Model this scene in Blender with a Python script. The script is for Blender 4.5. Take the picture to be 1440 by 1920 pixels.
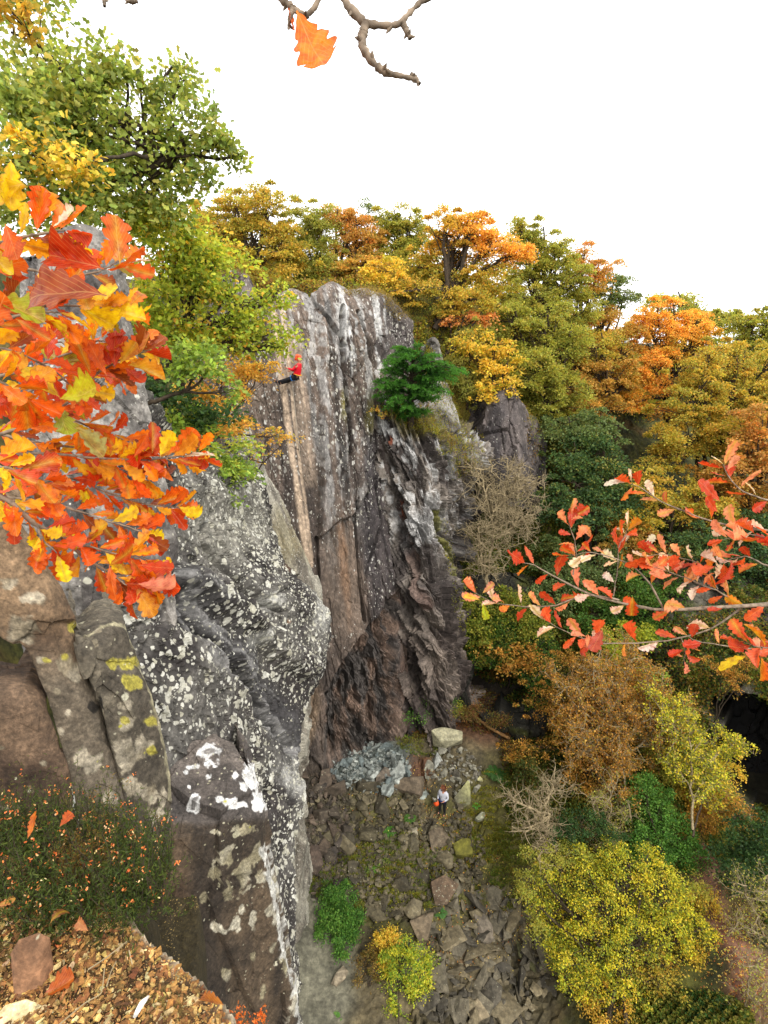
import bpy, bmesh, math
import numpy as np
from mathutils import Vector

# ------------------------------------------------------------------ scene
scn = bpy.context.scene
for o in list(bpy.data.objects):
    bpy.data.objects.remove(o)
PIT = math.radians(21.8)
F = 1000.0
cp, sp = math.cos(PIT), math.sin(PIT)
cam_d = bpy.data.cameras.new("camera")
cam_d.sensor_fit = 'VERTICAL'
cam_d.sensor_height = 24.0
cam_d.lens = 24.0 * F / 1920.0
cam_d.clip_start = 0.05
cam_d.clip_end = 3000
cam = bpy.data.objects.new("camera", cam_d)
cam.rotation_euler = (math.pi / 2 - PIT, 0, 0)
scn.collection.objects.link(cam)
scn.camera = cam

world = bpy.data.worlds.new("World")
scn.world = world
world.use_nodes = True
wn = world.node_tree
wn.nodes.clear()
sky = wn.nodes.new("ShaderNodeTexSky")
sky.sky_type = 'NISHITA'
sky.sun_disc = False
sky.sun_elevation = math.radians(52)
sky.sun_rotation = math.radians(150)
sky.air_density = 1.0
sky.dust_density = 4.0
hs = wn.nodes.new("ShaderNodeHueSaturation")
hs.inputs['Saturation'].default_value = 0.12
mixw = wn.nodes.new("ShaderNodeMix")
mixw.data_type = 'RGBA'
mixw.inputs[0].default_value = 0.8
mixw.inputs[7].default_value = (11.0, 11.0, 11.0, 1)   # even overcast layer
bg = wn.nodes.new("ShaderNodeBackground")
bg.inputs['Strength'].default_value = 0.125
wo = wn.nodes.new("ShaderNodeOutputWorld")
wn.links.new(sky.outputs[0], hs.inputs['Color'])
wn.links.new(hs.outputs[0], mixw.inputs[6])
wn.links.new(mixw.outputs[2], bg.inputs['Color'])
wn.links.new(bg.outputs[0], wo.inputs[0])

sun_d = bpy.data.lights.new("sun", 'SUN')
sun_d.energy = 1.5
sun_d.angle = math.radians(14)
sun_d.color = (1.0, 0.95, 0.87)
sun = bpy.data.objects.new("sun", sun_d)
_el, _az = math.radians(52), math.radians(150)
# direction towards the sun: behind the viewer and to the right, high
_sd = Vector((math.sin(_az) * math.cos(_el), math.cos(_az) * math.cos(_el), math.sin(_el)))
sun.rotation_euler = _sd.to_track_quat('Z', 'Y').to_euler()
scn.collection.objects.link(sun)

scn.view_settings.view_transform = 'Standard'
scn.view_settings.look = 'None'
scn.view_settings.exposure = 0.92
scn.view_settings.gamma = 1.0
scn.cycles.max_bounces = 6
scn.cycles.diffuse_bounces = 4
scn.cycles.glossy_bounces = 2
scn.cycles.transmission_bounces = 4
scn.cycles.transparent_max_bounces = 4

# ------------------------------------------------------------------ helpers
KA = 0.62


def c(r, g, b, k=1.0):
    def f(v):
        v /= 255.0
        return (v / 12.92 if v <= 0.04045 else ((v + 0.055) / 1.055) ** 2.4) * KA * k
    return np.array([f(r), f(g), f(b)])


def ray(px, py):
    px, py = np.broadcast_arrays(np.asarray(px, float), np.asarray(py, float))
    x = (px - 720) / F
    v = (960 - py) / F
    return np.stack([x, cp + v * sp, -sp + v * cp], -1)


def atY(px, py, Y):
    r = ray(px, py)
    return r * (np.asarray(Y, float) / r[..., 1])[..., None]


def atZ(px, py, Z):
    r = ray(px, py)
    return r * (np.asarray(Z, float) / r[..., 2])[..., None]


def atD(px, py, D):
    return ray(px, py) * np.asarray(D, float)[..., None]


def proj(P):
    x, y, z = P[..., 0], P[..., 1], P[..., 2]
    d = y * cp - z * sp
    v = y * sp + z * cp
    d = np.where(np.abs(d) < .01, .01, d)
    return 720 + F * x / d, 960 - F * v / d, d


def _h(ix, iy, iz, s):
    n = (ix.astype(np.int64) * 374761393 + iy.astype(np.int64) * 668265263 + iz.astype(np.int64) * 2147483647
         + int(s) * 1274126177) & 0xFFFFFFFF
    n = ((n ^ (n >> 13)) * 1274126177) & 0xFFFFFFFF
    n = ((n ^ (n >> 16)) * 2246822519) & 0xFFFFFFFF
    n = n ^ (n >> 15)
    return (n & 0xFFFFFF) / float(0x1000000)


def vnoise(P, s=0):
    """value noise, -1..1"""
    i = np.floor(P).astype(np.int64)
    f = P - i
    u = f * f * f * (f * (f * 6 - 15) + 10)
    r = 0
    for dx in (0, 1):
        for dy in (0, 1):
            for dz in (0, 1):
                w = (u[..., 0] if dx else 1 - u[..., 0]) * (u[..., 1] if dy else 1 - u[..., 1]) * (u[..., 2] if dz else 1 - u[..., 2])
                r = r + w * _h(i[..., 0] + dx, i[..., 1] + dy, i[..., 2] + dz, s)
    return r * 2 - 1


def fbm(P, o=4, s=0, g=0.5):
    a, r, t = 1.0, 0, 0
    for k in range(o):
        r = r + a * vnoise(P * (2.03 ** k) + k * 17.3, s + k)
        t += a
        a *= g
    return r / t


def ridge(P, o=4, s=0):
    a, r, t = 1.0, 0, 0
    for k in range(o):
        r = r + a * (1 - 2 * np.abs(vnoise(P * (2.03 ** k) + k * 9.1, s + k)))
        t += a
        a *= 0.5
    return r / t


def worley(P, s=0):
    """nearest jittered cell: f1, f2, id hashes (3), offset from seed"""
    i = np.floor(P).astype(np.int64)
    sh = P.shape[:-1]
    f1 = np.full(sh, 9.0); f2 = np.full(sh, 9.0)
    idh = np.zeros(sh + (3,)); off = np.zeros(sh + (3,))
    for dx in (-1, 0, 1):
        for dy in (-1, 0, 1):
            for dz in (-1, 0, 1):
                cx, cy, cz = i[..., 0] + dx, i[..., 1] + dy, i[..., 2] + dz
                q = np.stack([cx + _h(cx, cy, cz, s), cy + _h(cx, cy, cz, s + 1), cz + _h(cx, cy, cz, s + 2)], -1)
                d = P - q
                r = np.sqrt((d * d).sum(-1))
                near = r < f1
                f2 = np.where(near, f1, np.minimum(f2, r))
                h3 = np.stack([_h(cx, cy, cz, s + 3), _h(cx, cy, cz, s + 4), _h(cx, cy, cz, s + 5)], -1)
                idh = np.where(near[..., None], h3, idh)
                off = np.where(near[..., None], d, off)
                f1 = np.where(near, r, f1)
    return f1, f2, idh, off


def facets(P, s=0, tilt=0.6, step=0.5, crack=0.0, cw=0.06):
    """broken-rock relief: each cell has its own height and slope; cracks between"""
    f1, f2, h, off = worley(P, s)
    r = (h[..., 0] - .5) * 2 * step + tilt * ((h - .5) * 2 * off).sum(-1)
    if crack:
        r = r - crack * np.clip(1 - (f2 - f1) / cw, 0, 1)
    return r, h, f2 - f1


def slats(x, z, y, f, g, s=0, slope=.8, step=.6, lean=0.):
    """sawtooth blades running along z: sharp edges, broken at random heights"""
    P = np.stack([x * .5, z * .35, y * .3], -1)
    q = x * f + .55 * fbm(P, 2, s + 3) * f ** .5
    i = np.floor(q); fr = q - i
    zz = z * g + _h(i, i * 0, i * 0, s) * 9
    zi = np.floor(zz); zf = zz - zi
    h = _h(i, zi, i * 0, s + 1)
    h2 = _h(i, zi, i * 0, s + 2)
    sl = np.where(h2 > .3, 1, -1)
    return step * (h - .5) + slope * (fr - .5) * sl + lean * (zf - .5)


def rotz(P, axis, ang):
    ca, sa = math.cos(ang), math.sin(ang)
    x, y, z = P[..., 0], P[..., 1], P[..., 2]
    if axis == 'y':
        return np.stack([x * ca - z * sa, y, x * sa + z * ca], -1)
    if axis == 'x':
        return np.stack([x, y * ca - z * sa, y * sa + z * ca], -1)
    return np.stack([x * ca - y * sa, x * sa + y * ca, z], -1)


def sm(a, b, x):
    t = np.clip((x - a) / (b - a), 0, 1)
    return t * t * (3 - 2 * t)


def blot(px, py, cx, cy, rx, ry, rot=0, soft=.35, nz=None):
    a = math.radians(rot)
    dx, dy = px - cx, py - cy
    u = (dx * math.cos(a) + dy * math.sin(a)) / rx
    v = (-dx * math.sin(a) + dy * math.cos(a)) / ry
    r = np.sqrt(u * u + v * v)
    if nz is not None:
        r = r + nz
    return 1 - sm(1 - soft, 1 + soft, r)


def seg(px, py, pts, w, taper=None, nz=None):
    """soft mask along a polyline of pixels (w = half width)"""
    best = np.full(np.shape(px), 1e9)
    for (x0, y0), (x1, y1) in zip(pts[:-1], pts[1:]):
        vx, vy = x1 - x0, y1 - y0
        t = np.clip(((px - x0) * vx + (py - y0) * vy) / (vx * vx + vy * vy), 0, 1)
        best = np.minimum(best, np.hypot(px - x0 - t * vx, py - y0 - t * vy))
    if nz is not None:
        best = best + nz
    return 1 - sm(w * .4, w * 1.3, best)


def lerp(a, b, t):
    t = np.asarray(t)[..., None]
    return a * (1 - t) + b * t


def link(o, parent=None):
    scn.collection.objects.link(o)
    if parent is not None:
        o.parent = parent
    return o


def tag(o, label=None, cat=None, group=None, kind=None):
    if label: o["label"] = label
    if cat: o["category"] = cat
    if group: o["group"] = group
    if kind: o["kind"] = kind
    return o


def empty(name, loc=(0, 0, 0)):
    o = bpy.data.objects.new(name, None)
    o.location = tuple(float(v) for v in loc)
    o.empty_display_size = .2
    return link(o)


def mesh(name, V, Fc, mat, col=None, attrs=None, parent=None, smooth=True, origin=None):
    """V (n,3) world, Fc (m,k) int faces; col (n,3)"""
    V = np.asarray(V, np.float32)
    o_loc = np.zeros(3)
    if parent is not None:
        o_loc = np.array(parent_world(parent))
    elif origin is not None:
        o_loc = np.array(origin, float)
    V = V - o_loc.astype(np.float32)
    me = bpy.data.meshes.new(name)
    groups = Fc if isinstance(Fc, list) else [Fc]
    groups = [np.asarray(g, np.int32) for g in groups if len(g)]
    nl = sum(g.size for g in groups)
    nf = sum(len(g) for g in groups)
    me.vertices.add(len(V)); me.vertices.foreach_set("co", V.ravel())
    me.loops.add(nl); me.loops.foreach_set("vertex_index", np.concatenate([g.ravel() for g in groups]))
    me.polygons.add(nf)
    starts, tot = [], 0
    for g in groups:
        k = g.shape[1]
        starts.append(tot + np.arange(len(g)) * k); tot += g.size
    me.polygons.foreach_set("loop_start", np.concatenate(starts).astype(np.int32))
    me.polygons.foreach_set("use_smooth", np.full(nf, smooth))
    me.update(calc_edges=True)
    if col is not None:
        a = me.attributes.new("Col", 'FLOAT_COLOR', 'POINT')
        cc = np.ones((len(V), 4), np.float32); cc[:, :3] = np.asarray(col).reshape(-1, 3)
        a.data.foreach_set("color", cc.ravel())
    for k, v in (attrs or {}).items():
        v = np.asarray(v, np.float32)
        if v.ndim == 1:
            me.attributes.new(k, 'FLOAT', 'POINT').data.foreach_set("value", v.ravel())
        else:
            me.attributes.new(k, 'FLOAT_VECTOR', 'POINT').data.foreach_set("vector", v.ravel())
    me.materials.append(mat)
    o = bpy.data.objects.new(name, me)
    link(o, parent)
    if parent is None:
        o.location = tuple(float(v) for v in o_loc)
    return o


def parent_world(p):
    v = np.zeros(3)
    while p is not None:
        v += np.array(p.location)
        p = p.parent
    return v


def gridfaces(nr, nc, off=0):
    i = (np.arange(nr - 1)[:, None] * nc + np.arange(nc - 1)[None]).ravel() + off
    return np.stack([i, i + 1, i + nc + 1, i + nc], -1)


# ------------------------------------------------------------------ materials
def nodes(name):
    m = bpy.data.materials.new(name)
    m.use_nodes = True
    nt = m.node_tree
    nt.nodes.clear()
    out = nt.nodes.new("ShaderNodeOutputMaterial")
    return m, nt, out


def N(nt, t, **kw):
    n = nt.nodes.new(t)
    for k, v in kw.items():
        if k.startswith('i_'):
            n.inputs[k[2:].replace('_', ' ')].default_value = v
        else:
            setattr(n, k, v)
    return n


def math_n(nt, op, a, b=None):
    n = nt.nodes.new("ShaderNodeMath"); n.operation = op
    for i, v in enumerate((a, b)):
        if v is None: continue
        if isinstance(v, (int, float)): n.inputs[i].default_value = v
        else: nt.links.new(v, n.inputs[i])
    return n.outputs[0]


def ramp(nt, src, stops):
    n = nt.nodes.new("ShaderNodeValToRGB")
    e = n.color_ramp.elements
    while len(e) < len(stops): e.new(0.5)
    for el, (p, v) in zip(e, stops):
        el.position = p
        el.color = (v, v, v, 1) if isinstance(v, (int, float)) else (*v, 1)
    nt.links.new(src, n.inputs[0])
    return n.outputs[0]


def mixc(nt, fac, a, b, mode='MIX'):
    n = nt.nodes.new("ShaderNodeMix"); n.data_type = 'RGBA'; n.blend_type = mode
    for i, v in ((0, fac), (6, a), (7, b)):
        if isinstance(v, (int, float)): n.inputs[i].default_value = v
        elif isinstance(v, (tuple, list, np.ndarray)): n.inputs[i].default_value = (*[float(x) for x in v], 1)
        else: nt.links.new(v, n.inputs[i])
    return n.outputs[2]


def rock_mat(name, s1, s2, fine, bump=0.4, lich=(200, 195, 180), rough=.85, stretch=(1, 1, 1), bdist=.05, yellow=False, sp2=1.0, blotch=0.0):
    """rock: vertex albedo x fine grain, lichen spots where attribute 'lich' allows"""
    m, nt, out = nodes(name)
    L = nt.links.new
    geo = N(nt, "ShaderNodeNewGeometry")
    mp = N(nt, "ShaderNodeMapping"); mp.inputs['Scale'].default_value = stretch
    L(geo.outputs['Position'], mp.inputs['Vector'])
    pos = mp.outputs[0]
    col = N(nt, "ShaderNodeAttribute", attribute_name="Col").outputs['Color']
    la = N(nt, "ShaderNodeAttribute", attribute_name="lich").outputs['Fac']
    n1 = N(nt, "ShaderNodeTexNoise", i_Scale=fine, i_Detail=8.0, i_Roughness=.72); L(pos, n1.inputs['Vector'])
    n2 = N(nt, "ShaderNodeTexNoise", i_Scale=fine * .17, i_Detail=5.0, i_Roughness=.6); L(pos, n2.inputs['Vector'])
    g = ramp(nt, n1.outputs[0], [(.28, .3), (.5, .92), (.72, 1.85)])
    g2 = ramp(nt, n2.outputs[0], [(.3, .62), (.7, 1.38)])
    base = mixc(nt, 1.0, col, g, 'MULTIPLY')
    base = mixc(nt, 1.0, base, g2, 'MULTIPLY')
    # distorted lichen spots
    dn = N(nt, "ShaderNodeTexNoise", i_Scale=s1 * 1.7, i_Detail=3.0); L(pos, dn.inputs['Vector'])
    dv = nt.nodes.new("ShaderNodeVectorMath"); dv.operation = 'MULTIPLY_ADD'
    L(dn.outputs['Color'], dv.inputs[0]); dv.inputs[1].default_value = (.32 / s1,) * 3; L(pos, dv.inputs[2])
    spots = None
    fac_all = None
    for sc, k in ((s1, 1.0), (s2, sp2)):
        v = N(nt, "ShaderNodeTexVoronoi", i_Scale=sc); L(dv.outputs[0], v.inputs['Vector'])
        sepc = N(nt, "ShaderNodeSeparateColor"); L(v.outputs['Color'], sepc.inputs[0])
        # radius = lich * rand^2
        rr = math_n(nt, 'MULTIPLY', math_n(nt, 'POWER', sepc.outputs[0], 1.6), math_n(nt, 'MULTIPLY', la, .62 * k))
        d = math_n(nt, 'SUBTRACT', math_n(nt, 'ADD', rr, math_n(nt, 'MULTIPLY', math_n(nt, 'SUBTRACT', n1.outputs[0], .5), math_n(nt, 'MULTIPLY', rr, 1.6))), v.outputs['Distance'])
        fac = ramp(nt, math_n(nt, 'MULTIPLY', d, 6.0), [(-.0, 0.0), (.42, 1.0)])
        vn = ramp(nt, n1.outputs[0], [(.3, .45), (.55, 1.0)])
        fac = math_n(nt, 'MULTIPLY', fac, vn)
        lc = np.minimum(c(*lich, 1.15), 1)
        lcol = mixc(nt, sepc.outputs[1], tuple(lc), tuple(lc * np.array([.62, .6, .52])))
        if yellow and sc == s1:
            yf = ramp(nt, sepc.outputs[2], [(.82, 0.0), (.84, 1.0)])
            lcol = mixc(nt, yf, lcol, tuple(c(190, 185, 60, 1.1)))
        base = mixc(nt, fac, base, lcol)
    bs = N(nt, "ShaderNodeBsdfPrincipled", i_Roughness=rough)
    bs.inputs['Specular IOR Level'].default_value = .35
    L(base, bs.inputs['Base Color'])
    b = N(nt, "ShaderNodeBump"); b.inputs['Strength'].default_value = bump; b.inputs['Distance'].default_value = bdist
    h = math_n(nt, 'ADD', n1.outputs[0], math_n(nt, 'MULTIPLY', n2.outputs[0], 2.0))
    L(h, b.inputs['Height']); L(b.outputs[0], bs.inputs['Normal'])
    L(bs.outputs[0], out.inputs[0])
    return m


def simple_mat(name, col, rough=.8, noise=None, spec=.3):
    m, nt, out = nodes(name)
    bs = N(nt, "ShaderNodeBsdfPrincipled", i_Roughness=rough)
    bs.inputs['Specular IOR Level'].default_value = spec
    if noise:
        geo = N(nt, "ShaderNodeTexCoord")
        n1 = N(nt, "ShaderNodeTexNoise", i_Scale=noise, i_Detail=5.0); nt.links.new(geo.outputs['Object'], n1.inputs['Vector'])
        g = ramp(nt, n1.outputs[0], [(.3, .45), (.7, 1.5)])
        nt.links.new(mixc(nt, 1.0, tuple(col), g, 'MULTIPLY'), bs.inputs['Base Color'])
    else:
        bs.inputs['Base Color'].default_value = (*[float(v) for v in col], 1)
    nt.links.new(bs.outputs[0], out.inputs[0])
    return m


def leaf_mat(name, trans=.35, gloss=.25, rough=.5, veins=False):
    m, nt, out = nodes(name)
    L = nt.links.new
    col = N(nt, "ShaderNodeAttribute", attribute_name="Col").outputs['Color']
    if veins:
        lf = N(nt, "ShaderNodeAttribute", attribute_name="lf")
        s = N(nt, "ShaderNodeSeparateXYZ"); L(lf.outputs['Vector'], s.inputs[0])
        geo = N(nt, "ShaderNodeNewGeometry")
        n1 = N(nt, "ShaderNodeTexNoise", i_Scale=45.0, i_Detail=5.0, i_Roughness=.65); L(geo.outputs['Position'], n1.inputs['Vector'])
        g = ramp(nt, n1.outputs[0], [(.3, (.62, .42, .35)), (.5, (1, 1, 1)), (.7, (1.2, 1.5, 1.3))])
        col = mixc(nt, 1.0, col, g, 'MULTIPLY')
        av = math_n(nt, 'ABSOLUTE', s.outputs[1])
        mid = ramp(nt, av, [(.015, 1.0), (.04, 0.0)])
        ph = math_n(nt, 'FRACT', math_n(nt, 'MULTIPLY', math_n(nt, 'SUBTRACT', s.outputs[0], math_n(nt, 'MULTIPLY', av, .55)), 8.0))
        side = ramp(nt, math_n(nt, 'ABSOLUTE', math_n(nt, 'SUBTRACT', ph, .5)), [(.03, .8), (.1, 0.0)])
        v = math_n(nt, 'MAXIMUM', mid, side)
        # paler ribs
        col = mixc(nt, math_n(nt, 'MULTIPLY', v, .5), col, mixc(nt, .5, col, (.85, .55, .2)))
        # brown-red margins
        edge = ramp(nt, s.outputs[2], [(.75, 0.0), (1.0, .45)])
        col = mixc(nt, edge, col, (.30, .06, .02))
    if not veins:
        col = mixc(nt, 1.0, col, (2.0, 2.15, 1.85), 'MULTIPLY')
    bs = N(nt, "ShaderNodeBsdfPrincipled", i_Roughness=rough)
    bs.inputs['Specular IOR Level'].default_value = gloss
    L(col, bs.inputs['Base Color'])
    tr = N(nt, "ShaderNodeBsdfTranslucent")
    L(mixc(nt, 1.0, col, (1.15, 1.05, .7), 'MULTIPLY'), tr.inputs['Color'])
    mx = N(nt, "ShaderNodeMixShader"); mx.inputs[0].default_value = trans
    L(bs.outputs[0], mx.inputs[1]); L(tr.outputs[0], mx.inputs[2]); L(mx.outputs[0], out.inputs[0])
    return m


M_cliff = rock_mat("cliff_rock", 5.5, 13.0, 6.5, .5, (215, 212, 205), stretch=(1, 1, .55), bdist=.12)
M_mid = rock_mat("lichen_rock", 6.5, 18.0, 11.0, .5, (222, 220, 208), bdist=.06)
M_near = rock_mat("near_rock", 7.5, 19.0, 30.0, .5, (205, 200, 175), bdist=.02, yellow=True)
M_floor = rock_mat("floor_rubble", 9.0, 17.0, 4.0, .6, (150, 145, 120), bdist=.1)
M_stone = rock_mat("loose_slate", 7.0, 15.0, 5.0, .35, (175, 172, 150), bdist=.05)
M_soil = rock_mat("ledge_soil", 45.0, 90.0, 60.0, .7, (205, 175, 110), bdist=.02)
M_bark = simple_mat("bark", c(78, 66, 52), .9, 14.0)
M_barkpale = simple_mat("pale_bark", c(176, 158, 122), .9, 10.0)
M_barktan = simple_mat("tan_bark", c(150, 112, 68), .9, 10.0)
M_barknear = simple_mat("near_twig_bark", c(150, 132, 112), .85, 60.0)
M_leaf = leaf_mat("leaves", .54, .25, .55)
M_oak = leaf_mat("oak_leaf", .5, .35, .42, veins=True)
# ------------------------------------------------------------------ rock surfaces
def cr_up(A, n):
    """Catmull-Rom/linear blend upsample along axis 0 to n rows"""
    R = A.shape[0]
    t = np.linspace(0, R - 1, n)
    i = np.minimum(t.astype(int), R - 2)
    f = (t - i)[:, None, None]
    g = lambda k: A[np.clip(k, 0, R - 1)]
    p0, p1, p2, p3 = g(i - 1), g(i), g(i + 1), g(i + 2)
    c_ = .5 * (2 * p1 + (p2 - p0) * f + (2 * p0 - 5 * p1 + 4 * p2 - p3) * f ** 2 + (-p0 + 3 * p1 - 3 * p2 + p3) * f ** 3)
    l_ = p1 * (1 - f) + p2 * f
    return c_ * .45 + l_ * .55


SURF = []


def patch(name, rows, nr, nc, disp, color, mat, wraps=(), mode='Y', parent=None, nodisp_wrap=False):
    """rows of (px, py, Y) control points -> dense displaced sheet, edges carried round the back"""
    A = np.array([[atY(*p) if mode == 'Y' else atD(*p) for p in r] for r in rows], float)
    for side, vec in wraps:
        v = np.array(vec, float)
        if side == 'right': A = np.concatenate([A, A[:, -1:] + v], 1)
        if side == 'left': A = np.concatenate([A[:, :1] + v, A], 1)
        if side == 'top': A = np.concatenate([A[:1] + v, A], 0)
        if side == 'bottom': A = np.concatenate([A, A[-1:] + v], 0)
    U = cr_up(A, nr)
    U = np.swapaxes(cr_up(np.swapaxes(U, 0, 1), nc), 0, 1)
    for _ in range(1):
        du = np.gradient(U, axis=0); dv = np.gradient(U, axis=1)
        Nn = np.cross(dv, du)
        Nn /= np.linalg.norm(Nn, axis=-1, keepdims=True) + 1e-9
        if (Nn * U).sum(-1).mean() > 0: Nn = -Nn
    px, py, d = proj(U)
    D = disp(U, px, py)
    if D.ndim == 2: D = Nn * D[..., None]
    V = U + D
    SURF.append(V)
    col, lich = color(U, px, py)
    col = np.maximum(np.broadcast_to(col, U.shape), .004)
    lich = np.broadcast_to(lich, U.shape[:2])
    return mesh(name, V.reshape(-1, 3), gridfaces(nr, nc), mat, col.reshape(-1, 3), {"lich": lich.ravel()}, parent,
                origin=None if parent is not None else V.reshape(-1, 3).mean(0), smooth=False)


# ---- main cliff
def cliff_disp(P, px, py):
    Q = rotz(P, 'y', math.radians(-4))
    warp = fbm(P * .35, 3, 5)[..., None] * .4
    a, _, e1 = facets((Q + warp) * np.array([.45, .3, .10]), 11, .5, .5, .35, .05)
    b, _, _ = facets((Q + warp) * np.array([1.1, .8, .28]), 21, .5, .5, .4, .07)
    d, _, _ = facets((Q + warp) * np.array([2.8, 2.0, .9]), 31, .5, .5, .3, .1)
    # slab is smooth, the right-hand tower and foot are broken
    smooth = np.maximum(blot(px, py, 590, 900, 75, 330, -6, .4), blot(px, py, 640, 1100, 50, 150, -6, .4))
    rough = 1 - .78 * smooth
    r = a * .36 * rough + b * .18 * rough + d * .07 * (.5 + rough) + fbm(P * np.array([1.2, 1.2, .35]), 4, 3) * .09
    r = r + rough * .19 * slats(Q[..., 0], Q[..., 2], Q[..., 1], 1.1, .16, 801, .5, .9, .3) + (.04 + .09 * rough) * slats(Q[..., 0], Q[..., 2], Q[..., 1], 3.6, .4, 811, .8, .9, .3)
    # long vertical cracks
    for pts, w, dp in (([(640, 575), (634, 640), (640, 720), (650, 790), (652, 850)], 4, 1.0),
                       ([(664, 590), (680, 640), (698, 700), (712, 780)], 4, 1.0),
                       ([(575, 545), (612, 600), (640, 650)], 3, .5),
                       ([(664, 940), (668, 1000), (675, 1100), (686, 1170)], 3, .6),
                       ([(712, 850), (735, 950), (760, 1060), (770, 1200), (775, 1320)], 6, 1.3),
                       ([(594, 1010), (596, 1060), (600, 1130)], 3, .4)):
        r = r - dp * seg(px, py, pts, w, nz=fbm(P * 1.2, 2, 77) * 2)
    # stepped lower edge of the pale upper slab left of the dark column
    n = fbm(P * .8, 3, 9) * 14
    r = r + .45 * sm(0, 6, (px - 596 + n * .3)) * sm(1020, 1008, py + (px - 596) * .9 + n) * sm(700, 690, px)
    # triangular hollow at the foot, under the slab's slanting edge
    line = (py + n) - (1310 - (px - 598) * 1.42)
    hol = sm(0, 12, line) * sm(604, 616, px) * sm(752 + n, 742 + n, px) * sm(1440, 1400, py)
    r = r - .8 * hol
    e, _, _ = facets(rotz(P, 'y', .12) * np.array([2.6, 2.2, .8]), 55, .9, .6, .3, .08)
    e2, _, _ = facets(rotz(P, 'y', -.2) * np.array([5, 4, 2.2]), 56, .9, .6)
    r = r + hol * (e * .3 + e2 * .12 + .5 * slats(P[..., 0] + .12 * P[..., 2], P[..., 2], P[..., 1], 2.1, .55, 821, 1., .8, .7) + .24 * slats(P[..., 0] - .1 * P[..., 2], P[..., 2], P[..., 1], 5.5, 1.4, 831, 1., .8, .7))
    return r * (.15 + .85 * sm(530, 640, py))


def cliff_col(P, px, py):
    u = px - .12 * (py - 560)
    S = np.stack([u * .030, py * .0035, P[..., 1] * 0], -1)
    st = fbm(S * np.array([1, 1, 1]), 4, 41)
    st2 = fbm(S * np.array([3.5, 2.0, 1]) + 9, 3, 42)
    n = fbm(P * .9, 4, 43)
    base = lerp(c(128, 112, 100), c(84, 74, 68), sm(-.3, .35, st + st2 * .5))
    base = lerp(base, c(150, 132, 112), sm(.1, .6, fbm(P * .3, 3, 44)) * .5)
    # upper right tower: darker with white washes
    base = lerp(base, c(90, 84, 82), blot(px, py, 735, 620, 50, 90, 0, .4, n * .3) * .7)
    # white washed streaks down the face
    wmask = np.zeros_like(px)
    for cx, cy, rx, ry, k in ((600, 660, 34, 130, .55), (655, 620, 26, 90, .9), (700, 620, 16, 90, 1.0), (612, 850, 26, 230, .35),
                              (690, 720, 18, 90, .5), (560, 600, 30, 60, .5), (655, 800, 30, 160, .35), (716, 590, 10, 50, .9)):
        wmask = np.maximum(wmask, k * blot(u + .12 * (cy - 560), py, cx, cy, rx, ry, 0, .5))
    hf = fbm(P * np.array([7, 7, 2.6]), 3, 48)
    w = wmask * sm(-.2, .25, st2 + n * .4 + hf * .9)
    base = lerp(base, c(222, 220, 216), np.clip(w, 0, .9))
    # dark water streaks
    for pts, wd, k in (([(612, 570), (622, 760), (640, 900), (655, 1080)], 7, .6), ([(570, 620), (590, 800), (600, 980)], 6, .3), ([(680, 760), (690, 900), (700, 1060)], 12, .45),
                       ([(560, 1000), (590, 1130), (600, 1290)], 8, .5)):
        base = base * (1 - k * seg(px, py, pts, wd, nz=n * 5))[..., None]
    # tan streaks polished by climbers and ropes
    tan = np.zeros_like(px)
    for pts, wd, k in (([(512, 590), (528, 700), (545, 830), (560, 930), (578, 1060)], 7, .85), ([(526, 560), (542, 700), (562, 860), (575, 960), (585, 1060)], 4, .7),
                       ([(563, 700), (575, 790), (583, 880)], 3, .45), ([(552, 640), (566, 760), (580, 900)], 16, .25)):
        tan = np.maximum(tan, k * seg(px, py, pts, wd, nz=n * 3))
    base = lerp(base, c(226, 200, 172), tan)
    # warm lower slab, orange mineral stain
    base = lerp(base, c(136, 118, 102), blot(px, py, 640, 1090, 38, 110, -4, .5, n * .3) * .5)
    base = lerp(base, c(158, 118, 84), blot(px, py, 645, 1060, 8, 90, -5, .6, n * .5) * .45)
    base = lerp(base, c(86, 80, 82), blot(px, py, 715, 1010, 34, 200, -5, .4, n * .3) * .7)
    base = lerp(base, c(108, 84, 74), blot(px, py, 745, 1240, 22, 120, -5, .5, n * .5) * .7)
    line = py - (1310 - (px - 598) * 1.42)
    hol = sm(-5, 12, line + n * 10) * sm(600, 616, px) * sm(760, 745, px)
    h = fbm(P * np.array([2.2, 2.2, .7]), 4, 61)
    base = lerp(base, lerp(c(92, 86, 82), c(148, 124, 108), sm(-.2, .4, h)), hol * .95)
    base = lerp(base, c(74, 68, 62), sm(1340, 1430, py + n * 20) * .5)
    base = lerp(base, c(150, 128, 104), blot(px, py, 580, 1340, 16, 55, 8, .4) * .8)
    # moss on cracks
    base = lerp(base, c(120, 112, 40), np.clip(blot(px, py, 690, 770, 9, 45, 0, .6, n * .6) + blot(px, py, 640, 760, 6, 30, 0, .6, n * .6), 0, 1) * .7)
    lich = .66 + .4 * fbm(P * .7, 3, 71) - .6 * tan - .45 * hol - .3 * blot(px, py, 640, 1090, 45, 110)
    lich = lich * (1 - .85 * sm(1180, 1350, py)) * (1 - .3 * sm(1000, 1150, py))
    return base, np.clip(lich, 0, 1.1)


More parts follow.
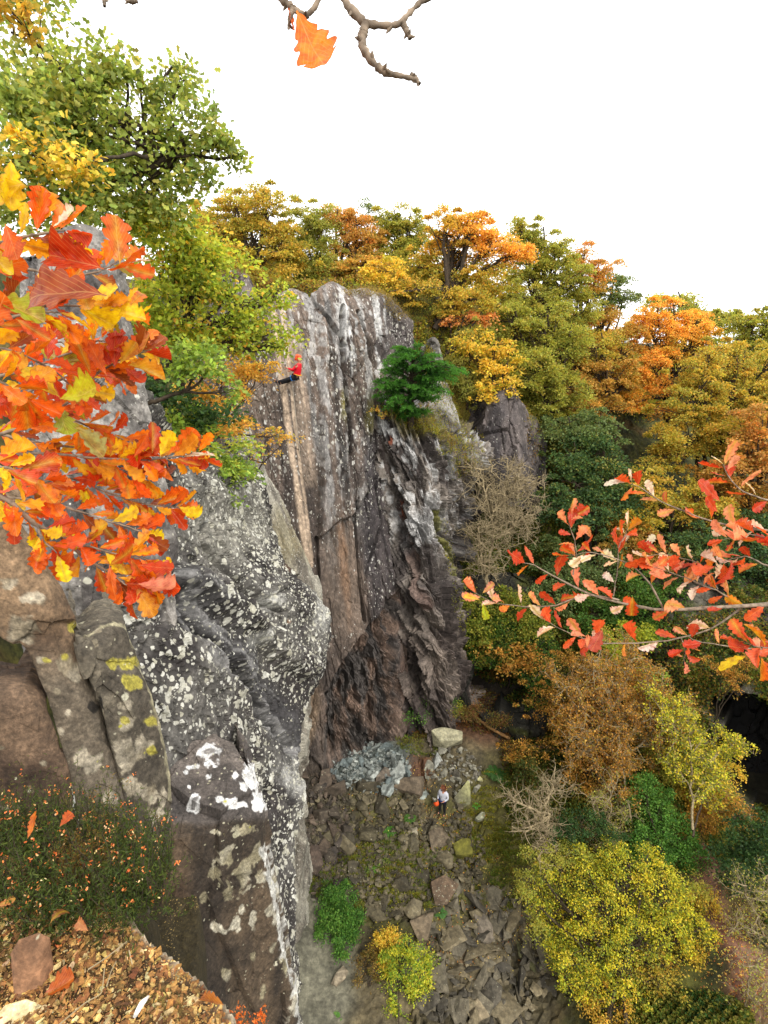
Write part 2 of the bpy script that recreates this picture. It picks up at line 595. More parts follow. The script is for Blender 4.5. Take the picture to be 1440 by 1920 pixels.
rows = [
    [(420, 612, 25), (480, 585, 25.3), (520, 556, 25.8), (545, 542, 26), (575, 553, 26.6), (600, 540, 27), (622, 530, 27.5), (645, 548, 28), (690, 543, 29), (730, 556, 30), (772, 610, 31)],
    [(425, 640, 24.6), (485, 620, 24.9), (520, 600, 25.2), (550, 585, 25.5), (580, 590, 25.9), (605, 585, 26.4), (630, 580, 26.9), (655, 590, 27.3), (692, 590, 28.2), (730, 600, 29.2), (772, 650, 30.2)],
    [(430, 720, 24), (490, 720, 24.2), (525, 700, 24.4), (560, 700, 24.8), (590, 700, 25.3), (618, 700, 25.8), (645, 700, 26.3), (672, 700, 26.7), (700, 700, 27.3), (730, 700, 28), (768, 710, 29)],
    [(440, 850, 23.4), (500, 850, 23.5), (545, 850, 23.7), (580, 850, 24.1), (607, 850, 24.5), (632, 850, 24.9), (658, 850, 25.3), (684, 850, 25.7), (708, 850, 26.1), (735, 850, 26.6), (768, 850, 27.4)],
    [(450, 1000, 22.8), (510, 1000, 22.9), (565, 1000, 23.1), (595, 1000, 23.4), (622, 1000, 23.7), (645, 1000, 24), (668, 1000, 24.3), (690, 1000, 24.7), (714, 1000, 25), (742, 1000, 25.5), (772, 1000, 26.2)],
    [(470, 1150, 22.2), (530, 1150, 22.3), (580, 1150, 22.5), (608, 1150, 22.7), (632, 1150, 22.9), (656, 1150, 23.2), (680, 1150, 23.4), (702, 1150, 23.7), (726, 1150, 24), (752, 1150, 24.5), (780, 1150, 25.2)],
    [(480, 1300, 21.6), (535, 1300, 21.7), (585, 1300, 21.8), (612, 1300, 22), (638, 1300, 22.2), (662, 1300, 22.4), (686, 1300, 22.7), (710, 1300, 22.9), (735, 1300, 23.1), (760, 1300, 23.6), (788, 1300, 24.3)],
    [(490, 1470, 20.6), (535, 1470, 20.6), (585, 1470, 20.6), (615, 1470, 20.7), (640, 1470, 20.8), (665, 1470, 21), (690, 1470, 21.2), (715, 1470, 21.4), (740, 1470, 21.7), (765, 1470, 22.2), (795, 1470, 23)],
]
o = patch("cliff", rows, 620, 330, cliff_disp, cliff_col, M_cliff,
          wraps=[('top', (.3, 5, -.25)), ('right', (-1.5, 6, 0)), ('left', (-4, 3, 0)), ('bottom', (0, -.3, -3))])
tag(o, kind='structure')


# ---- slanting broken strata right of the slab
def strata_disp(P, px, py):
    Q = rotz(P, 'y', math.radians(-21))
    w = fbm(P * .6, 3, 15)[..., None] * .16
    a, _, _ = facets((Q + w) * np.array([1.5, .9, .17]), 111, .8, .7, .6, .07)
    b, _, _ = facets((Q + w) * np.array([4.0, 2.2, .5]), 121, .8, .7, .5, .1)
    d, _, _ = facets((Q + w) * np.array([6, 4, 1.6]), 131, .8, .6)
    x, y, z = Q[..., 0], Q[..., 1], Q[..., 2]
    return a * .35 + b * .1 + d * .05 + .62 * slats(x, z, y, 1.1, .22, 841, 1., .9, .5) + .32 * slats(x, z, y, 3.2, .5, 851, 1.2, .9, .8) + .10 * slats(x, z, y, 8., 1.2, 861, 1.2, .9, .8)


def strata_col(P, px, py):
    Q = rotz(P, 'y', math.radians(-21))
    n = fbm(Q * np.array([1.6, 1.6, .4]), 4, 143)
    base = lerp(c(146, 136, 126), c(84, 76, 72), sm(-.25, .3, n))
    up = sm(1090, 900, py + n * 60)
    hf = fbm(Q * np.array([9, 9, 2.2]), 3, 148)
    w = up * sm(.0, .35, fbm(Q * np.array([2.4, 2.4, .7]) + 4, 4, 144) + hf * .6) * .85
    base = lerp(base, c(215, 213, 210), w)
    base = lerp(base, c(205, 204, 202), blot(px, py, 795, 990, 34, 30, 30, .5, n + hf) * .75)
    base = lerp(base, c(112, 84, 74), seg(px, py, [(745, 950), (762, 1010), (778, 1080), (800, 1130)], 9, nz=n * 8) * .6)
    base = lerp(base, c(180, 96, 62), np.clip(blot(px, py, 746, 958, 4, 12, 0, .5, hf) + blot(px, py, 737, 826, 3, 8), 0, 1) * .7)
    base = lerp(base, c(118, 116, 40), seg(px, py, [(828, 960), (838, 1020), (845, 1070), (860, 1140)], 6, nz=n * 8) * .8)
    base = lerp(base, c(125, 112, 40), blot(px, py, 800, 800, 60, 22, 15, .5, n) * .8)
    base = lerp(base, base * np.array([.86, .8, .77]), sm(1060, 1220, py + n * 60))
    return base, np.clip(.3 + .4 * n, 0, .7) * sm(1250, 950, py)


rows = [
    [(690, 740, 27.6), (735, 760, 27.1), (765, 768, 26.8), (800, 790, 26.9), (830, 812, 27.4), (860, 835, 28), (905, 850, 29)],
    [(705, 830, 26.8), (742, 830, 26.2), (772, 835, 25.9), (802, 840, 26.1), (832, 850, 26.7), (862, 870, 27.3), (895, 890, 28.4)],
    [(720, 930, 26), (752, 930, 25.4), (778, 930, 24.9), (804, 930, 25.2), (828, 935, 25.9), (850, 945, 26.8), (885, 960, 28)],
    [(738, 1040, 25.4), (765, 1040, 24.7), (788, 1040, 24.2), (808, 1040, 24.5), (826, 1040, 25.2), (842, 1045, 26), (862, 1060, 27.4)],
    [(750, 1140, 24.9), (776, 1140, 24.2), (800, 1140, 23.7), (820, 1140, 23.9), (838, 1140, 24.6), (854, 1140, 25.4), (872, 1150, 26.8)],
    [(758, 1240, 24.4), (784, 1240, 23.7), (810, 1240, 23.2), (830, 1240, 23.4), (850, 1240, 24), (866, 1240, 24.8), (884, 1245, 26.2)],
    [(764, 1370, 23.6), (790, 1370, 23), (818, 1370, 22.5), (840, 1370, 22.7), (862, 1365, 23.3), (878, 1360, 24), (898, 1350, 25.4)],
]
o = patch("cliff_strata", rows, 420, 200, strata_disp, strata_col, M_cliff,
          wraps=[('top', (.3, 4, .2)), ('right', (.2, 5, 0)), ('left', (-.5, 3, 0)), ('bottom', (0, -.3, -3))])
tag(o, kind='structure')


# ---- knobs of rock among the trees
def knob_disp(sd, amp=.5):
    def f(P, px, py):
        a, _, _ = facets(P * np.array([.7, .6, .25]), sd, .7, .6, .4, .07)
        b, _, _ = facets(P * np.array([2, 2, .8]), sd + 9, .7, .6)
        return amp * (a + b * .35)
    return f


def flat_col(c1, c2, sc=1.0, lich=.4, sd=0, zs=.4):
    def f(P, px, py):
        n = fbm(P * np.array([sc, sc, sc * zs]), 4, sd)
        return lerp(c1, c2, sm(-.3, .35, n)), np.clip(lich + .4 * fbm(P * sc * .7, 3, sd + 5), 0, 1)
    return f


rows = [[(885, 800, 31), (905, 762, 30.6), (935, 742, 30.3), (965, 738, 30.4), (990, 762, 31), (1010, 800, 32.5)],
        [(885, 850, 30.3), (910, 800, 29.8), (940, 785, 29.4), (970, 785, 29.6), (995, 800, 30.4), (1012, 830, 32)],
        [(880, 900, 29.6), (908, 860, 29.2), (940, 850, 28.9), (970, 850, 29.1), (996, 860, 30), (1015, 890, 31.5)],
        [(875, 980, 28.8), (908, 960, 28.4), (940, 950, 28.2), (970, 950, 28.5), (1000, 960, 29.4), (1020, 980, 31)]]
o = patch("rock_outcrop", rows, 150, 120, knob_disp(301), flat_col(c(116, 106, 102), c(72, 66, 66), 1.6, .35, 310), M_cliff,
          wraps=[('top', (0, 3, -.2)), ('right', (0, 4, 0)), ('left', (0, 3, 0))])
tag(o, "dark purplish rock knob rising above the bare twiggy tree, under golden branches", "rock")
rows = [[(402, 560, 27.5), (415, 525, 27.2), (438, 512, 27), (462, 522, 27.3), (480, 570, 28)],
        [(398, 610, 26.8), (415, 590, 26.4), (440, 585, 26.3), (466, 590, 26.6), (486, 610, 27)],
        [(395, 700, 25.8), (415, 700, 25.4), (440, 700, 25.3), (466, 700, 25.6), (490, 700, 26)]]
o = patch("rock_outcrop", rows, 100, 80, knob_disp(331, .35), flat_col(c(140, 128, 122), c(92, 84, 82), 1.4, .5, 320), M_cliff,
          wraps=[('top', (-.8, 3, -.3)), ('right', (-1.6, 3, 0)), ('left', (-1, 3, 0))])
tag(o, "small rounded grey rock top peeking over the yellow-green oak, left of the cliff crest", "rock")
rows = [[(798, 665, 30.8), (804, 646, 30.6), (814, 640, 30.6), (822, 662, 31.2)],
        [(800, 710, 30), (810, 700, 29.8), (822, 700, 29.8), (834, 710, 30.5)],
        [(790, 820, 28.7), (812, 820, 28.4), (834, 820, 28.4), (860, 820, 29)]]
o = patch("rock_outcrop", rows, 120, 60, knob_disp(341, .3), flat_col(c(176, 172, 166), c(96, 90, 84), 1.6, .5, 330), M_cliff,
          wraps=[('top', (0, 2, -.1)), ('right', (.3, 3, 0)), ('left', (0, 3, 0))])
tag(o, "whitish rock rib showing behind the green fir on the cliff", "rock")


# ---- hollows in the right-hand quarry wall
def cave_disp(masks, deep, sd):
    def f(P, px, py):
        n = fbm(P * .9, 3, sd) * .35
        m = np.zeros_like(px)
        for a in masks:
            m = np.maximum(m, blot(px, py, *a, soft=.12, nz=n))
        rd = ray(px, py); rd = rd / np.linalg.norm(rd, axis=-1, keepdims=True)
        rd[..., 2] *= .5
        a, _, _ = facets(P * np.array([.8, .8, .35]), sd + 2, .8, .6, .3, .08)
        b, _, _ = facets(P * np.array([2.4, 2.4, 1.2]), sd + 7, .8, .6)
        return rd * (m * deep - a * .55 - b * .2)[..., None]
    return f


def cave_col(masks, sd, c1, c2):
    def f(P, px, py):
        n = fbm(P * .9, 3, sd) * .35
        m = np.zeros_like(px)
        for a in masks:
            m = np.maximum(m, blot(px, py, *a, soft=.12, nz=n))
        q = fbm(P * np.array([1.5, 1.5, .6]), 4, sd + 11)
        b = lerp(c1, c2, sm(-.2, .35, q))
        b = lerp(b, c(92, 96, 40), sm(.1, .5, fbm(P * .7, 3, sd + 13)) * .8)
        return lerp(b, c(30, 29, 28), m), np.clip(.2 - m, 0, 1)  # inside of the hollow coloured near black, shade put into the rock colour
    return f


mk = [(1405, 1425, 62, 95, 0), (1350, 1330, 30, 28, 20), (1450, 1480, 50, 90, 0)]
rows = [[(1270, 1170, 24.5), (1320, 1160, 24), (1380, 1160, 23.5), (1450, 1160, 23), (1560, 1160, 22.5)],
        [(1270, 1260, 23), (1320, 1255, 22.4), (1380, 1255, 21.6), (1450, 1255, 21), (1560, 1255, 20.5)],
        [(1270, 1340, 22), (1320, 1335, 21.3), (1380, 1335, 20.4), (1450, 1330, 19.6), (1560, 1330, 19)],
        [(1270, 1440, 20.8), (1320, 1440, 20.2), (1380, 1440, 19.5), (1450, 1440, 18.9), (1560, 1440, 18.2)],
        [(1270, 1560, 19), (1320, 1560, 18.6), (1380, 1560, 18), (1450, 1560, 17.5), (1560, 1560, 17)]]
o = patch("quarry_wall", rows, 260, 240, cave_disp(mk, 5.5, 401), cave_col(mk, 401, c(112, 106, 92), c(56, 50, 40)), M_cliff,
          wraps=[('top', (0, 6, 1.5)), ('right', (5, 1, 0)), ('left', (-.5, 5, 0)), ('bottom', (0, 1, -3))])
tag(o, kind='structure')
mk2 = [(912, 1290, 34, 48, 0), (960, 1300, 30, 34, 0)]
rows = [[(850, 1150, 26.8), (890, 1150, 26.5), (930, 1150, 26.3), (970, 1150, 26.2), (1020, 1150, 26.2)],
        [(855, 1220, 25.8), (890, 1220, 25.4), (930, 1220, 25), (970, 1220, 24.8), (1020, 1220, 24.6)],
        [(860, 1290, 24.8), (895, 1290, 24.2), (930, 1290, 23.7), (970, 1290, 23.4), (1020, 1290, 23.2)],
        [(865, 1370, 23.6), (900, 1365, 23), (935, 1365, 22.5), (975, 1365, 22.1), (1020, 1365, 21.8)]]
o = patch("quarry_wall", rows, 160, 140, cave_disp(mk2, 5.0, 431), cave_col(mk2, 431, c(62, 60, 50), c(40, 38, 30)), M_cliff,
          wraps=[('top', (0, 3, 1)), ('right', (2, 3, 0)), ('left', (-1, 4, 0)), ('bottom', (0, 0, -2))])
tag(o, kind='structure')


# ---- lichen-spotted buttress on the left (near end of the quarry wall)
def butt_disp(P, px, py):
    Q = rotz(P, 'y', math.radians(25))
    a, _, _ = facets(Q * np.array([.5, .5, .28]), 211, .7, .5, .25, .05)
    b, _, _ = facets(Q * np.array([1.5, 1.5, .9]), 221, .6, .5, .25, .07)
    d, _, _ = facets(Q * np.array([5, 5, 3]), 231, .6, .5)
    d2, _, _ = facets(Q * np.array([11, 11, 7]), 236, .6, .6)
    k = sm(3, 10, P[..., 1])
    r = (a * .24 + b * .12) * (.45 + .55 * k) + d * .06 + d2 * .022 + fbm(P * 2.5, 4, 233) * .04
    # diagonal gully and ribs from upper left to lower right
    r = r - .35 * seg(px, py, [(345, 1115), (400, 1200), (470, 1300), (545, 1400)], 14, nz=fbm(P * 1.5, 3, 7) * 12)
    r = r + .3 * seg(px, py, [(350, 1080), (430, 1130), (490, 1190), (560, 1250)], 22, nz=fbm(P * 1.5, 3, 8) * 14)
    r = r - .25 * seg(px, py, [(405, 960), (390, 1010), (440, 1080), (520, 1150)], 5, nz=fbm(P * 1.5, 3, 9) * 6)
    return r


def butt_col(P, px, py):
    n = fbm(P * 1.1, 4, 243)
    m = fbm(P * np.array([3, 3, 3]), 4, 244)
    base = lerp(c(108, 104, 98), c(62, 57, 55), sm(-.25, .3, n + m * .5))
    base = lerp(base, c(150, 146, 134), blot(px, py, 430, 980, 70, 60, 30, .5, n * .5) * .7)
    sl = (px - 345) * .78 - (py - 1115) * .62
    stv = fbm(np.stack([sl * .12, (px + py) * .008, sl * 0], -1), 4, 247)
    band = seg(px, py, [(330, 1090), (400, 1190), (480, 1290), (560, 1390)], 42, nz=n * 20)
    base = lerp(base, lerp(c(62, 60, 62), c(150, 148, 146), sm(.05, .4, stv)), band * .8)
    base = lerp(base, c(188, 186, 178), np.clip(blot(px, py, 470, 1200, 18, 12, -30, .6, n) + blot(px, py, 500, 1130, 14, 12, 0, .6, n) + blot(px, py, 600, 1150, 16, 26, 0, .6, n) , 0, 1) * .8)
    base = lerp(base, c(214, 212, 204), blot(px, py, 545, 1460, 34, 30, 30, .6, n * .8) * .6)
    base = lerp(base, c(160, 110, 62), np.clip(blot(px, py, 545, 1065, 14, 10, 0, .7, n) + blot(px, py, 535, 1165, 6, 5), 0, 1) * .5)
    return base, np.clip(1.0 + .5 * fbm(P * .8, 3, 251) - .5 * band, .2, 1.4)


rows = [
    [(230, 850, 5.6), (310, 858, 6.4), (370, 880, 7.6), (420, 905, 9), (455, 915, 10.4), (482, 892, 12)],
    [(225, 960, 5.4), (305, 955, 6.1), (370, 965, 7.3), (425, 975, 8.8), (470, 985, 10.4), (503, 985, 12)],
    [(220, 1060, 5.1), (310, 1060, 5.8), (385, 1060, 6.9), (450, 1055, 8.4), (510, 1060, 10.2), (545, 1078, 12)],
    [(220, 1150, 4.8), (320, 1150, 5.5), (400, 1140, 6.5), (475, 1130, 8), (550, 1130, 9.9), (615, 1142, 12)],
    [(225, 1250, 4.5), (335, 1250, 5.1), (410, 1240, 6), (480, 1235, 7.4), (550, 1225, 9.2), (606, 1235, 10.8)],
    [(235, 1350, 4.2), (345, 1350, 4.8), (410, 1345, 5.6), (470, 1335, 6.8), (530, 1325, 8.3), (572, 1310, 9.6)],
    [(250, 1440, 4.0), (350, 1440, 4.6), (410, 1435, 5.2), (465, 1430, 6.1), (520, 1425, 7.2), (560, 1432, 8.2)],
    [(270, 1530, 4.0), (360, 1530, 4.5), (420, 1525, 5), (470, 1520, 5.7), (520, 1510, 6.6), (570, 1490, 7.4)],
    [(290, 1620, 3.9), (370, 1620, 4.3), (430, 1620, 4.7), (475, 1620, 5.3), (515, 1610, 6), (545, 1590, 6.7)],
    [(300, 1740, 3.8), (380, 1740, 4.1), (440, 1740, 4.4), (490, 1740, 4.9), (525, 1735, 5.5), (548, 1725, 6.2)],
    [(300, 1960, 3.4), (380, 1960, 3.6), (440, 1960, 3.9), (500, 1960, 4.3), (545, 1960, 4.9), (566, 1960, 5.5)],
]
o = patch("rock_buttress", rows, 560, 380, butt_disp, butt_col, M_mid,
          wraps=[('right', (-2.2, 2.2, -.3)), ('top', (-1.5, 3, .2)), ('left', (-1.5, 1, 0)), ('bottom', (0, .6, -14))])
tag(o, "tall grey rock buttress speckled with white lichen, left of the main cliff", "rock")


def slabD_col(P, px, py):
    Q = rotz(P, 'y', math.radians(-28))
    n = fbm(Q * np.array([2.0, 2.0, .45]), 4, 263)
    base = lerp(c(188, 182, 166), c(124, 116, 104), sm(-.2, .35, n))
    base = lerp(base, c(140, 126, 78), blot(px, py, 520, 1020, 50, 60, 40, .6, n) * .5)
    base = lerp(base, c(74, 60, 36), blot(px, py, 500, 1005, 8, 28, 10, .5, n * .6) * .9)
    base = lerp(base, c(70, 52, 34), blot(px, py, 470, 905, 8, 16, 10, .5, n * .6) * .9)
    return base, np.clip(.45 + .4 * n, 0, 1)


def slabD_disp(P, px, py):
    Q = rotz(P, 'y', math.radians(-28))
    a, _, _ = facets(Q * np.array([.9, .6, .2]), 271, .6, .5, .3, .05)
    b, _, _ = facets(Q * np.array([2.4, 2, .7]), 275, .6, .5)
    return a * .3 + b * .1 - .5 * blot(px, py, 500, 1005, 8, 28, 10) - .4 * blot(px, py, 470, 905, 8, 16, 10)


rows = [
    [(380, 780, 13.5), (420, 800, 14.5), (450, 815, 16), (462, 800, 17.5)],
    [(390, 880, 12.8), (430, 880, 14), (468, 880, 15.8), (490, 870, 17.8)],
    [(420, 980, 12.4), (465, 980, 13.8), (510, 975, 16), (538, 965, 18.2)],
    [(460, 1070, 12.8), (510, 1070, 14), (550, 1065, 16.2), (578, 1060, 18.4)],
    [(500, 1160, 12.8), (545, 1160, 14), (580, 1160, 16.2), (602, 1130, 18.4)],
    [(500, 1300, 12.4), (540, 1300, 13.6), (570, 1300, 15.6), (592, 1270, 17.4)],
    [(500, 1480, 11.4), (535, 1480, 12.4), (555, 1480, 14), (566, 1480, 15.5)],
]
o = patch("rock_slab", rows, 280, 140, slabD_disp, slabD_col, M_mid,
          wraps=[('right', (-1.4, 3, 0)), ('top', (-1.6, 3, -.2)), ('left', (-2, 1, 0)), ('bottom', (0, .5, -8))])
tag(o, "pale grey-yellow inclined rock slab between the lichen buttress and the main cliff", "rock")


# ---- near block with long lichen blotches
def near_disp(sd, amp=.05, sc=1.0, ax=0):
    def f(P, px, py):
        Q = rotz(P, 'y', ax)
        a, _, _ = facets(Q * np.array([.9, .9, .45]) * sc, sd, .6, .5, .2, .03)
        b, _, _ = facets(Q * np.array([3.5, 3.5, 2]) * sc, sd + 5, .6, .5)
        e, _, _ = facets(Q * np.array([9, 9, 6]) * sc, sd + 6, .6, .6)
        return a * amp + b * amp * .3 + e * amp * .10 + fbm(P * 6 * sc, 5, sd + 8) * amp * .35
    return f


def blots(lst, px, py, n):
    m = np.zeros_like(px)
    for a in lst:
        m = np.maximum(m, blot(px, py, *a[:5], soft=.15, nz=n))
    return m


def E_col(P, px, py):
    n = fbm(P * 2, 4, 283); f = fbm(P * 13, 5, 284) * 1.1
    S = np.stack([(px + .1 * py) * .03, py * .004, px * 0], -1)
    base = lerp(c(100, 84, 66), c(66, 56, 46), sm(-.3, .3, fbm(S, 4, 285) + n * .3))
    base = lerp(base, c(120, 92, 68), blot(px, py, 300, 1700, 50, 120, 0, .6) * .5)
    B = [(425, 1605, 13, 26, 20), (405, 1645, 10, 20, 25), (455, 1640, 14, 26, 15), (470, 1720, 7, 14, 10), (425, 1668, 9, 16, 15), (438, 1730, 11, 13, 25),
         (386, 1690, 6, 9, 0), (408, 1742, 11, 9, 0), (460, 1555, 18, 9, 0), (482, 1600, 13, 20, 20), (487, 1640, 9, 17, 15), (500, 1700, 6, 12, 0),
         (515, 1720, 8, 22, -10), (530, 1800, 9, 20, 10), (358, 1785, 9, 12, 0), (306, 1712, 5, 8, 0), (427, 1830, 8, 11, 10), (488, 1855, 7, 14, 15),
         (508, 1770, 5, 9, 20), (280, 1725, 8, 10, 0), (545, 1880, 9, 30, 10), (405, 1560, 10, 8, 0), (512, 1665, 7, 28, -8), (470, 1790, 5, 8, 0), (450, 1700, 5, 9, 0)]
    m = blots(B, px, py, f)
    base = lerp(base, lerp(c(208, 200, 178), c(160, 150, 120), sm(-.2, .3, n)), m * .9)
    edge = seg(px, py, [(492, 1590), (512, 1680), (528, 1780), (548, 1850), (560, 1920)], 6, nz=f * 12)
    base = lerp(base, c(226, 224, 216), edge * .85)
    # upper shelf: white rings
    B2 = [(392, 1412, 18, 12, 0), (395, 1435, 14, 9, 0), (366, 1505, 16, 9, -40), (470, 1455, 16, 24, 30), (484, 1500, 9, 22, 0), (365, 1440, 12, 5, 0), (440, 1460, 6, 6, 0),
          (390, 1460, 6, 7, 0), (412, 1503, 6, 5, 0), (352, 1482, 6, 5, 0), (440, 1510, 20, 6, 5), (345, 1450, 4, 4, 0), (455, 1480, 6, 10, 0)]
    m2 = blots(B2, px, py, f) * (1 - .8 * blots([(392, 1412, 10, 6, 0), (366, 1505, 9, 4, -40)], px, py, f * .5))
    up = sm(1545, 1530, py)
    base = lerp(base, lerp(c(118, 108, 100), c(84, 77, 72), sm(-.2, .3, n)), up)
    base = lerp(base, c(240, 238, 234), m2 * up)
    return base, np.clip(.35 + .5 * fbm(P * 1.4, 3, 289), 0, .7)


rows = [
    [(318, 1400, 4.5), (350, 1385, 4.7), (400, 1380, 4.9), (440, 1392, 4.9), (466, 1440, 4.6)],
    [(322, 1460, 4.15), (355, 1455, 4.3), (405, 1445, 4.4), (445, 1445, 4.45), (480, 1460, 4.5)],
    [(325, 1545, 3.72), (360, 1538, 3.78), (410, 1530, 3.85), (455, 1525, 3.95), (492, 1520, 4.15)],
    [(300, 1575, 3.55), (350, 1570, 3.6), (405, 1565, 3.7), (455, 1560, 3.85), (495, 1565, 4.1)],
    [(262, 1650, 3.3), (335, 1650, 3.4), (400, 1650, 3.55), (455, 1650, 3.75), (510, 1650, 4.05)],
    [(240, 1740, 3.1), (325, 1740, 3.25), (400, 1740, 3.45), (465, 1740, 3.7), (530, 1740, 4.0)],
    [(240, 1840, 2.95), (330, 1840, 3.1), (405, 1840, 3.3), (475, 1840, 3.6), (548, 1840, 3.95)],
    [(240, 1970, 2.75), (330, 1970, 2.95), (410, 1970, 3.15), (490, 1970, 3.5), (566, 1970, 3.9)],
]
o = patch("rock_block", rows, 420, 260, near_disp(501, .07), E_col, M_near,
          wraps=[('right', (-.7, 1.6, -.6)), ('top', (-.15, .2, -.8)), ('left', (-.8, .2, 0)), ('bottom', (.05, .3, -12))])
tag(o, "dark brown rock block with long pale lichen blotches, right of the gravel ledge", "rock")


def A_col(kind):
    def f(P, px, py):
        n = fbm(P * 2.5, 4, 523); g = fbm(P * 16, 5, 524) * 1.0; h = fbm(P * 6, 4, 525)
        if kind == 1:
            base = lerp(c(142, 116, 88), c(100, 78, 58), sm(-.3, .35, n + h * .3))
            base = lerp(base, c(112, 104, 90), sm(1180, 1300, py) * .8)
            B = [(45, 1175, 26, 24, 0), (60, 1120, 16, 12, 0), (135, 1250, 24, 16, 0), (80, 1240, 12, 9, 0), (150, 1270, 10, 8, 0), (165, 1430, 26, 24, 0), (110, 1375, 8, 6, 0), (128, 1340, 6, 6, 0),
                 (18, 1090, 16, 10, 0), (210, 1500, 14, 14, 0), (105, 1300, 10, 6, 0)]
            Yl = [(86, 1241, 11, 8, 0), (126, 1232, 5, 5, 0), (139, 1178, 6, 8, 0)]
        elif kind == 2:
            base = lerp(c(128, 118, 100), c(86, 78, 66), sm(-.3, .35, n + h * .3))
            B = [(180, 1205, 8, 8, 0), (185, 1180, 10, 5, 0), (240, 1325, 14, 14, 0), (240, 1358, 14, 14, 0), (242, 1418, 22, 30, 20), (253, 1478, 20, 15, 0), (288, 1490, 13, 18, 0), (210, 1500, 14, 18, 0),
                 (180, 1345, 8, 8, 0), (270, 1400, 18, 20, 0), (292, 1352, 14, 12, 0), (300, 1530, 18, 14, 0), (312, 1500, 6, 24, 0), (218, 1405, 14, 12, 0)]
            Yl = [(248, 1240, 17, 14, 0), (252, 1276, 18, 13, 0), (217, 1243, 9, 11, 0), (285, 1353, 14, 9, 0), (289, 1408, 10, 7, 0), (238, 1352, 9, 8, 0)]
            base = lerp(base, c(196, 186, 150), seg(px, py, [(160, 1195), (185, 1175), (215, 1166), (240, 1172), (262, 1225), (290, 1300), (318, 1400), (326, 1500)], 4, nz=g * 6) * .7)
        else:
            base = lerp(c(126, 102, 80), c(84, 66, 52), sm(-.3, .35, n + h * .3))
            B = [(58, 1476, 6, 6, 0), (5, 1400, 8, 5, 0), (82, 1430, 8, 8, 30), (20, 1510, 30, 8, 0)]; Yl = []
        m = blots(B, px, py, g)
        base = lerp(base, lerp(c(196, 184, 160), c(150, 138, 114), sm(-.2, .3, h)), m * .85)
        base = lerp(base, c(184, 172, 70), blots(Yl, px, py, g) * .9)
        base = lerp(base, c(30, 26, 22), blots([(182, 1322, 12, 10, 0)], px, py, g) * .9)
        return base, np.clip(.3 + .4 * n, 0, .6) * (1 if kind == 2 else .6)
    return f


rows = [
    [(-190, 860, 2.9), (-60, 900, 2.9), (20, 955, 3.0)],
    [(-150, 1000, 2.85), (0, 1030, 2.85), (100, 1085, 3.05)],
    [(-90, 1120, 2.8), (50, 1140, 2.8), (150, 1190, 3.0)],
    [(38, 1215, 2.75), (110, 1230, 2.8), (178, 1270, 2.95)],
    [(75, 1300, 2.7), (140, 1310, 2.72), (205, 1350, 2.85)],
    [(105, 1390, 2.6), (165, 1400, 2.65), (232, 1430, 2.78)],
    [(132, 1490, 2.5), (190, 1490, 2.55), (255, 1510, 2.65)],
    [(150, 1600, 2.4), (200, 1600, 2.45), (240, 1600, 2.5)],
    [(150, 1760, 2.2), (200, 1760, 2.25), (235, 1760, 2.3)],
]
o = patch("rock_slab", rows, 300, 160, near_disp(531, .04), A_col(1), M_near,
          wraps=[('right', (-.7, .8, -.2)), ('top', (-.3, .6, -.1)), ('left', (-.2, .5, 0))])
tag(o, "leaning brown rock slab with pale lichen patches, below the orange oak leaves", "rock")
rows = [
    [(150, 1205, 2.9), (185, 1176, 3.1), (215, 1167, 3.2), (240, 1172, 3.3)],
    [(160, 1250, 2.85), (200, 1235, 2.95), (235, 1230, 3.1), (264, 1230, 3.25)],
    [(180, 1320, 2.78), (222, 1320, 2.85), (262, 1315, 2.95), (296, 1315, 3.1)],
    [(205, 1420, 2.7), (245, 1420, 2.75), (285, 1420, 2.85), (320, 1420, 3.0)],
    [(225, 1500, 2.6), (262, 1500, 2.65), (297, 1500, 2.75), (328, 1500, 2.9)],
    [(225, 1575, 2.5), (255, 1580, 2.55), (290, 1580, 2.65), (322, 1570, 2.8)],
    [(225, 1760, 2.3), (245, 1760, 2.35), (262, 1760, 2.45), (275, 1760, 2.6)],
]
o = patch("rock_slab", rows, 260, 140, near_disp(541, .05), A_col(2), M_near,
          wraps=[('right', (-.6, .8, -.3)), ('top', (-.3, .5, -.1)), ('left', (-.3, .4, 0))])
tag(o, "upright rock slab with yellow and cream lichen discs, beside the brown slab", "rock")
rows = [
    [(-160, 1280, 2.65), (-40, 1290, 2.6), (40, 1300, 2.62), (80, 1320, 2.7)],
    [(-160, 1380, 2.5), (-40, 1380, 2.5), (45, 1385, 2.5), (108, 1400, 2.6)],
    [(-160, 1480, 2.4), (-40, 1480, 2.4), (50, 1480, 2.4), (132, 1490, 2.5)],
    [(-160, 1780, 2.1), (-40, 1780, 2.1), (50, 1780, 2.1), (150, 1780, 2.2)]]
o = patch("rock_slab", rows, 160, 140, near_disp(551, .03), A_col(3), M_near,
          wraps=[('right', (-.5, .5, -.1)), ('top', (-.2, .4, -.1)), ('left', (-.2, .5, 0))])
tag(o, "smooth reddish brown rock slab behind the heather at the left", "rock")
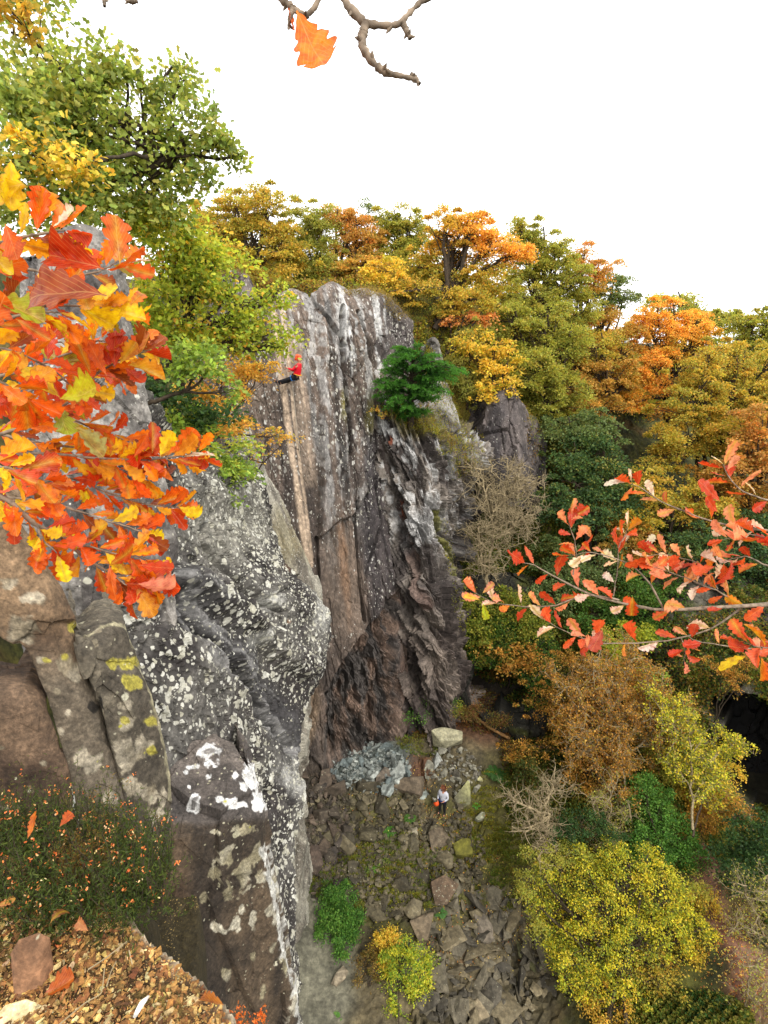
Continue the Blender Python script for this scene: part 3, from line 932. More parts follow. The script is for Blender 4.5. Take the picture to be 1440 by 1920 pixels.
rows = [
    [(60, 470, 6.5), (105, 440, 6.5), (150, 425, 6.6), (200, 440, 6.9), (235, 500, 7.3)],
    [(60, 600, 6), (110, 600, 6), (160, 590, 6.1), (215, 600, 6.5), (252, 610, 7)],
    [(60, 720, 5.6), (120, 720, 5.6), (180, 720, 5.7), (235, 720, 6.1), (278, 720, 6.6)],
    [(60, 830, 5.2), (130, 830, 5.2), (195, 830, 5.4), (250, 830, 5.8), (290, 830, 6.3)],
    [(60, 960, 4.9), (140, 960, 4.9), (210, 960, 5.1), (265, 960, 5.5), (315, 950, 6.1)],
    [(60, 1100, 4.6), (150, 1100, 4.6), (220, 1100, 4.8), (280, 1100, 5.2), (335, 1090, 5.7)],
    [(60, 1280, 4.3), (150, 1280, 4.3), (220, 1280, 4.5), (280, 1280, 4.8), (340, 1280, 5.2)]]
o = patch("rock_pillar", rows, 300, 160, near_disp(561, .13, .8), flat_col(c(158, 152, 144), c(96, 90, 86), 2.5, .45, 565, 1), M_mid,
          wraps=[('right', (-1.3, 1.3, -.2)), ('top', (-.6, 1, -.2)), ('left', (-.8, 1, 0))])
tag(o, "grey lichen-covered rock pillar standing behind the orange oak leaves", "rock")
# ------------------------------------------------------------------ terrain: quarry floor, slopes and the wooded rim, one sheet
ctl = []
def cz(px, py, z): ctl.append(atZ(px, py, z))
def cy_(px, py, Y): ctl.append(atY(px, py, Y))
for p in ((560, 1450, -23.2), (640, 1430, -22.6), (700, 1415, -22.4), (770, 1390, -22.2), (850, 1370, -22), (950, 1360, -21.6), (600, 1600, -23.9), (720, 1520, -23.3),
          (830, 1530, -23.5), (930, 1480, -23.0), (1010, 1500, -23.2), (600, 1760, -24.3), (560, 1900, -24.4), (700, 1700, -24.2), (800, 1640, -24.0), (900, 1650, -24.3),
          (860, 1800, -25.0), (980, 1780, -25.6), (1000, 1890, -26.8), (850, 1920, -25.6), (700, 1920, -24.6), (1050, 1600, -23.6), (1160, 1560, -22.4), (1200, 1900, -25),
          (1150, 1750, -24.4), (1330, 1640, -22.8), (1340, 1740, -22.6), (1440, 1860, -22.4), (1400, 1560, -23.6), (1440, 1700, -22.6), (1400, 1500, -24), (1440, 1480, -24), (1250, 1480, -21.6), (1100, 1400, -21.6), (1000, 1300, -21.2),
          (1180, 1380, -21.4)):
    cz(*p)
for p in ((860, 1100, 29.5), (940, 1060, 30), (930, 900, 31), (880, 820, 31.5), (850, 740, 32), (800, 640, 33), (1010, 780, 33), (1000, 1000, 30), (1080, 1180, 26), (1100, 1050, 30), (1100, 900, 34),
          (1160, 800, 39), (1250, 1150, 28), (1240, 1000, 32), (1300, 860, 38), (1440, 1000, 30), (1440, 860, 36), (1440, 760, 42), (1200, 700, 46), (1380, 640, 55), (1340, 1100, 30), (1440, 1080, 30)):
    cy_(*p)
for p in ((-3, 31, .6), (0, 33, .8), (-6, 29.5, .6), (3.5, 36, 0), (-9, 29, .8), (-14, 32, 1.5), (0, 45, 2), (-14, 50, 2.5), (12, 50, -1), (24, 60, -3), (40, 60, -3), (-12, 22, 0.5), (-14, 12, 0),
          (-15, 4, -1), (-10, 5, -18), (-9, 16, -18), (-9, 21, -16), (-5, 5, -22), (-3, 3, -24), (4, 2, -26), (14, 3, -25), (24, 6, -22), (22, 14, -23), (28, 20, -14), (34, 30, -6), (36, 10, -8), (-4, 24.5, -23), (0, 25.5, -22.8), (2, 26.5, -22.4),
          (-4, 27.5, -12), (1, 30, -12), (-7, 24, -20), (3.4, 27.5, -21), (16.5, 19, -23.4), (19, 19.5, -23.8), (14, 22, -22.4), (18, 24, -23.8), (21, 23, -23.6), (5.2, 25.5, -21.7), (7, 25.5, -21.5), (6, 27, -21.4), (17, 31, -16.5), (22, 30, -15), (18, 26.5, -23), (60, 100, -2), (-60, 100, 4), (0, 100, 4), (-40, 20, 3), (60, 10, -6), (0, -30, -20), (-30, -20, 0), (60, -30, -10)):
    ctl.append(np.array(p, float))
ctl = np.array(ctl)
_K = np.sqrt(((ctl[:, None, :2] - ctl[None, :, :2]) ** 2).sum(-1) + .3)
_K[np.arange(len(ctl)), np.arange(len(ctl))] += -.35
_wt = np.linalg.solve(np.block([[_K, np.ones((len(ctl), 1))], [np.ones((1, len(ctl))), np.zeros((1, 1))]]), np.append(ctl[:, 2], 0))


def tbase(x, y):
    r = np.full(np.shape(x), _wt[-1])
    for (a, b, _), w in zip(ctl, _wt[:-1]):
        r = r + w * np.sqrt((x - a) ** 2 + (y - b) ** 2 + .3)
    return r


xs = np.concatenate([-16 - np.geomspace(.2, 900, 30)[::-1], np.arange(-16, 34, .14), 34 + np.geomspace(.2, 900, 30)])
ys = np.concatenate([3 - np.geomspace(.2, 600, 20)[::-1], np.arange(3, 44, .14), 44 + np.geomspace(.2, 1500, 34)])
GX, GY = np.meshgrid(xs, ys)
GZ = tbase(np.clip(GX, -60, 70), np.clip(GY, -30, 110))
GZ = np.clip(GZ, -30, .7 - 3.5 * sm(34, 70, GY) - 2.5 * sm(4, 16, GX) - .07 * np.clip(np.hypot(GX, GY) - 60, 0, 2000))
GZ = GZ - .07 * np.clip(np.hypot(GX, GY) - 80, 0, 2000)
P0 = np.stack([GX, GY, GZ], -1)
tpx, tpy, td = proj(P0)
near = (GX > -17) & (GX < 35) & (GY > 2) & (GY < 45)
rub = np.clip(blot(tpx, tpy, 700, 1560, 260, 190, 0, .3) + blot(tpx, tpy, 880, 1800, 200, 190, 0, .3), 0, 1)
rub = rub * (1 - .95 * blot(tpx, tpy, 585, 1800, 75, 150, 0, .25)) * near
big = blot(tpx, tpy, 890, 1800, 150, 170, 0, .3)
f_a, _, _ = facets(P0 * np.array([1.1, 1.1, .5]), 611, .7, .5, .4, .08)
f_b, _, _ = facets(P0 * np.array([3, 3, 1.5]), 612, .7, .5, .3, .1)
f_c, _, _ = facets(P0 * np.array([6.5, 6.5, 3]), 615, .8, .5)
wl = sm(-21.4, -20, GZ) * near
GZ = GZ + rub * (f_a * (.26 + .3 * big) + f_b * .14 + f_c * .06) + near * fbm(P0 * .6, 4, 613) * (.25 + .6 * wl) + near * fbm(P0 * 3, 3, 614) * .05
P1 = np.stack([GX, GY, GZ], -1)


def tz(x, y):
    """bilinear height of the finished sheet"""
    i = np.clip(np.searchsorted(xs, x) - 1, 0, len(xs) - 2); j = np.clip(np.searchsorted(ys, y) - 1, 0, len(ys) - 2)
    u = (x - xs[i]) / (xs[i + 1] - xs[i]); v = (y - ys[j]) / (ys[j + 1] - ys[j])
    return (GZ[j, i] * (1 - u) + GZ[j, i + 1] * u) * (1 - v) + (GZ[j + 1, i] * (1 - u) + GZ[j + 1, i + 1] * u) * v


def hit(px, py, t0=12., t1=75., n=260):
    r = ray(np.atleast_1d(px), np.atleast_1d(py))
    out = np.full(r.shape, np.nan); done = np.zeros(len(r), bool)
    prev = np.full(len(r), t0)
    for t in np.linspace(t0, t1, n):
        p = r * t
        b = (p[:, 2] < tz(p[:, 0], p[:, 1])) & ~done
        out[b] = (r * ((t + prev) / 2)[:, None])[b]
        done |= b
        prev[:] = t
    return out, done


# ground colours
n1_ = fbm(P1 * .5, 4, 620); n2_ = fbm(P1 * 2.2, 4, 621)
T = lerp(c(116, 104, 76), c(84, 76, 54), sm(-.3, .3, n1_ + n2_ * .5))
T = lerp(T, c(96, 96, 38), sm(.0, .4, n2_ + .25) * blot(tpx, tpy, 740, 1620, 200, 130, 10, .4) * .8)
T = lerp(T, c(104, 100, 36), blot(tpx, tpy, 930, 1540, 80, 100, 0, .4, n1_ * .6) * .75)
T = lerp(T, c(118, 115, 98), blot(tpx, tpy, 585, 1800, 80, 160, 0, .25, n1_ * .25) * .9)
T = lerp(T, c(98, 108, 104), blot(tpx, tpy, 690, 1430, 90, 55, 0, .3, n1_ * .4) * .85)
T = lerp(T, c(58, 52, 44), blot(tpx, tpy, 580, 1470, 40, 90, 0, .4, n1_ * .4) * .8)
T = lerp(T, c(104, 66, 44), np.clip(blot(tpx, tpy, 890, 1340, 90, 50, 0, .4, n1_ * .6) + blot(tpx, tpy, 790, 1440, 30, 26, 0, .5, n1_), 0, 1) * .8)
hillm = np.clip(wl + sm(1010, 1060, tpx), 0, 1) * (1 - blot(tpx, tpy, 900, 1820, 160, 200))
hill = lerp(c(92, 92, 40), c(58, 62, 30), sm(-.3, .3, n2_ + n1_ * .5))
hill = lerp(hill, c(112, 84, 44), sm(0, .4, n1_) * .6)
hill = lerp(hill, c(134, 122, 46), blot(tpx, tpy, 850, 800, 70, 80, 0, .5, n1_ * .5) * .8)
T = lerp(T, hill, hillm)
T = lerp(T, c(46, 42, 34), np.clip(blot(tpx, tpy, 930, 1290, 60, 46, 0, .4, n1_ * .3) + blot(tpx, tpy, 1400, 1450, 70, 90, 0, .3, n1_ * .3), 0, 1) * .9)  # ground in both hollows painted darker to deepen their shade
pth = seg(tpx, tpy, [(1310, 1500), (1330, 1580), (1325, 1660), (1350, 1730), (1400, 1800), (1470, 1880)], 30, nz=n1_ * 12)
pth2 = blot(tpx, tpy, 1430, 1850, 60, 60, 0, .4, n1_ * .4)
T = lerp(T, lerp(c(150, 110, 88), c(118, 80, 62), sm(-.2, .3, n2_)), np.clip(pth + pth2, 0, 1))
T = np.where(near[..., None] | True, T, T)
rough_l = np.clip(.25 - .25 * hillm - .2 * pth, 0, 1)
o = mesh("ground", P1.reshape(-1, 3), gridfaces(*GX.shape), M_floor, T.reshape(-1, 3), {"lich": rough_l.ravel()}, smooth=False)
tag(o, kind='structure')

# ------------------------------------------------------------------ ledge the viewer stands on
lx = np.linspace(-3.2, .25, 300); ly = np.linspace(-.6, 2.7, 290)
LX, LY = np.meshgrid(lx, ly)


def ledge_z(x, y):
    z = -1.68 - .10 * sm(.0, 1.2, y) - 2.6 * sm(1.15, 2.1, y)
    return z + .12 * sm(-.5, -1.6, x)


# rim of the ledge in world x as a function of y (pixels 260,1740 -> 440,1900)
e_pts = np.array([atZ(px, py, -1.74) for px, py in ((200, 1690), (262, 1742), (300, 1775), (345, 1805), (395, 1850), (425, 1885), (455, 1935), (480, 2010), (520, 2200))])
ex = np.interp(LY, e_pts[::-1, 1], e_pts[::-1, 0])
ex = np.where(LY > e_pts[0, 1], e_pts[0, 0] - (LY - e_pts[0, 1]) * .35, ex)
LZ = ledge_z(LX, LY)
PL = np.stack([LX, LY, LZ], -1)
ex = ex + .03 * fbm(PL * 5, 3, 700)
past = LX - ex
LZ = LZ + .05 * fbm(PL * 2, 4, 701) + .012 * fbm(PL * 16, 3, 702) + .03 * np.clip(1 + past / .12, 0, 1) * (past < 0)
g_a, _, _ = facets(PL * 26, 711, .6, .5)
LZ = LZ + .007 * g_a
dropx = np.clip(past, 0, None)
LZ = LZ - np.minimum(dropx * 9, 6 + dropx)
# pull the columns past the rim close together so the edge is a rock lip, not a ramp
LXs = np.where(past > 0, ex + dropx * .02 - .6 * sm(.01, .5, dropx), LX)
PL = np.stack([LXs, LY, LZ], -1)
lpx, lpy, _d = proj(PL)
n = fbm(PL * 4, 4, 721); m_ = fbm(PL * 22, 4, 722)
LC = lerp(c(160, 122, 74), c(104, 78, 48), sm(-.3, .3, n + m_ * .6))
LC = lerp(LC, c(214, 178, 100), sm(.15, .5, m_) * .8)
LC = lerp(LC, c(196, 170, 90), blot(lpx, lpy, 300, 1880, 50, 26, 0, .5, m_ * .6) * .7)
rim = sm(-.16, -.05, past) * sm(1700, 1740, lpy)
LC = lerp(LC, lerp(c(150, 122, 92), c(104, 80, 60), sm(-.2, .3, m_)), rim * .85)
LC = lerp(LC, c(232, 216, 184), sm(-.02, -.004, past) * sm(.02, .0, past) * .8)
LC = lerp(LC, c(88, 70, 56), sm(.0, .02, past) * .95)
LC = lerp(LC, c(70, 60, 34), sm(1.2, 1.35, LY))
o = mesh("ledge", PL.reshape(-1, 3), gridfaces(*LX.shape), M_soil, LC.reshape(-1, 3), {"lich": np.clip(.6 - rim, 0, 1).ravel()}, origin=(-1, 1, -1.7))
tag(o, kind='structure')

# ------------------------------------------------------------------ batched leaves and tubes
RH_V = np.array([[0, 0, 0], [.5, .34, .07], [1, 0, -.05], [.5, -.34, .07]]); RH_F = np.array([[0, 1, 2, 3]])
HX_V = np.array([[0, 0, 0], [.3, .26, .05], [.5, .17, .03], [.72, .32, .04], [1, 0, -.08], [.72, -.32, .04], [.5, -.17, .03], [.3, -.26, .05], [.5, 0, 0]])
HX_F = np.array([[0, 1, 2, 8], [2, 3, 4, 8], [4, 5, 6, 8], [6, 7, 0, 8]])
ND_V = np.array([[0, 0, 0], [.35, .10, .02], [1, 0, -.06], [.35, -.10, .02]])


def unit(v):
    return v / (np.linalg.norm(v, axis=-1, keepdims=True) + 1e-9)


def leaves(pos, size, axis, nrm, tV, tF, col, col2=None):
    """instantiate a flat template at every position; returns V, F, C"""
    a = unit(axis)
    b = unit(np.cross(nrm, a))
    n = np.cross(a, b)
    s = size[:, None, None]
    V = pos[:, None] + s * (tV[None, :, :1] * a[:, None] + tV[None, :, 1:2] * b[:, None] + tV[None, :, 2:] * n[:, None])
    Fc = tF[None] + (np.arange(len(pos)) * len(tV))[:, None, None]
    C = np.repeat(col[:, None], len(tV), 1)
    return V.reshape(-1, 3), Fc.reshape(-1, tF.shape[1]), C.reshape(-1, 3)


def randdir(rng, n, up=0.):
    v = rng.normal(size=(n, 3)); v[:, 2] += up
    return unit(v)


def palcol(rng, n, pal, idx=None, jit=.18):
    cols = np.array([p[0] for p in pal]); w = np.array([p[1] for p in pal], float); w /= w.sum()
    i = rng.choice(len(pal), n, p=w) if idx is None else idx
    base = cols[i]
    return np.clip(base * (1 + jit * rng.normal(size=(n, 1))) * (1 + .06 * rng.normal(size=(n, 3))), .003, .95)


def tubes(paths, k=5):
    """paths: list of (pts (n,3), radii (n))"""
    Vs, Fs, off = [], [], 0
    by = {}
    for p, r in paths:
        by.setdefault(len(p), []).append((p, r))
    ang = np.arange(k) * 2 * math.pi / k
    for n, L_ in by.items():
        P = np.array([p for p, _ in L_]); R = np.array([r for _, r in L_])
        t = unit(np.gradient(P, axis=1))
        ref = np.where(np.abs(t[..., 2:]) > .9, np.array([1., 0, 0]), np.array([0, 0, 1.]))
        b = unit(np.cross(t, ref)); n_ = np.cross(t, b)
        V = P[:, :, None] + R[:, :, None, None] * (np.cos(ang)[None, None, :, None] * b[:, :, None] + np.sin(ang)[None, None, :, None] * n_[:, :, None])
        B = len(L_)
        i = np.arange(n - 1)[:, None] * k; j = np.arange(k)[None]
        f = np.stack([i + j, i + (j + 1) % k, i + k + (j + 1) % k, i + k + j], -1).reshape(-1, 4)
        f = f[None] + (np.arange(B) * n * k)[:, None, None] + off
        Vs.append(V.reshape(-1, 3)); Fs.append(f.reshape(-1, 4)); off += B * n * k
    return np.concatenate(Vs), np.concatenate(Fs)


def curve(rng, a, b, n=7, wob=.1, sag=0.):
    t = np.linspace(0, 1, n)[:, None]
    L_ = np.linalg.norm(b - a)
    p = a * (1 - t) + b * t
    w = np.cumsum(rng.normal(size=(n, 3)), 0) * wob * L_ / n
    w -= t * w[-1]
    p = p + w
    p[:, 2] += (np.sin(t[:, 0] * math.pi)) * sag * L_
    return p


# palettes
G_olive = [(c(160, 154, 70), 4), (c(138, 138, 64), 4), (c(172, 154, 74), 2), (c(108, 108, 52), 1)]
G_gold = [(c(196, 154, 66), 4), (c(172, 140, 62), 3), (c(146, 128, 58), 2), (c(216, 170, 76), 2)]
G_gold2 = [(c(172, 156, 68), 4), (c(186, 150, 64), 3), (c(138, 130, 58), 3), (c(204, 164, 80), 1)]
G_orange = [(c(220, 170, 80), 4), (c(204, 152, 70), 3), (c(224, 166, 82), 2), (c(176, 122, 58), 2)]
G_rust = [(c(186, 142, 82), 4), (c(162, 122, 68), 3), (c(204, 140, 74), 2), (c(160, 130, 62), 1)]
G_tan = [(c(188, 146, 76), 4), (c(164, 124, 64), 3), (c(204, 160, 84), 2), (c(150, 134, 62), 3)]
G_pale = [(c(150, 146, 74), 4), (c(130, 132, 62), 3), (c(170, 158, 84), 2)]
G_dark = [(c(76, 98, 60), 4), (c(60, 80, 50), 3), (c(92, 106, 58), 2), (c(128, 124, 64), 1)]
G_greyg = [(c(104, 116, 74), 4), (c(84, 98, 60), 3), (c(126, 128, 76), 2)]
G_leftoak = [(c(134, 144, 74), 4), (c(112, 124, 66), 3), (c(158, 160, 86), 3), (c(176, 168, 92), 1)]
G_yg = [(c(166, 170, 66), 4), (c(138, 150, 58), 4), (c(192, 182, 74), 2), (c(200, 156, 62), 1), (c(112, 126, 52), 2)]
G_yel = [(c(218, 184, 80), 3), (c(200, 164, 70), 3), (c(160, 148, 50), 2)]
G_bright = [(c(134, 150, 70), 4), (c(108, 126, 60), 4), (c(160, 178, 80), 2), (c(180, 176, 80), 1)]
G_ofine = [(c(200, 152, 72), 4), (c(178, 132, 60), 3), (c(214, 174, 86), 2), (c(150, 140, 60), 2)]
G_ylbush = [(c(208, 190, 60), 5), (c(164, 164, 58), 4), (c(212, 184, 76), 2), (c(118, 124, 50), 4), (c(92, 102, 42), 2)]
G_green = [(c(88, 124, 54), 4), (c(66, 100, 44), 4), (c(116, 146, 68), 2)]
G_dgreen = [(c(56, 80, 44), 4), (c(44, 62, 36), 3), (c(78, 98, 54), 2)]
G_brown = [(c(176, 126, 58), 4), (c(146, 104, 50), 4), (c(196, 150, 76), 2), (c(126, 108, 48), 3)]
G_coral = [(c(208, 144, 92), 3), (c(194, 130, 80), 3), (c(214, 156, 84), 2)]

_rs = [1000]


def tree(name, label, cat, blobs, base, pal, leaf=.125, cover=5.0, clr=.44, group=None, bark=None, trunk_r=.16, tmpl='rh', flat=.55, limbs=1.0, solid=False, twigs=True, pathpts=None, up=.6, hollow=.0, grow=1.0):
    """blobs: (px, py, rx, ry, Y[, palette]); base: world point of the trunk foot"""
    _rs[0] += 7
    rng = np.random.default_rng(_rs[0])
    base = np.array(base, float)
    root = empty(name, base)
    tag(root, label, cat, group)
    Vs, Fs, Cs, off = [], [], [], 0
    paths = []
    ctrs = []
    for b in blobs:
        px, py, rx, ry, Y = b[:5]
        ctr = atY(px, py, Y); _, _, d = proj(ctr)
        R = np.array([rx * d / F, (rx + ry) / 2 * d / F * .85, ry * d / F]) * grow
        ctrs.append((ctr, R, b[5] if len(b) > 5 else pal))
    cent = np.mean([q[0] for q in ctrs], 0)
    # trunk: foot -> first fork
    low = min(q[0][2] - q[1][2] * .4 for q in ctrs)
    fork = base * .35 + cent * .65
    fork[2] = min(base[2] + (cent[2] - base[2]) * .6, low + .3 * abs(cent[2] - low)) if base[2] < low else base[2] + .5 * (cent[2] - base[2])
    if pathpts is not None:
        tp = np.array(pathpts, float)
        tt = np.linspace(0, len(tp) - 1, 12); ii = np.minimum(tt.astype(int), len(tp) - 2); ff = (tt - ii)[:, None]
        P = tp[ii] * (1 - ff) + tp[ii + 1] * ff
        fork = P[-1]
    else:
        P = curve(rng, base, fork, 12, .12)
    paths.append((P, np.linspace(trunk_r, trunk_r * .7, 12)))
    for ctr, R, pl in ctrs:
        lim = curve(rng, fork if pathpts is None else P[rng.integers(4, 12)], ctr, 9, .18)
        if limbs:
            paths.append((lim, np.linspace(trunk_r * .65, trunk_r * .22, 9)))
        clr_ = min(clr, R.min() * .9)
        area = math.pi * R[0] * R[2]
        ncl = max(4, int(area / (math.pi * clr_ ** 2) * 2.7))
        u = rng.normal(size=(ncl, 3)); u /= np.linalg.norm(u, axis=1)[:, None]
        rad = rng.uniform(.35 + hollow, 1.0, (ncl, 1)) ** .6
        cc = ctr + u * rad * R * rng.uniform(.7, 1.2, (ncl, 1))
        cs = clr_ * rng.uniform(.55, 1.25, ncl)
        sprig = rng.random(ncl) < .16
        cc = np.where(sprig[:, None], ctr + u * R * rng.uniform(1.0, 1.4, (ncl, 1)), cc); cs = np.where(sprig, cs * .5, cs)
        if twigs:
            for q in range(ncl):
                s0 = lim[rng.integers(4, 9)]
                paths.append((curve(rng, s0, cc[q], 6, .2), np.linspace(trunk_r * .16, trunk_r * .05, 6)))
        nl = max(6, int(cover * area / (leaf ** 2 * .34) / ncl))
        n = nl * ncl
        k = np.repeat(np.arange(ncl), nl)
        g = rng.normal(size=(n, 3)) * .57
        g *= np.minimum(1, 1.7 / (np.linalg.norm(g, axis=1, keepdims=True) + 1e-6))
        an = rng.uniform(.55, 1.6, (ncl, 2)); g[:, 0] *= an[k, 0]; g[:, 1] *= an[k, 1]
        g[:, 2] *= flat * rng.uniform(.5, 1.3, ncl)[k]
        g[:, 2] -= .22 * (g[:, 0] ** 2 + g[:, 1] ** 2)
        p = cc[k] + g * cs[k][:, None]
        ax = unit(g * [1, 1, .4] + rng.normal(size=(n, 3)) * .6)
        nm = randdir(rng, n, up)
        sz = leaf * rng.uniform(.6, 1.35, n)
        wts = np.array([q[1] for q in pl], float); wts /= wts.sum()
        ci = rng.choice(len(pl), ncl, p=wts)                     # a clump leans to one hue
        idx = np.where(rng.random(n) < .4, ci[k], rng.choice(len(pl), n, p=wts))
        col = palcol(rng, n, pl, idx)
        tv, tf = {'rh': (RH_V, RH_F), 'hx': (HX_V, HX_F), 'nd': (ND_V, RH_F)}[tmpl]
        v, f, cl = leaves(p, sz, ax, nm, tv, tf, col)
        Vs.append(v); Fs.append(f + off); Cs.append(cl); off += len(v)
    if pathpts is None and trunk_r > .12:
        for ctr, R, _p in ctrs[:4]:
            st = curve(rng, base + rng.normal(size=3) * [.5, .4, 0], ctr + [0, -.3, R[2] * .6], 12, .1)
            paths.append((st, np.linspace(trunk_r * .7, trunk_r * .2, 12)))
    v, f = tubes(paths, 5)
    mesh("trunk", v, f, bark or M_bark, parent=root)
    mesh("crown", np.concatenate(Vs), np.concatenate(Fs), M_leaf, np.concatenate(Cs), parent=root, smooth=False)
    return root


def foot(px, py, Y):
    p = atY(px, py, Y); p[2] = tz(p[0:1], p[1:2])[0] - .1
    return p


def cover_on(name, V, regs, pal, leaf, n, seed, off=.1, tmpl='rh', up=.5, clump=None):
    """leaves rooted on a rock sheet V (rows, cols, 3) inside pixel ellipses"""
    rng = np.random.default_rng(seed)
    Q = V.reshape(-1, 3)
    px, py, _ = proj(Q)
    m = np.zeros(len(Q), bool)
    for (cx, cy, rx, ry, rot) in regs:
        m |= blot(px, py, cx, cy, rx, ry, rot, .3, fbm(Q * .9, 3, seed) * .5) > .5
    Q = Q[m]
    P = Q[rng.integers(0, len(Q), n)] + rng.normal(size=(n, 3)) * off + [0, -off * .6, off * .5]
    ax = randdir(rng, n, .2 if tmpl != 'nd' else 1.2)
    tv, tf = {'rh': (RH_V, RH_F), 'hx': (HX_V, HX_F), 'nd': (ND_V, RH_F)}[tmpl]
    hue = (fbm(P * .9, 3, seed + 5) * .6 + .5 + rng.normal(size=n) * .2)
    idx = np.clip((hue * len(pal)).astype(int), 0, len(pal) - 1)
    v, f, cl = leaves(P, leaf * rng.uniform(.5, 1.4, n), ax, randdir(rng, n, up), tv, tf, palcol(rng, n, pal, idx))
    return tag(mesh(name, v, f, M_leaf, cl, smooth=False), kind='stuff')
# ------------------------------------------------------------------ woods on the rim, left to right
RG = "autumn trees along the quarry rim"
def rt(label, blobs, fx, Yf, pal, **k):
    g = k.pop('group', RG)
    k.setdefault('grow', 1.08); k.setdefault('cover', 5.0); k.setdefault('flat', .42)
    return tree(k.pop('name', 'oak_tree'), label, k.pop('cat', 'tree'), blobs, foot(fx[0], fx[1], Yf), pal, group=g, **k)

rt("yellow-olive oak with a dark forked trunk, leftmost on the rim above the cliff", [(440, 405, 48, 42, 36), (500, 385, 48, 36, 36), (478, 450, 70, 45, 36), (395, 440, 50, 55, 36), (540, 460, 45, 40, 36), (450, 495, 80, 35, 35), (520, 515, 60, 30, 35)], (478, 560), 36, G_gold2, trunk_r=.22)
rt("pale olive birch with a slim light stem, beside the yellow-olive oak", [(575, 415, 38, 38, 37.5), (605, 425, 30, 36, 37.5), (580, 470, 45, 40, 37.5), (600, 500, 40, 30, 37)], (582, 560), 37.5, G_pale, trunk_r=.1, bark=M_barkpale, name='birch_tree')
rt("rust-orange oak with sky showing under its crown, directly behind the cliff top", [(635, 412, 30, 26, 38), (668, 425, 32, 26, 38), (648, 450, 44, 20, 38), (690, 455, 24, 24, 38, G_tan), (660, 505, 50, 20, 37, G_tan), (700, 500, 30, 20, 37, G_tan)], (652, 560), 38, G_rust, trunk_r=.2)
rt("thin sapling with a few grey-green leaves poking above the other crowns", [(690, 382, 16, 14, 40), (706, 392, 9, 6, 40), (684, 405, 9, 5, 40)], (692, 560), 40, G_greyg, trunk_r=.07, cover=1.8, clr=.35, name='sapling')
rt("small bright yellow tree at the cliff edge, right of the rusty oak", [(715, 505, 34, 22, 33.5), (698, 520, 22, 14, 33.5)], (712, 560), 33.5, G_yel, trunk_r=.07, leaf=.15, clr=.4)
rt("green-olive oak between the sapling and the big golden oak", [(738, 410, 34, 24, 39), (770, 420, 34, 28, 39), (735, 450, 30, 34, 39), (790, 455, 40, 30, 39), (760, 490, 50, 28, 38)], (760, 560), 39, G_olive, trunk_r=.16)
rt("big golden oak with a thick dark trunk, tallest above the fir", [(835, 425, 46, 26, 34), (885, 428, 46, 30, 34, G_orange), (925, 455, 46, 28, 34, G_orange), (850, 470, 60, 30, 35), (960, 475, 34, 24, 34, G_orange), (800, 500, 50, 30, 35, G_gold2), (900, 510, 50, 20, 34, G_gold2), (770, 545, 44, 20, 33, G_gold2), (880, 560, 60, 24, 33, G_gold2)], (815, 640), 33.5, G_gold, trunk_r=.3)
rt("grey-olive oak behind and right of the golden oak", [(975, 440, 34, 24, 38), (1015, 445, 34, 26, 38), (1045, 480, 40, 34, 38), (1000, 500, 46, 34, 38), (1060, 530, 44, 36, 37), (1010, 560, 60, 40, 37)], (1020, 680), 37, G_olive, trunk_r=.24)
rt("oak with a brown-orange top at the shoulder of the skyline", [(1092, 478, 26, 20, 39), (1118, 505, 32, 24, 39), (1095, 540, 30, 28, 39, G_tan), (1080, 580, 44, 34, 38, G_olive)], (1095, 690), 38.5, G_rust, trunk_r=.18)
rt("grey-green oak with flat layered foliage against the white sky", [(1150, 530, 40, 14, 41), (1170, 552, 26, 12, 41), (1130, 560, 44, 14, 41), (1120, 590, 44, 20, 40, G_tan)], (1110, 690), 40, G_greyg, trunk_r=.16)
rt("broad olive oak in the middle of the wood, left of the tan tree", [(960, 600, 50, 40, 34), (1020, 610, 56, 40, 34), (1065, 640, 40, 46, 34), (1000, 680, 60, 40, 33), (1050, 720, 50, 40, 33), (960, 710, 44, 40, 32.5), (1030, 760, 50, 24, 33)], (1035, 830), 34, G_olive, trunk_r=.22)
rt("oak with golden drooping sprays over the purple rock knob", [(880, 640, 36, 22, 31.5), (925, 655, 44, 16, 31.3), (915, 690, 40, 16, 31), (950, 680, 30, 14, 31), (935, 720, 36, 14, 30.4), (960, 728, 18, 12, 30.2), (905, 745, 26, 8, 30)], (955, 740), 31.4, G_yel, trunk_r=.14, leaf=.16, cover=3.6, clr=.4)
rt("oak with coral-orange leaves low above the green fir", [(870, 598, 46, 10, 32.6), (905, 588, 30, 14, 32.6), (850, 575, 40, 14, 32.8, G_gold2)], (840, 650), 32.8, G_coral, trunk_r=.14, leaf=.16, cover=3.5, clr=.4)
rt("feathery pale green larch behind the fir", [(880, 640, 34, 40, 32.2), (862, 690, 34, 44, 31.6), (890, 720, 26, 36, 31.2)], (876, 760), 32, G_pale, trunk_r=.1, name='larch_tree', leaf=.16, tmpl='nd', cover=5)
rt("tan-orange oak in the middle distance, right of the broad olive oak", [(1120, 650, 44, 40, 36, G_gold2), (1170, 640, 44, 36, 37, G_tan), (1130, 700, 54, 40, 35.5), (1090, 730, 40, 34, 34.6), (1165, 720, 36, 40, 36, G_gold), (1120, 760, 44, 26, 34.6)], (1130, 830), 35.5, G_tan, trunk_r=.2)
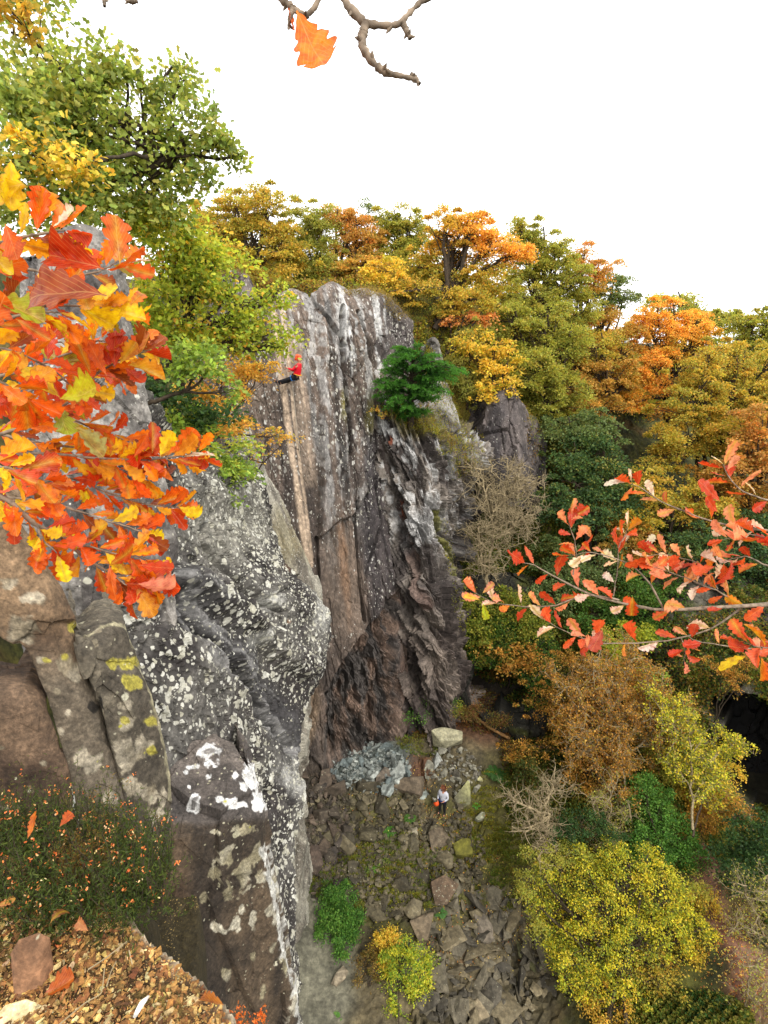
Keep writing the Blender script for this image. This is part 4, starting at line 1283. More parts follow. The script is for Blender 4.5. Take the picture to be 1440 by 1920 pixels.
rt("glowing orange oak, brightest crown on the right-hand slope", [(1225, 595, 34, 28, 37), (1255, 590, 38, 28, 37), (1300, 615, 44, 24, 37), (1240, 640, 44, 32, 37), (1330, 622, 26, 16, 37, G_gold), (1290, 650, 50, 26, 36.6, G_gold), (1225, 690, 30, 30, 35.5), (1205, 750, 26, 20, 35, G_orange), (1230, 765, 28, 16, 35, G_orange), (1240, 720, 24, 20, 35.3)], (1262, 830), 37, G_orange, trunk_r=.22)
rt("pale green rounded treetop rising behind the glowing orange oak", [(1265, 565, 38, 26, 56), (1300, 585, 34, 24, 56), (1340, 592, 30, 18, 56), (1350, 610, 40, 20, 56)], (1300, 640), 56, G_pale, trunk_r=.3, leaf=.26, clr=.9)
rt("dark olive oak at the right end of the skyline", [(1400, 605, 34, 22, 46), (1440, 605, 36, 26, 46), (1420, 640, 50, 30, 46), (1375, 650, 30, 24, 46)], (1420, 740), 46, G_olive, trunk_r=.24, leaf=.2)
rt("wide golden-olive oak covering the right slope", [(1320, 690, 56, 40, 34), (1385, 680, 50, 36, 34), (1435, 690, 40, 44, 34), (1300, 750, 56, 44, 32.5), (1370, 750, 60, 44, 32.5), (1440, 760, 44, 44, 32), (1290, 815, 56, 40, 31.5), (1360, 820, 60, 40, 31), (1430, 830, 40, 40, 31), (1250, 850, 40, 34, 31.5)], (1330, 960), 33, G_gold2, trunk_r=.26)
rt("reddish brown oak at the right edge, above the coral-leaved branch", [(1430, 785, 36, 36, 29), (1410, 840, 40, 34, 28.6), (1445, 870, 36, 40, 28.2), (1380, 880, 36, 26, 28.4)], (1430, 1010), 29, G_rust, trunk_r=.18, leaf=.15)
rt("dark green tree with layered foliage right of the bare shrub", [(1060, 800, 44, 32, 31, G_greyg), (1120, 795, 44, 34, 31.5, G_greyg), (1070, 850, 50, 38, 30), (1130, 850, 46, 40, 30), (1080, 910, 50, 36, 29), (1145, 900, 40, 40, 29.5), (1050, 950, 40, 30, 28.4), (1110, 960, 50, 26, 28.4), (1170, 940, 30, 30, 29)], (1110, 1060), 29.6, G_dark, trunk_r=.18, leaf=.15)
rt("golden-brown tree low on the slope, between the dark green tree and the right branch", [(1230, 900, 44, 30, 29.5), (1200, 960, 36, 24, 28.6, G_gold2), (1260, 950, 44, 30, 28.6), (1310, 930, 40, 34, 29), (1350, 960, 40, 30, 28)], (1250, 1060), 29.4, G_gold2, trunk_r=.16, leaf=.15)
rt("shadowy green tree behind the coral-leaved branch at the right edge", [(1320, 1020, 50, 36, 26.5), (1380, 1040, 50, 40, 26), (1440, 1060, 40, 50, 25.5), (1420, 990, 40, 34, 27)], (1390, 1120), 26.6, G_dark, trunk_r=.16, leaf=.15)
rt("rusty shrub leaning over the rim of the dark hollow", [(1350, 1250, 30, 12, 20.6), (1380, 1270, 14, 26, 20.2), (1400, 1240, 20, 12, 20.4)], (1370, 1235), 21.6, G_brown, trunk_r=.05, leaf=.09, clr=.25, cover=2.2, name='shrub', cat='shrub', group=None)
# dense background wood closing the skyline
k = 0
rngb = np.random.default_rng(5)
bl = [("yellowing tree standing far back behind the leftmost rim oak", 430, 470, G_gold2), ("olive tree standing far back between the birch and the rusty oak", 560, 480, G_olive), ("brown-gold tree far back under the thin sapling", 690, 490, G_tan),
      ("olive tree far back, seen through the gaps of the big golden oak", 800, 520, G_olive), ("yellow-olive tree far back behind the right half of the golden oak", 900, 530, G_gold2), ("dull green tree far back below the grey-olive oak", 1000, 580, G_olive),
      ("gold-brown tree far back below the flat grey-green oak", 1110, 630, G_tan), ("olive tree far back just left of the glowing orange oak", 1190, 680, G_olive), ("olive tree far back beneath the dark oak of the right skyline", 1390, 700, G_olive)]
for lb, x, y, pl in bl:
    rt(lb, [(x, y, 52, 30, 43), (x - 40, y + 35, 44, 34, 42), (x + 40, y + 38, 44, 34, 42), (x, y + 60, 56, 30, 41)], (x, y + 110), 43, pl, leaf=.2, cover=4.5, clr=.8, grow=1.3, group="background trees of the rim wood")

# ------------------------------------------------------------------ left-hand trees (near)
tree("oak_tree", "large grey-green oak filling the upper left corner, its limb reaching over the sky", "tree",
     [(20, 60, 40, 80, 9.5), (70, 130, 60, 70, 9.5), (40, 220, 90, 70, 9.2), (150, 190, 60, 50, 9.6), (235, 120, 30, 24, 10), (262, 150, 26, 22, 10), (330, 115, 16, 18, 10.2), (345, 150, 34, 22, 10.2), (300, 180, 30, 30, 10), (240, 220, 60, 44, 9.8), (330, 230, 44, 34, 10), (395, 235, 26, 18, 10.2), (400, 270, 34, 16, 10.2), (455, 290, 26, 14, 10.4),
      (160, 270, 70, 44, 9.6), (80, 300, 90, 60, 9), (250, 290, 50, 34, 10), (330, 320, 44, 24, 10.2), (360, 345, 36, 18, 10.3), (200, 360, 70, 40, 9.8), (290, 370, 50, 26, 10.2), (110, 380, 90, 44, 9.2), (230, 405, 60, 34, 10.4, G_yg), (320, 395, 44, 24, 10.6, G_yg), (160, 420, 50, 34, 10, G_yg), (60, 290, 60, 26, 8.4, G_yel), (140, 300, 34, 26, 8.4, G_yel), (20, 20, 40, 20, 9, G_gold)],
     atY(60, 520, 10.5), G_leftoak, leaf=.10, cover=3.3, clr=.42, grow=1.3, flat=.9, tmpl='hx', trunk_r=.065, pathpts=[atY(60, 520, 10.5), atY(130, 400, 10), atY(215, 348, 10), atY(260, 325, 10), atY(330, 290, 10.2), atY(350, 270, 10.2)], up=.3)
tree("oak_tree", "yellow-green oak spreading in front of the left end of the main cliff", "tree",
     [(300, 430, 60, 40, 12), (360, 450, 50, 40, 12.4), (410, 480, 40, 34, 12.8), (300, 510, 60, 44, 12), (370, 530, 60, 44, 12.4), (440, 545, 44, 26, 12.8), (495, 555, 38, 18, 13), (520, 548, 18, 14, 13), (330, 590, 60, 40, 12), (405, 600, 60, 36, 12.4), (470, 605, 44, 30, 12.8), (500, 635, 36, 26, 12.9), (528, 652, 14, 12, 13), (290, 620, 30, 50, 11.6), (345, 655, 40, 30, 12), (440, 640, 44, 20, 12.7)],
     atY(240, 760, 12.4), G_yg, leaf=.10, cover=3.6, clr=.34, grow=1.1, flat=.8, tmpl='hx', trunk_r=.12, up=.4)
tree("oak_tree", "small bright green oak branch cluster low beside the grey pillar, with big pale leaves", "tree",
     [(345, 650, 36, 22, 8.6), (380, 680, 40, 24, 8.6), (330, 690, 24, 16, 8.5), (405, 690, 14, 12, 8.7), (440, 735, 10, 22, 8.9)], atY(270, 760, 8.4), G_bright, leaf=.09, cover=3.6, clr=.28, grow=1.2, tmpl='hx', trunk_r=.04, group=None)
tree("hawthorn_tree", "fine-leaved orange tree hanging below the yellow-green oak", "tree",
     [(420, 700, 34, 22, 13.4), (470, 690, 34, 18, 13.8), (400, 745, 44, 30, 13.2), (440, 780, 30, 30, 13.4), (385, 790, 40, 26, 13), (350, 745, 30, 20, 12.8), (520, 815, 26, 8, 15), (490, 690, 30, 10, 14)], atY(330, 860, 13.2), G_ofine, leaf=.07, cover=2.8, clr=.34, trunk_r=.06, grow=1.25)
tree("oak_tree", "green oak scrub on top of the lichen buttress, lowest foliage of the left side", "tree",
     [(320, 790, 46, 38, 9.4), (310, 730, 40, 34, 9.6, G_dgreen), (370, 825, 56, 34, 9.4), (425, 850, 42, 30, 9.7), (340, 865, 44, 26, 9.2), (405, 885, 44, 26, 9.6), (452, 880, 26, 16, 9.9), (395, 920, 26, 20, 9.4), (365, 780, 54, 30, 9.8, G_dgreen), (300, 810, 30, 30, 9.2)], atY(330, 920, 9.4), G_bright, leaf=.085, cover=4.2, clr=.32, grow=1.25, tmpl='hx', trunk_r=.05)
tree("sapling", "spindly sapling with a few orange leaves growing from the pale slab", "sapling",
     [(500, 840, 30, 14, 16), (540, 822, 22, 8, 16.4), (470, 860, 16, 16, 15.8)], atY(470, 910, 15.6), G_ofine, leaf=.08, cover=.7, clr=.3, trunk_r=.035)
tree("shrub", "tiny orange-leaved shrub rooted in the cliff crack, left of the fir", "shrub",
     [(705, 768, 10, 5, 25.6), (716, 776, 8, 5, 25.6)], atY(722, 790, 26), G_ofine, leaf=.1, cover=2.2, clr=.25, trunk_r=.02)

# ------------------------------------------------------------------ fir growing on the cliff
def fir():
    rng = np.random.default_rng(77)
    base = atY(770, 800, 26.6)
    top = atY(775, 665, 25.6)
    root = empty("fir_tree", base)
    tag(root, "deep green fir growing sideways out of the cliff face, right of the abseiler", "fir tree")
    paths = [(curve(rng, base, top, 12, .06), np.linspace(.2, .04, 12))]
    P, A, NM, S, K = [], [], [], [], []
    tips = [(708, 712), (716, 690), (730, 668), (748, 652), (775, 655), (800, 668), (822, 672), (845, 690), (850, 712), (835, 735), (815, 750), (800, 778), (775, 772), (752, 775), (728, 768), (712, 748), (722, 728), (740, 700), (765, 690), (790, 700),
            (812, 712), (760, 730), (785, 740), (745, 745), (770, 755), (800, 730), (828, 705), (758, 668), (790, 682), (735, 715), (830, 725), (870, 700), (712, 728), (805, 690), (742, 685)]
    for i, (tx, ty) in enumerate(tips):
        for rep in range(3):
            x = tx + rng.normal() * 6; y = ty + rng.normal() * 5
            Y = 25.4 + rng.uniform(-.9, 1.3)
            tip = atY(x, y, Y)
            s0 = paths[0][0][int(np.clip(11 - (y - 660) / 13, 1, 11))]
            br = curve(rng, s0, tip, 10, .05, .12)
            paths.append((br, np.linspace(.05, .012, 10)))
            L_ = np.linalg.norm(tip - s0)
            nsub = int(10 + L_ * 12)
            for q in range(nsub):
                t = rng.uniform(.25, 1.0) * 9
                a = br[int(t)] * (1 - t % 1) + br[min(int(t) + 1, 9)] * (t % 1)
                d = unit((br[9] - br[0])[None])[0]
                side = unit(np.cross(d, [0, 0, 1])[None])[0] * (1 if q % 2 else -1)
                tw = unit((d * .8 + side * .8 + rng.normal(size=3) * .25 + [0, 0, -.12])[None])[0]
                ln = rng.uniform(.25, .6) * (1.2 - t / 14)
                m = int(ln * 46)
                tt = np.linspace(0, 1, m)[:, None]
                pp = a + tw * ln * tt; pp[:, 2] -= (tt[:, 0] ** 2) * ln * .25
                nd = unit(tw * .8 + rng.normal(size=(m, 3)) * .6)
                P.append(pp); A.append(nd); S.append(np.full(m, .12) * rng.uniform(.7, 1.2, m)); K.append(np.full(m, np.clip(t / 9 + rng.normal() * .15, 0, 1)))
    P, A, S, K = map(np.concatenate, (P, A, S, K))
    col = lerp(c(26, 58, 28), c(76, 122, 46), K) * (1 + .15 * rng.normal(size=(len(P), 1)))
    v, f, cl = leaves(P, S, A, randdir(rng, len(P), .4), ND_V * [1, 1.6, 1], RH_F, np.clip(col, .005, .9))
    tv, tf = tubes(paths, 5)
    mesh("trunk", tv, tf, M_bark, parent=root)
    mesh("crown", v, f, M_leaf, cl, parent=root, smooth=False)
fir()

# ------------------------------------------------------------------ bare, twiggy shrubs
def bare(name, label, starts, size, bark, levels=4, r0=.06, seed=1, kids=4, up=.25, leafpal=None, leaf=.08, nleaf=3, spread=.8, targets=None, cat="shrub", blobs=None, cover=2.0, clr=.5):
    rng = np.random.default_rng(seed)
    root = empty(name, starts[0])
    tag(root, label, cat)
    paths, tips = [], []
    def grow(p, d, L_, r, lv):
        n = 6
        pts = [p]
        dd = d.copy()
        for i in range(n - 1):
            dd = dd + rng.normal(size=3) * .22 + np.array([0, 0, up * .12]); dd /= np.linalg.norm(dd)
            pts.append(pts[-1] + dd * L_ / (n - 1))
        pts = np.array(pts)
        paths.append((pts, np.linspace(r, r * .5, n)))
        if lv == 0:
            tips.append(pts); return
        for k in range(kids if lv > 1 else kids + 1):
            i = rng.integers(2, n)
            nd = dd * .6 + rng.normal(size=3) * spread + np.array([0, 0, up * .3]); nd /= np.linalg.norm(nd)
            grow(pts[i], nd, L_ * rng.uniform(.5, .8), r * .5, lv - 1)
    if targets is None:
        for s in starts:
            grow(np.array(s), np.array([0, 0, 1.]) + rng.normal(size=3) * .4, size, r0, levels)
    else:
        for (s, t) in targets:
            s, t = np.array(s), np.array(t)
            st = curve(rng, s, t, 12, .16)
            paths.append((st, np.linspace(r0, r0 * .5, 12)))
            for q in range(3, 12):
                for z in range(2):
                    d = (t - s) / np.linalg.norm(t - s) * .5 + rng.normal(size=3) * spread; d[2] += .1; d /= np.linalg.norm(d)
                    grow(st[q], d, size * rng.uniform(.5, 1), r0 * .42, levels - 1)
    v, f = tubes(paths, 4)
    mesh("twigs", v, f, bark, parent=root)
    if leafpal is not None:
        T_ = np.array([t[rng.integers(1, 6)] for t in tips for _ in range(nleaf)])
        T_ = T_ + rng.normal(size=T_.shape) * .06
        n = len(T_)
        v, f, cl = leaves(T_, leaf * rng.uniform(.6, 1.3, n), randdir(rng, n), randdir(rng, n, .8), RH_V, RH_F, palcol(rng, n, leafpal))
        mesh("foliage", v, f, M_leaf, cl, parent=root, smooth=False)
    return root

s = atY(908, 1105, 26.2)
bare("bare_tree", "leafless tangled tan tree with two twisted stems against the right end of the cliff", None or [s], 1.25, M_barkpale, levels=3, r0=.09, seed=3, kids=5, spread=.85,
     targets=[(s, atY(925, 960, 26.3)), (atY(925, 1000, 26.2), atY(900, 880, 27)), (atY(925, 1000, 26.2), atY(960, 880, 27)), (atY(925, 960, 26.2), atY(985, 900, 27)), (s + [.2, 0, 0], atY(895, 990, 26.0)), (atY(930, 1010, 26.2), atY(985, 970, 26.2))], cat="tree")
s2 = atZ(1190, 1560, -22.2)
bare("shrub", "large brown half-bare shrub with rusty small leaves, in the middle of the right slope", [s2], 1.15, M_barkpale, levels=3, r0=.07, seed=9, kids=5, spread=.7,
     targets=[(s2, atY(1150, 1350, 19.6)), (atY(1165, 1420, 19.6), atY(1050, 1290, 20)), (atY(1160, 1400, 19.6), atY(1120, 1240, 20.4)), (atY(1165, 1410, 19.6), atY(1230, 1290, 20)), (atY(1165, 1430, 19.4), atY(1060, 1380, 19)), (atY(1170, 1420, 19.4), atY(1260, 1350, 19.4)), (atY(1150, 1380, 19.6), atY(1180, 1240, 20.6))],
     leafpal=G_brown, leaf=.10, nleaf=7)
s3 = atZ(1300, 1560, -21)
bare("shrub", "pale green-yellow twiggy shrub at the mouth of the dark hollow", [s3], 1.0, M_barkpale, levels=3, r0=.06, seed=12, kids=4, spread=.75,
     targets=[(s3, atY(1290, 1350, 19)), (atY(1295, 1450, 18.4), atY(1370, 1400, 18.2)), (atY(1290, 1400, 18.6), atY(1240, 1330, 19)), (atY(1295, 1470, 18.2), atY(1340, 1470, 17.8))],
     leafpal=G_ylbush, leaf=.10, nleaf=9)
s4 = atZ(1045, 1600, -23.4)
bare("shrub", "bleached leafless shrub fanning out over the rubble, beside the brown shrub", [s4], .85, M_barkpale, levels=3, r0=.07, seed=15, kids=3, spread=.6,
     targets=[(s4, atY(1020, 1500, 16.8)), (atY(1030, 1530, 16.6), atY(960, 1500, 16.6)), (atY(1030, 1530, 16.6), atY(985, 1560, 15.8)), (atY(1030, 1530, 16.6), atY(1020, 1590, 15.2)), (atY(1020, 1510, 16.8), atY(1040, 1470, 17.2))])
# brown leafy crown behind the half-bare shrub
tree("beech_tree", "bronze-brown leafy crown behind the half-bare shrub", "tree", [(1080, 1260, 60, 36, 22), (1040, 1310, 50, 36, 21.4), (1130, 1300, 60, 44, 21.4), (1000, 1400, 34, 14, 20), (1080, 1350, 60, 34, 20.6), (1190, 1270, 40, 34, 22), (1220, 1320, 44, 40, 21), (1120, 1400, 60, 34, 19.8), (1100, 1460, 50, 30, 19)],
     atZ(1130, 1500, -22.3), G_brown, leaf=.085, cover=1.7, clr=.3, trunk_r=.07, grow=1.1)
tree("shrub", "olive shrub with golden tips between the bronze crown and the hollow", "shrub", [(1290, 1420, 44, 40, 19), (1340, 1440, 34, 40, 18.8, G_yel), (1320, 1490, 40, 30, 18, G_gold), (1240, 1430, 34, 40, 19), (1370, 1500, 20, 16, 17.6, G_tan), (1378, 1410, 9, 16, 18.6, G_yel)],
     atZ(1300, 1570, -21), G_olive, leaf=.09, cover=3.0, clr=.3, trunk_r=.05, grow=1.2)
tree("shrub", "fresh green shrub right of the brown shrub's foot", "shrub", [(1210, 1480, 26, 22, 17.6), (1240, 1530, 34, 30, 17), (1270, 1580, 40, 32, 16.2), (1220, 1580, 34, 30, 16.2), (1285, 1610, 24, 18, 15.8)],
     atZ(1240, 1680, -22.2), G_green, leaf=.085, cover=3.2, clr=.3, trunk_r=.05, grow=1.35)
tree("birch_tree", "big yellow-leaved birch seen from above, lower right", "tree",
     [(1045, 1675, 44, 34, 14.4), (1110, 1630, 44, 30, 14.8), (1180, 1620, 50, 34, 14.6, G_ylbush), (1240, 1670, 54, 44, 14), (1130, 1700, 60, 44, 13.6), (1050, 1745, 34, 34, 13.6), (1100, 1780, 60, 44, 13), (1190, 1750, 60, 44, 13), (1270, 1740, 50, 40, 13.2, G_ylbush), (1300, 1780, 36, 30, 12.8, G_yel),
      (1160, 1830, 60, 40, 12.4), (1230, 1820, 60, 40, 12.4, G_gold2), (1100, 1850, 30, 34, 12.2), (1140, 1900, 40, 34, 11.6, G_gold), (1060, 1800, 40, 34, 12.8), (1000, 1690, 16, 14, 14), (1330, 1740, 22, 16, 13), (1010, 1640, 14, 20, 14.6), (1320, 1820, 20, 18, 12.4), (1150, 1590, 20, 14, 15), (1215, 1600, 16, 12, 14.8), (1270, 1880, 30, 20, 11.8), (1085, 1590, 16, 12, 15)],
     atZ(1180, 1960, -25.2), G_ylbush, leaf=.075, cover=2.2, clr=.26, trunk_r=.1, up=.9, grow=1.08)
tree("shrub", "rounded fresh green bush on the grey gravel", "bush", [(632, 1690, 26, 34, 15), (652, 1720, 26, 34, 14.4), (622, 1730, 26, 26, 14.2), (640, 1755, 26, 20, 13.8), (648, 1685, 16, 24, 15)],
     atZ(640, 1765, -24.3), G_green, leaf=.075, cover=5.5, clr=.26, trunk_r=.03, grow=1.15)
tree("shrub", "yellow and lime bush right of the green bush, at the bottom of the quarry", "bush", [(730, 1780, 26, 22, 13.4, G_yel), (722, 1760, 20, 16, 13.6, G_yel), (760, 1800, 34, 30, 13), (745, 1850, 36, 34, 12.4), (775, 1830, 26, 34, 12.6), (750, 1890, 30, 20, 12)],
     atZ(750, 1930, -24.7), [(c(180, 178, 62), 4), (c(124, 144, 58), 4), (c(200, 186, 72), 2)], leaf=.075, cover=3.6, clr=.26, trunk_r=.03, grow=1.25)
tree("shrub", "brownish seed-headed shrub left of the lime bush", "bush", [(690, 1820, 26, 34, 12.8), (690, 1870, 30, 34, 12.2), (700, 1780, 18, 18, 13.2)],
     atZ(690, 1900, -24.7), [(c(122, 96, 56), 3), (c(104, 92, 48), 3), (c(150, 120, 70), 1)], leaf=.06, cover=2.2, clr=.24, trunk_r=.03)
tree("shrub", "dark green bramble patch right of the dirt path", "bush", [(1370, 1590, 34, 30, 15), (1410, 1580, 40, 36, 15), (1440, 1620, 34, 40, 14.4), (1380, 1640, 34, 30, 14), (1430, 1540, 40, 20, 15.6)],
     foot(1400, 1640, 14.4), G_dgreen, leaf=.10, cover=3.2, clr=.32, trunk_r=.03)
tree("shrub", "dull green bushes below the yellow birch at the bottom right", "bush", [(1310, 1850, 40, 34, 12), (1350, 1880, 44, 34, 11.6), (1270, 1890, 40, 34, 11.6), (1400, 1900, 40, 30, 11.6, G_olive)],
     foot(1330, 1900, 11.8), G_dgreen, leaf=.10, cover=3.0, clr=.32, trunk_r=.03)

# scrub on the slope behind the coral-leaved branch and round the hollows
for lb, bl, ft, pl, cv in (
    ("yellow-green bush behind the tip leaves of the coral branch, above the bronze crown", [(1170, 1225, 40, 24, 23), (1140, 1195, 30, 20, 24), (1200, 1190, 30, 20, 24), (1225, 1260, 14, 12, 22.4, G_bright)], (1180, 1290, 23), [(c(150, 150, 50), 3), (c(120, 128, 44), 3), (c(176, 168, 60), 1)], 4),
    ("green bush on the slope, right of the bare tangled tree", [(1040, 1040, 36, 30, 28), (1080, 1080, 50, 34, 27.4), (1130, 1060, 44, 40, 27.6), (1030, 1120, 40, 30, 26.6)], (1070, 1160, 27), G_greyg, 4.5),
    ("golden brown bush in the middle of the coral branch's background", [(1180, 1010, 40, 34, 28.6), (1230, 1040, 40, 34, 28), (1150, 960, 26, 20, 29)], (1200, 1100, 28), G_tan, 4.5),
    ("dark green bush beneath the coral branch, over the hollow's left side", [(1180, 1110, 50, 34, 26), (1250, 1120, 50, 34, 26), (1110, 1150, 50, 34, 26), (1300, 1160, 40, 30, 25), (1220, 1180, 50, 24, 25)], (1190, 1200, 25.6), [(c(84, 110, 46), 3), (c(64, 92, 40), 3), (c(110, 118, 50), 1)], 4.5),
    ("rusty bush hanging over the small hollow, left of the bronze crown", [(930, 1215, 34, 16, 24.6), (960, 1245, 26, 14, 24), (1000, 1230, 34, 24, 24)], (960, 1200, 25.4), G_brown, 2.6),
    ("olive bush between the small hollow and the green slope", [(900, 1170, 40, 34, 25.6), (950, 1140, 40, 34, 26), (1000, 1170, 40, 30, 25.4), (880, 1110, 24, 40, 26.4)], (940, 1200, 25.8), [(c(120, 122, 46), 3), (c(92, 104, 40), 3), (c(140, 130, 54), 2)], 3.4),
    ("brown-gold bush high on the right, under the reddish oak", [(1400, 930, 50, 34, 28.6), (1440, 960, 40, 40, 28), (1340, 900, 40, 30, 29.6)], (1400, 1010, 28.4), G_brown, 4.5),
    ("dull green shrub at the right edge above the hollow", [(1420, 1120, 50, 34, 24.4), (1450, 1170, 44, 30, 23.6), (1360, 1150, 36, 26, 24.6)], (1420, 1190, 24.2), [(c(84, 96, 44), 3), (c(104, 100, 44), 2), (c(128, 100, 48), 1)], 4),
):
    tree("shrub", lb, "bush", bl, foot(*ft), pl, leaf=.13, cover=cv, clr=.42, trunk_r=.05, grow=1.1, group="scrub on the quarry slope")

for lb, st_, tg, sd in (("pale wiry leafless shrub at the bottom right edge, on the dirt slope", (1400, 1880), [(1420, 1800), (1440, 1850)], 21),
                        ("thin straw-coloured shrub right of the dark bramble patch", (1440, 1760), [(1400, 1660), (1440, 1640), (1380, 1720)], 22),
                        ("grey twiggy bush between the bleached shrub and the fresh green shrub", (1140, 1580), [(1110, 1500), (1150, 1480), (1175, 1530), (1120, 1560)], 23)):
    b0 = foot(st_[0], st_[1], atZ(st_[0], st_[1], -22.6)[1])
    bare("shrub", lb, [b0], .8, M_barkpale, levels=3, r0=.04, seed=sd, kids=3, spread=.6, targets=[(b0, atY(x, y, b0[1] + .2)) for x, y in tg], leafpal=G_olive, leaf=.07, nleaf=2)

for lb, bl, ft, pl, cv, lf in (
    ("low olive scrub along the left foot of the yellow birch", [(1000, 1610, 26, 16, 14.8), (1040, 1600, 30, 16, 14.9), (985, 1660, 16, 24, 14.2), (1075, 1585, 26, 14, 15.2), (1000, 1740, 12, 30, 13.4)], (1010, 1660, 14.4), G_olive, 2.2, .07),
    ("golden scrub between the yellow birch and the dirt path", [(1330, 1700, 24, 26, 13.8), (1350, 1760, 20, 24, 13.2), (1300, 1660, 30, 16, 14.2, G_olive), (1340, 1830, 30, 20, 12.6, G_olive)], (1340, 1760, 13.2), G_yel, 2.0, .07),
    ("dark green scrub between the bleached shrub and the birch", [(1090, 1540, 30, 24, 16), (1130, 1560, 30, 20, 15.6), (1060, 1560, 26, 16, 15.6)], (1095, 1580, 15.6), G_dgreen, 2.6, .08),
    ("brown-orange scrub along the lip of the dark hollow, right of the golden-tipped shrub", [(1350, 1520, 34, 14, 17.4), (1390, 1530, 24, 12, 17.2), (1320, 1540, 30, 14, 17.0), (1290, 1560, 20, 14, 16.8)], (1350, 1550, 17), G_brown, 2.6, .07),
):
    tree("shrub", lb, "bush", bl, foot(*ft), pl, leaf=lf, cover=cv, clr=.26, trunk_r=.03, grow=1.1, group="scrub on the quarry slope")

for lb, bl, ft, pl, cv, lf in (
    ("low green growth at the foot of the dark strata, above the fallen branch", [(800, 1315, 24, 14, 23.4), (835, 1320, 22, 12, 23.6), (780, 1340, 16, 12, 22.8)], (812, 1330, 23.2), G_green, 1.8, .09),
    ("brown brambles between the fallen branch and the small hollow", [(880, 1335, 34, 14, 22.8), (930, 1345, 30, 14, 22.4), (850, 1330, 24, 10, 23.2, G_olive)], (890, 1345, 22.8), [(c(124, 84, 54), 3), (c(100, 78, 46), 3), (c(112, 104, 50), 2)], 1.8, .08),
    ("dark scrub creeping onto the floor, right of the moss near the bystander", [(985, 1440, 26, 30, 19.6), (1000, 1500, 22, 30, 18.6), (960, 1410, 22, 16, 20.4, G_brown)], (990, 1480, 19.2), [(c(86, 94, 44), 3), (c(66, 76, 38), 3), (c(120, 98, 50), 2)], 2.2, .08),
    ("thin weeds in the middle of the floor, left of the bright fern", [(706, 1622, 22, 22, 16.6), (690, 1660, 18, 14, 16.0)], (704, 1640, 16.4), [(c(110, 126, 58), 3), (c(84, 104, 48), 3), (c(140, 136, 66), 1)], .9, .07),
):
    tree("shrub", lb, "bush", bl, foot(*ft), pl, leaf=lf, cover=cv, clr=.26, trunk_r=.02, grow=1.1, group="low growth on the quarry floor")
# ------------------------------------------------------------------ loose stones
def stone_mesh(seed, dims, col, lich=.3, top=None, npts=14, cham=True):
    rng = np.random.default_rng(seed)
    bm = bmesh.new()
    pts = rng.uniform(-1, 1, (npts, 3)); m = np.abs(pts).max(1, keepdims=True)
    pts = pts / m * rng.uniform(.72, 1, (npts, 1))
    for p in pts * np.array(dims) / 2:
        bm.verts.new(p)
    r = bmesh.ops.convex_hull(bm, input=bm.verts)
    bmesh.ops.delete(bm, geom=list({g for g in r['geom_interior'] + r['geom_unused'] if isinstance(g, bmesh.types.BMVert)}), context='VERTS')
    bmesh.ops.dissolve_limit(bm, angle_limit=.12, verts=bm.verts, edges=bm.edges)
    if cham:
        bmesh.ops.bevel(bm, geom=bm.edges[:], offset=min(dims) * .035, segments=1, affect='EDGES', profile=.6)
    bmesh.ops.triangulate(bm, faces=bm.faces)
    bm.verts.ensure_lookup_table()
    V = np.array([v.co[:] for v in bm.verts]); Fc = np.array([[v.index for v in f.verts] for f in bm.faces])
    bm.free()
    return V, Fc


def stone(name, label, cat, px, py, dims, rot, col, group=None, seed=1, sink=.3, z=None, npts=14, lich=.4, top=None):
    V, Fc = stone_mesh(seed, dims, col, npts=npts)
    for _ in range(2):   # subdivide by midpoint so relief can be added
        pass
    ax, ay, az = rot
    V = rotz(rotz(rotz(V, 'x', ax), 'y', ay), 'z', az)
    if z is None:
        p, ok = hit([px], [py]); p = p[0]
        p[2] += min(dims) * (.5 - sink)
    else:
        p = atZ(px, py, z)
    cl = np.repeat(np.array(col)[None], len(V), 0)
    if top is not None:
        nz = V[:, 2] / (np.abs(V[:, 2]).max() + 1e-6)
        cl = lerp(cl, top, sm(.1, .6, nz))
    o = mesh(name, V + p, Fc, M_stone, cl, {"lich": np.full(len(V), lich)}, smooth=False, origin=p)
    return tag(o, label, cat, group)


stone("boulder", "large pale boulder, biggest light stone under the fallen branch", "boulder", 840, 1398, (1.75, 1.2, 1.15), (.15, .1, .1), c(176, 170, 138), seed=4, npts=16, lich=.6, sink=.15)
stone("split_stone", "pointed grey-white split stone leaning just left below the large pale boulder", "rock", 817, 1432, (.9, .55, .9), (.3, .5, .6), c(186, 188, 180), seed=12, npts=8, lich=.0)
stone("rock_slab", "upright grey-green slab with a pale mossy top, right behind the standing person", "rock", 868, 1500, (1.3, .5, 1.9), (-.5, .1, -.3), c(132, 128, 104), seed=22, npts=14, lich=.3, top=c(176, 174, 120), sink=.2)
stone("rock_slab", "white-speckled brown slab below the feet of the standing person", "rock", 828, 1575, (1.5, 1.3, .6), (.35, -.2, .5), c(116, 102, 82), seed=25, npts=14, lich=.5)
stone("rock", "moss-covered yellow-green rock right of the speckled slab", "rock", 868, 1595, (1.0, .9, .7), (.2, .1, .2), c(120, 116, 44), seed=31, lich=.1)
stone("rock", "small light grey block lying on the moss to the right of the standing person", "rock", 902, 1534, (.7, .4, .35), (.1, .2, .4), c(176, 176, 150), seed=33, lich=.1)
stone("rock", "cream cobble on the moss above the grey block", "rock", 900, 1462, (.35, .3, .25), (0, 0, 0), c(206, 200, 146), seed=35, lich=.1)
stone("rock", "pale blue-grey stone with a flat broken face, left of the standing person", "rock", 797, 1492, (.65, .5, .4), (.4, .2, .1), c(150, 158, 150), seed=37, lich=.2)
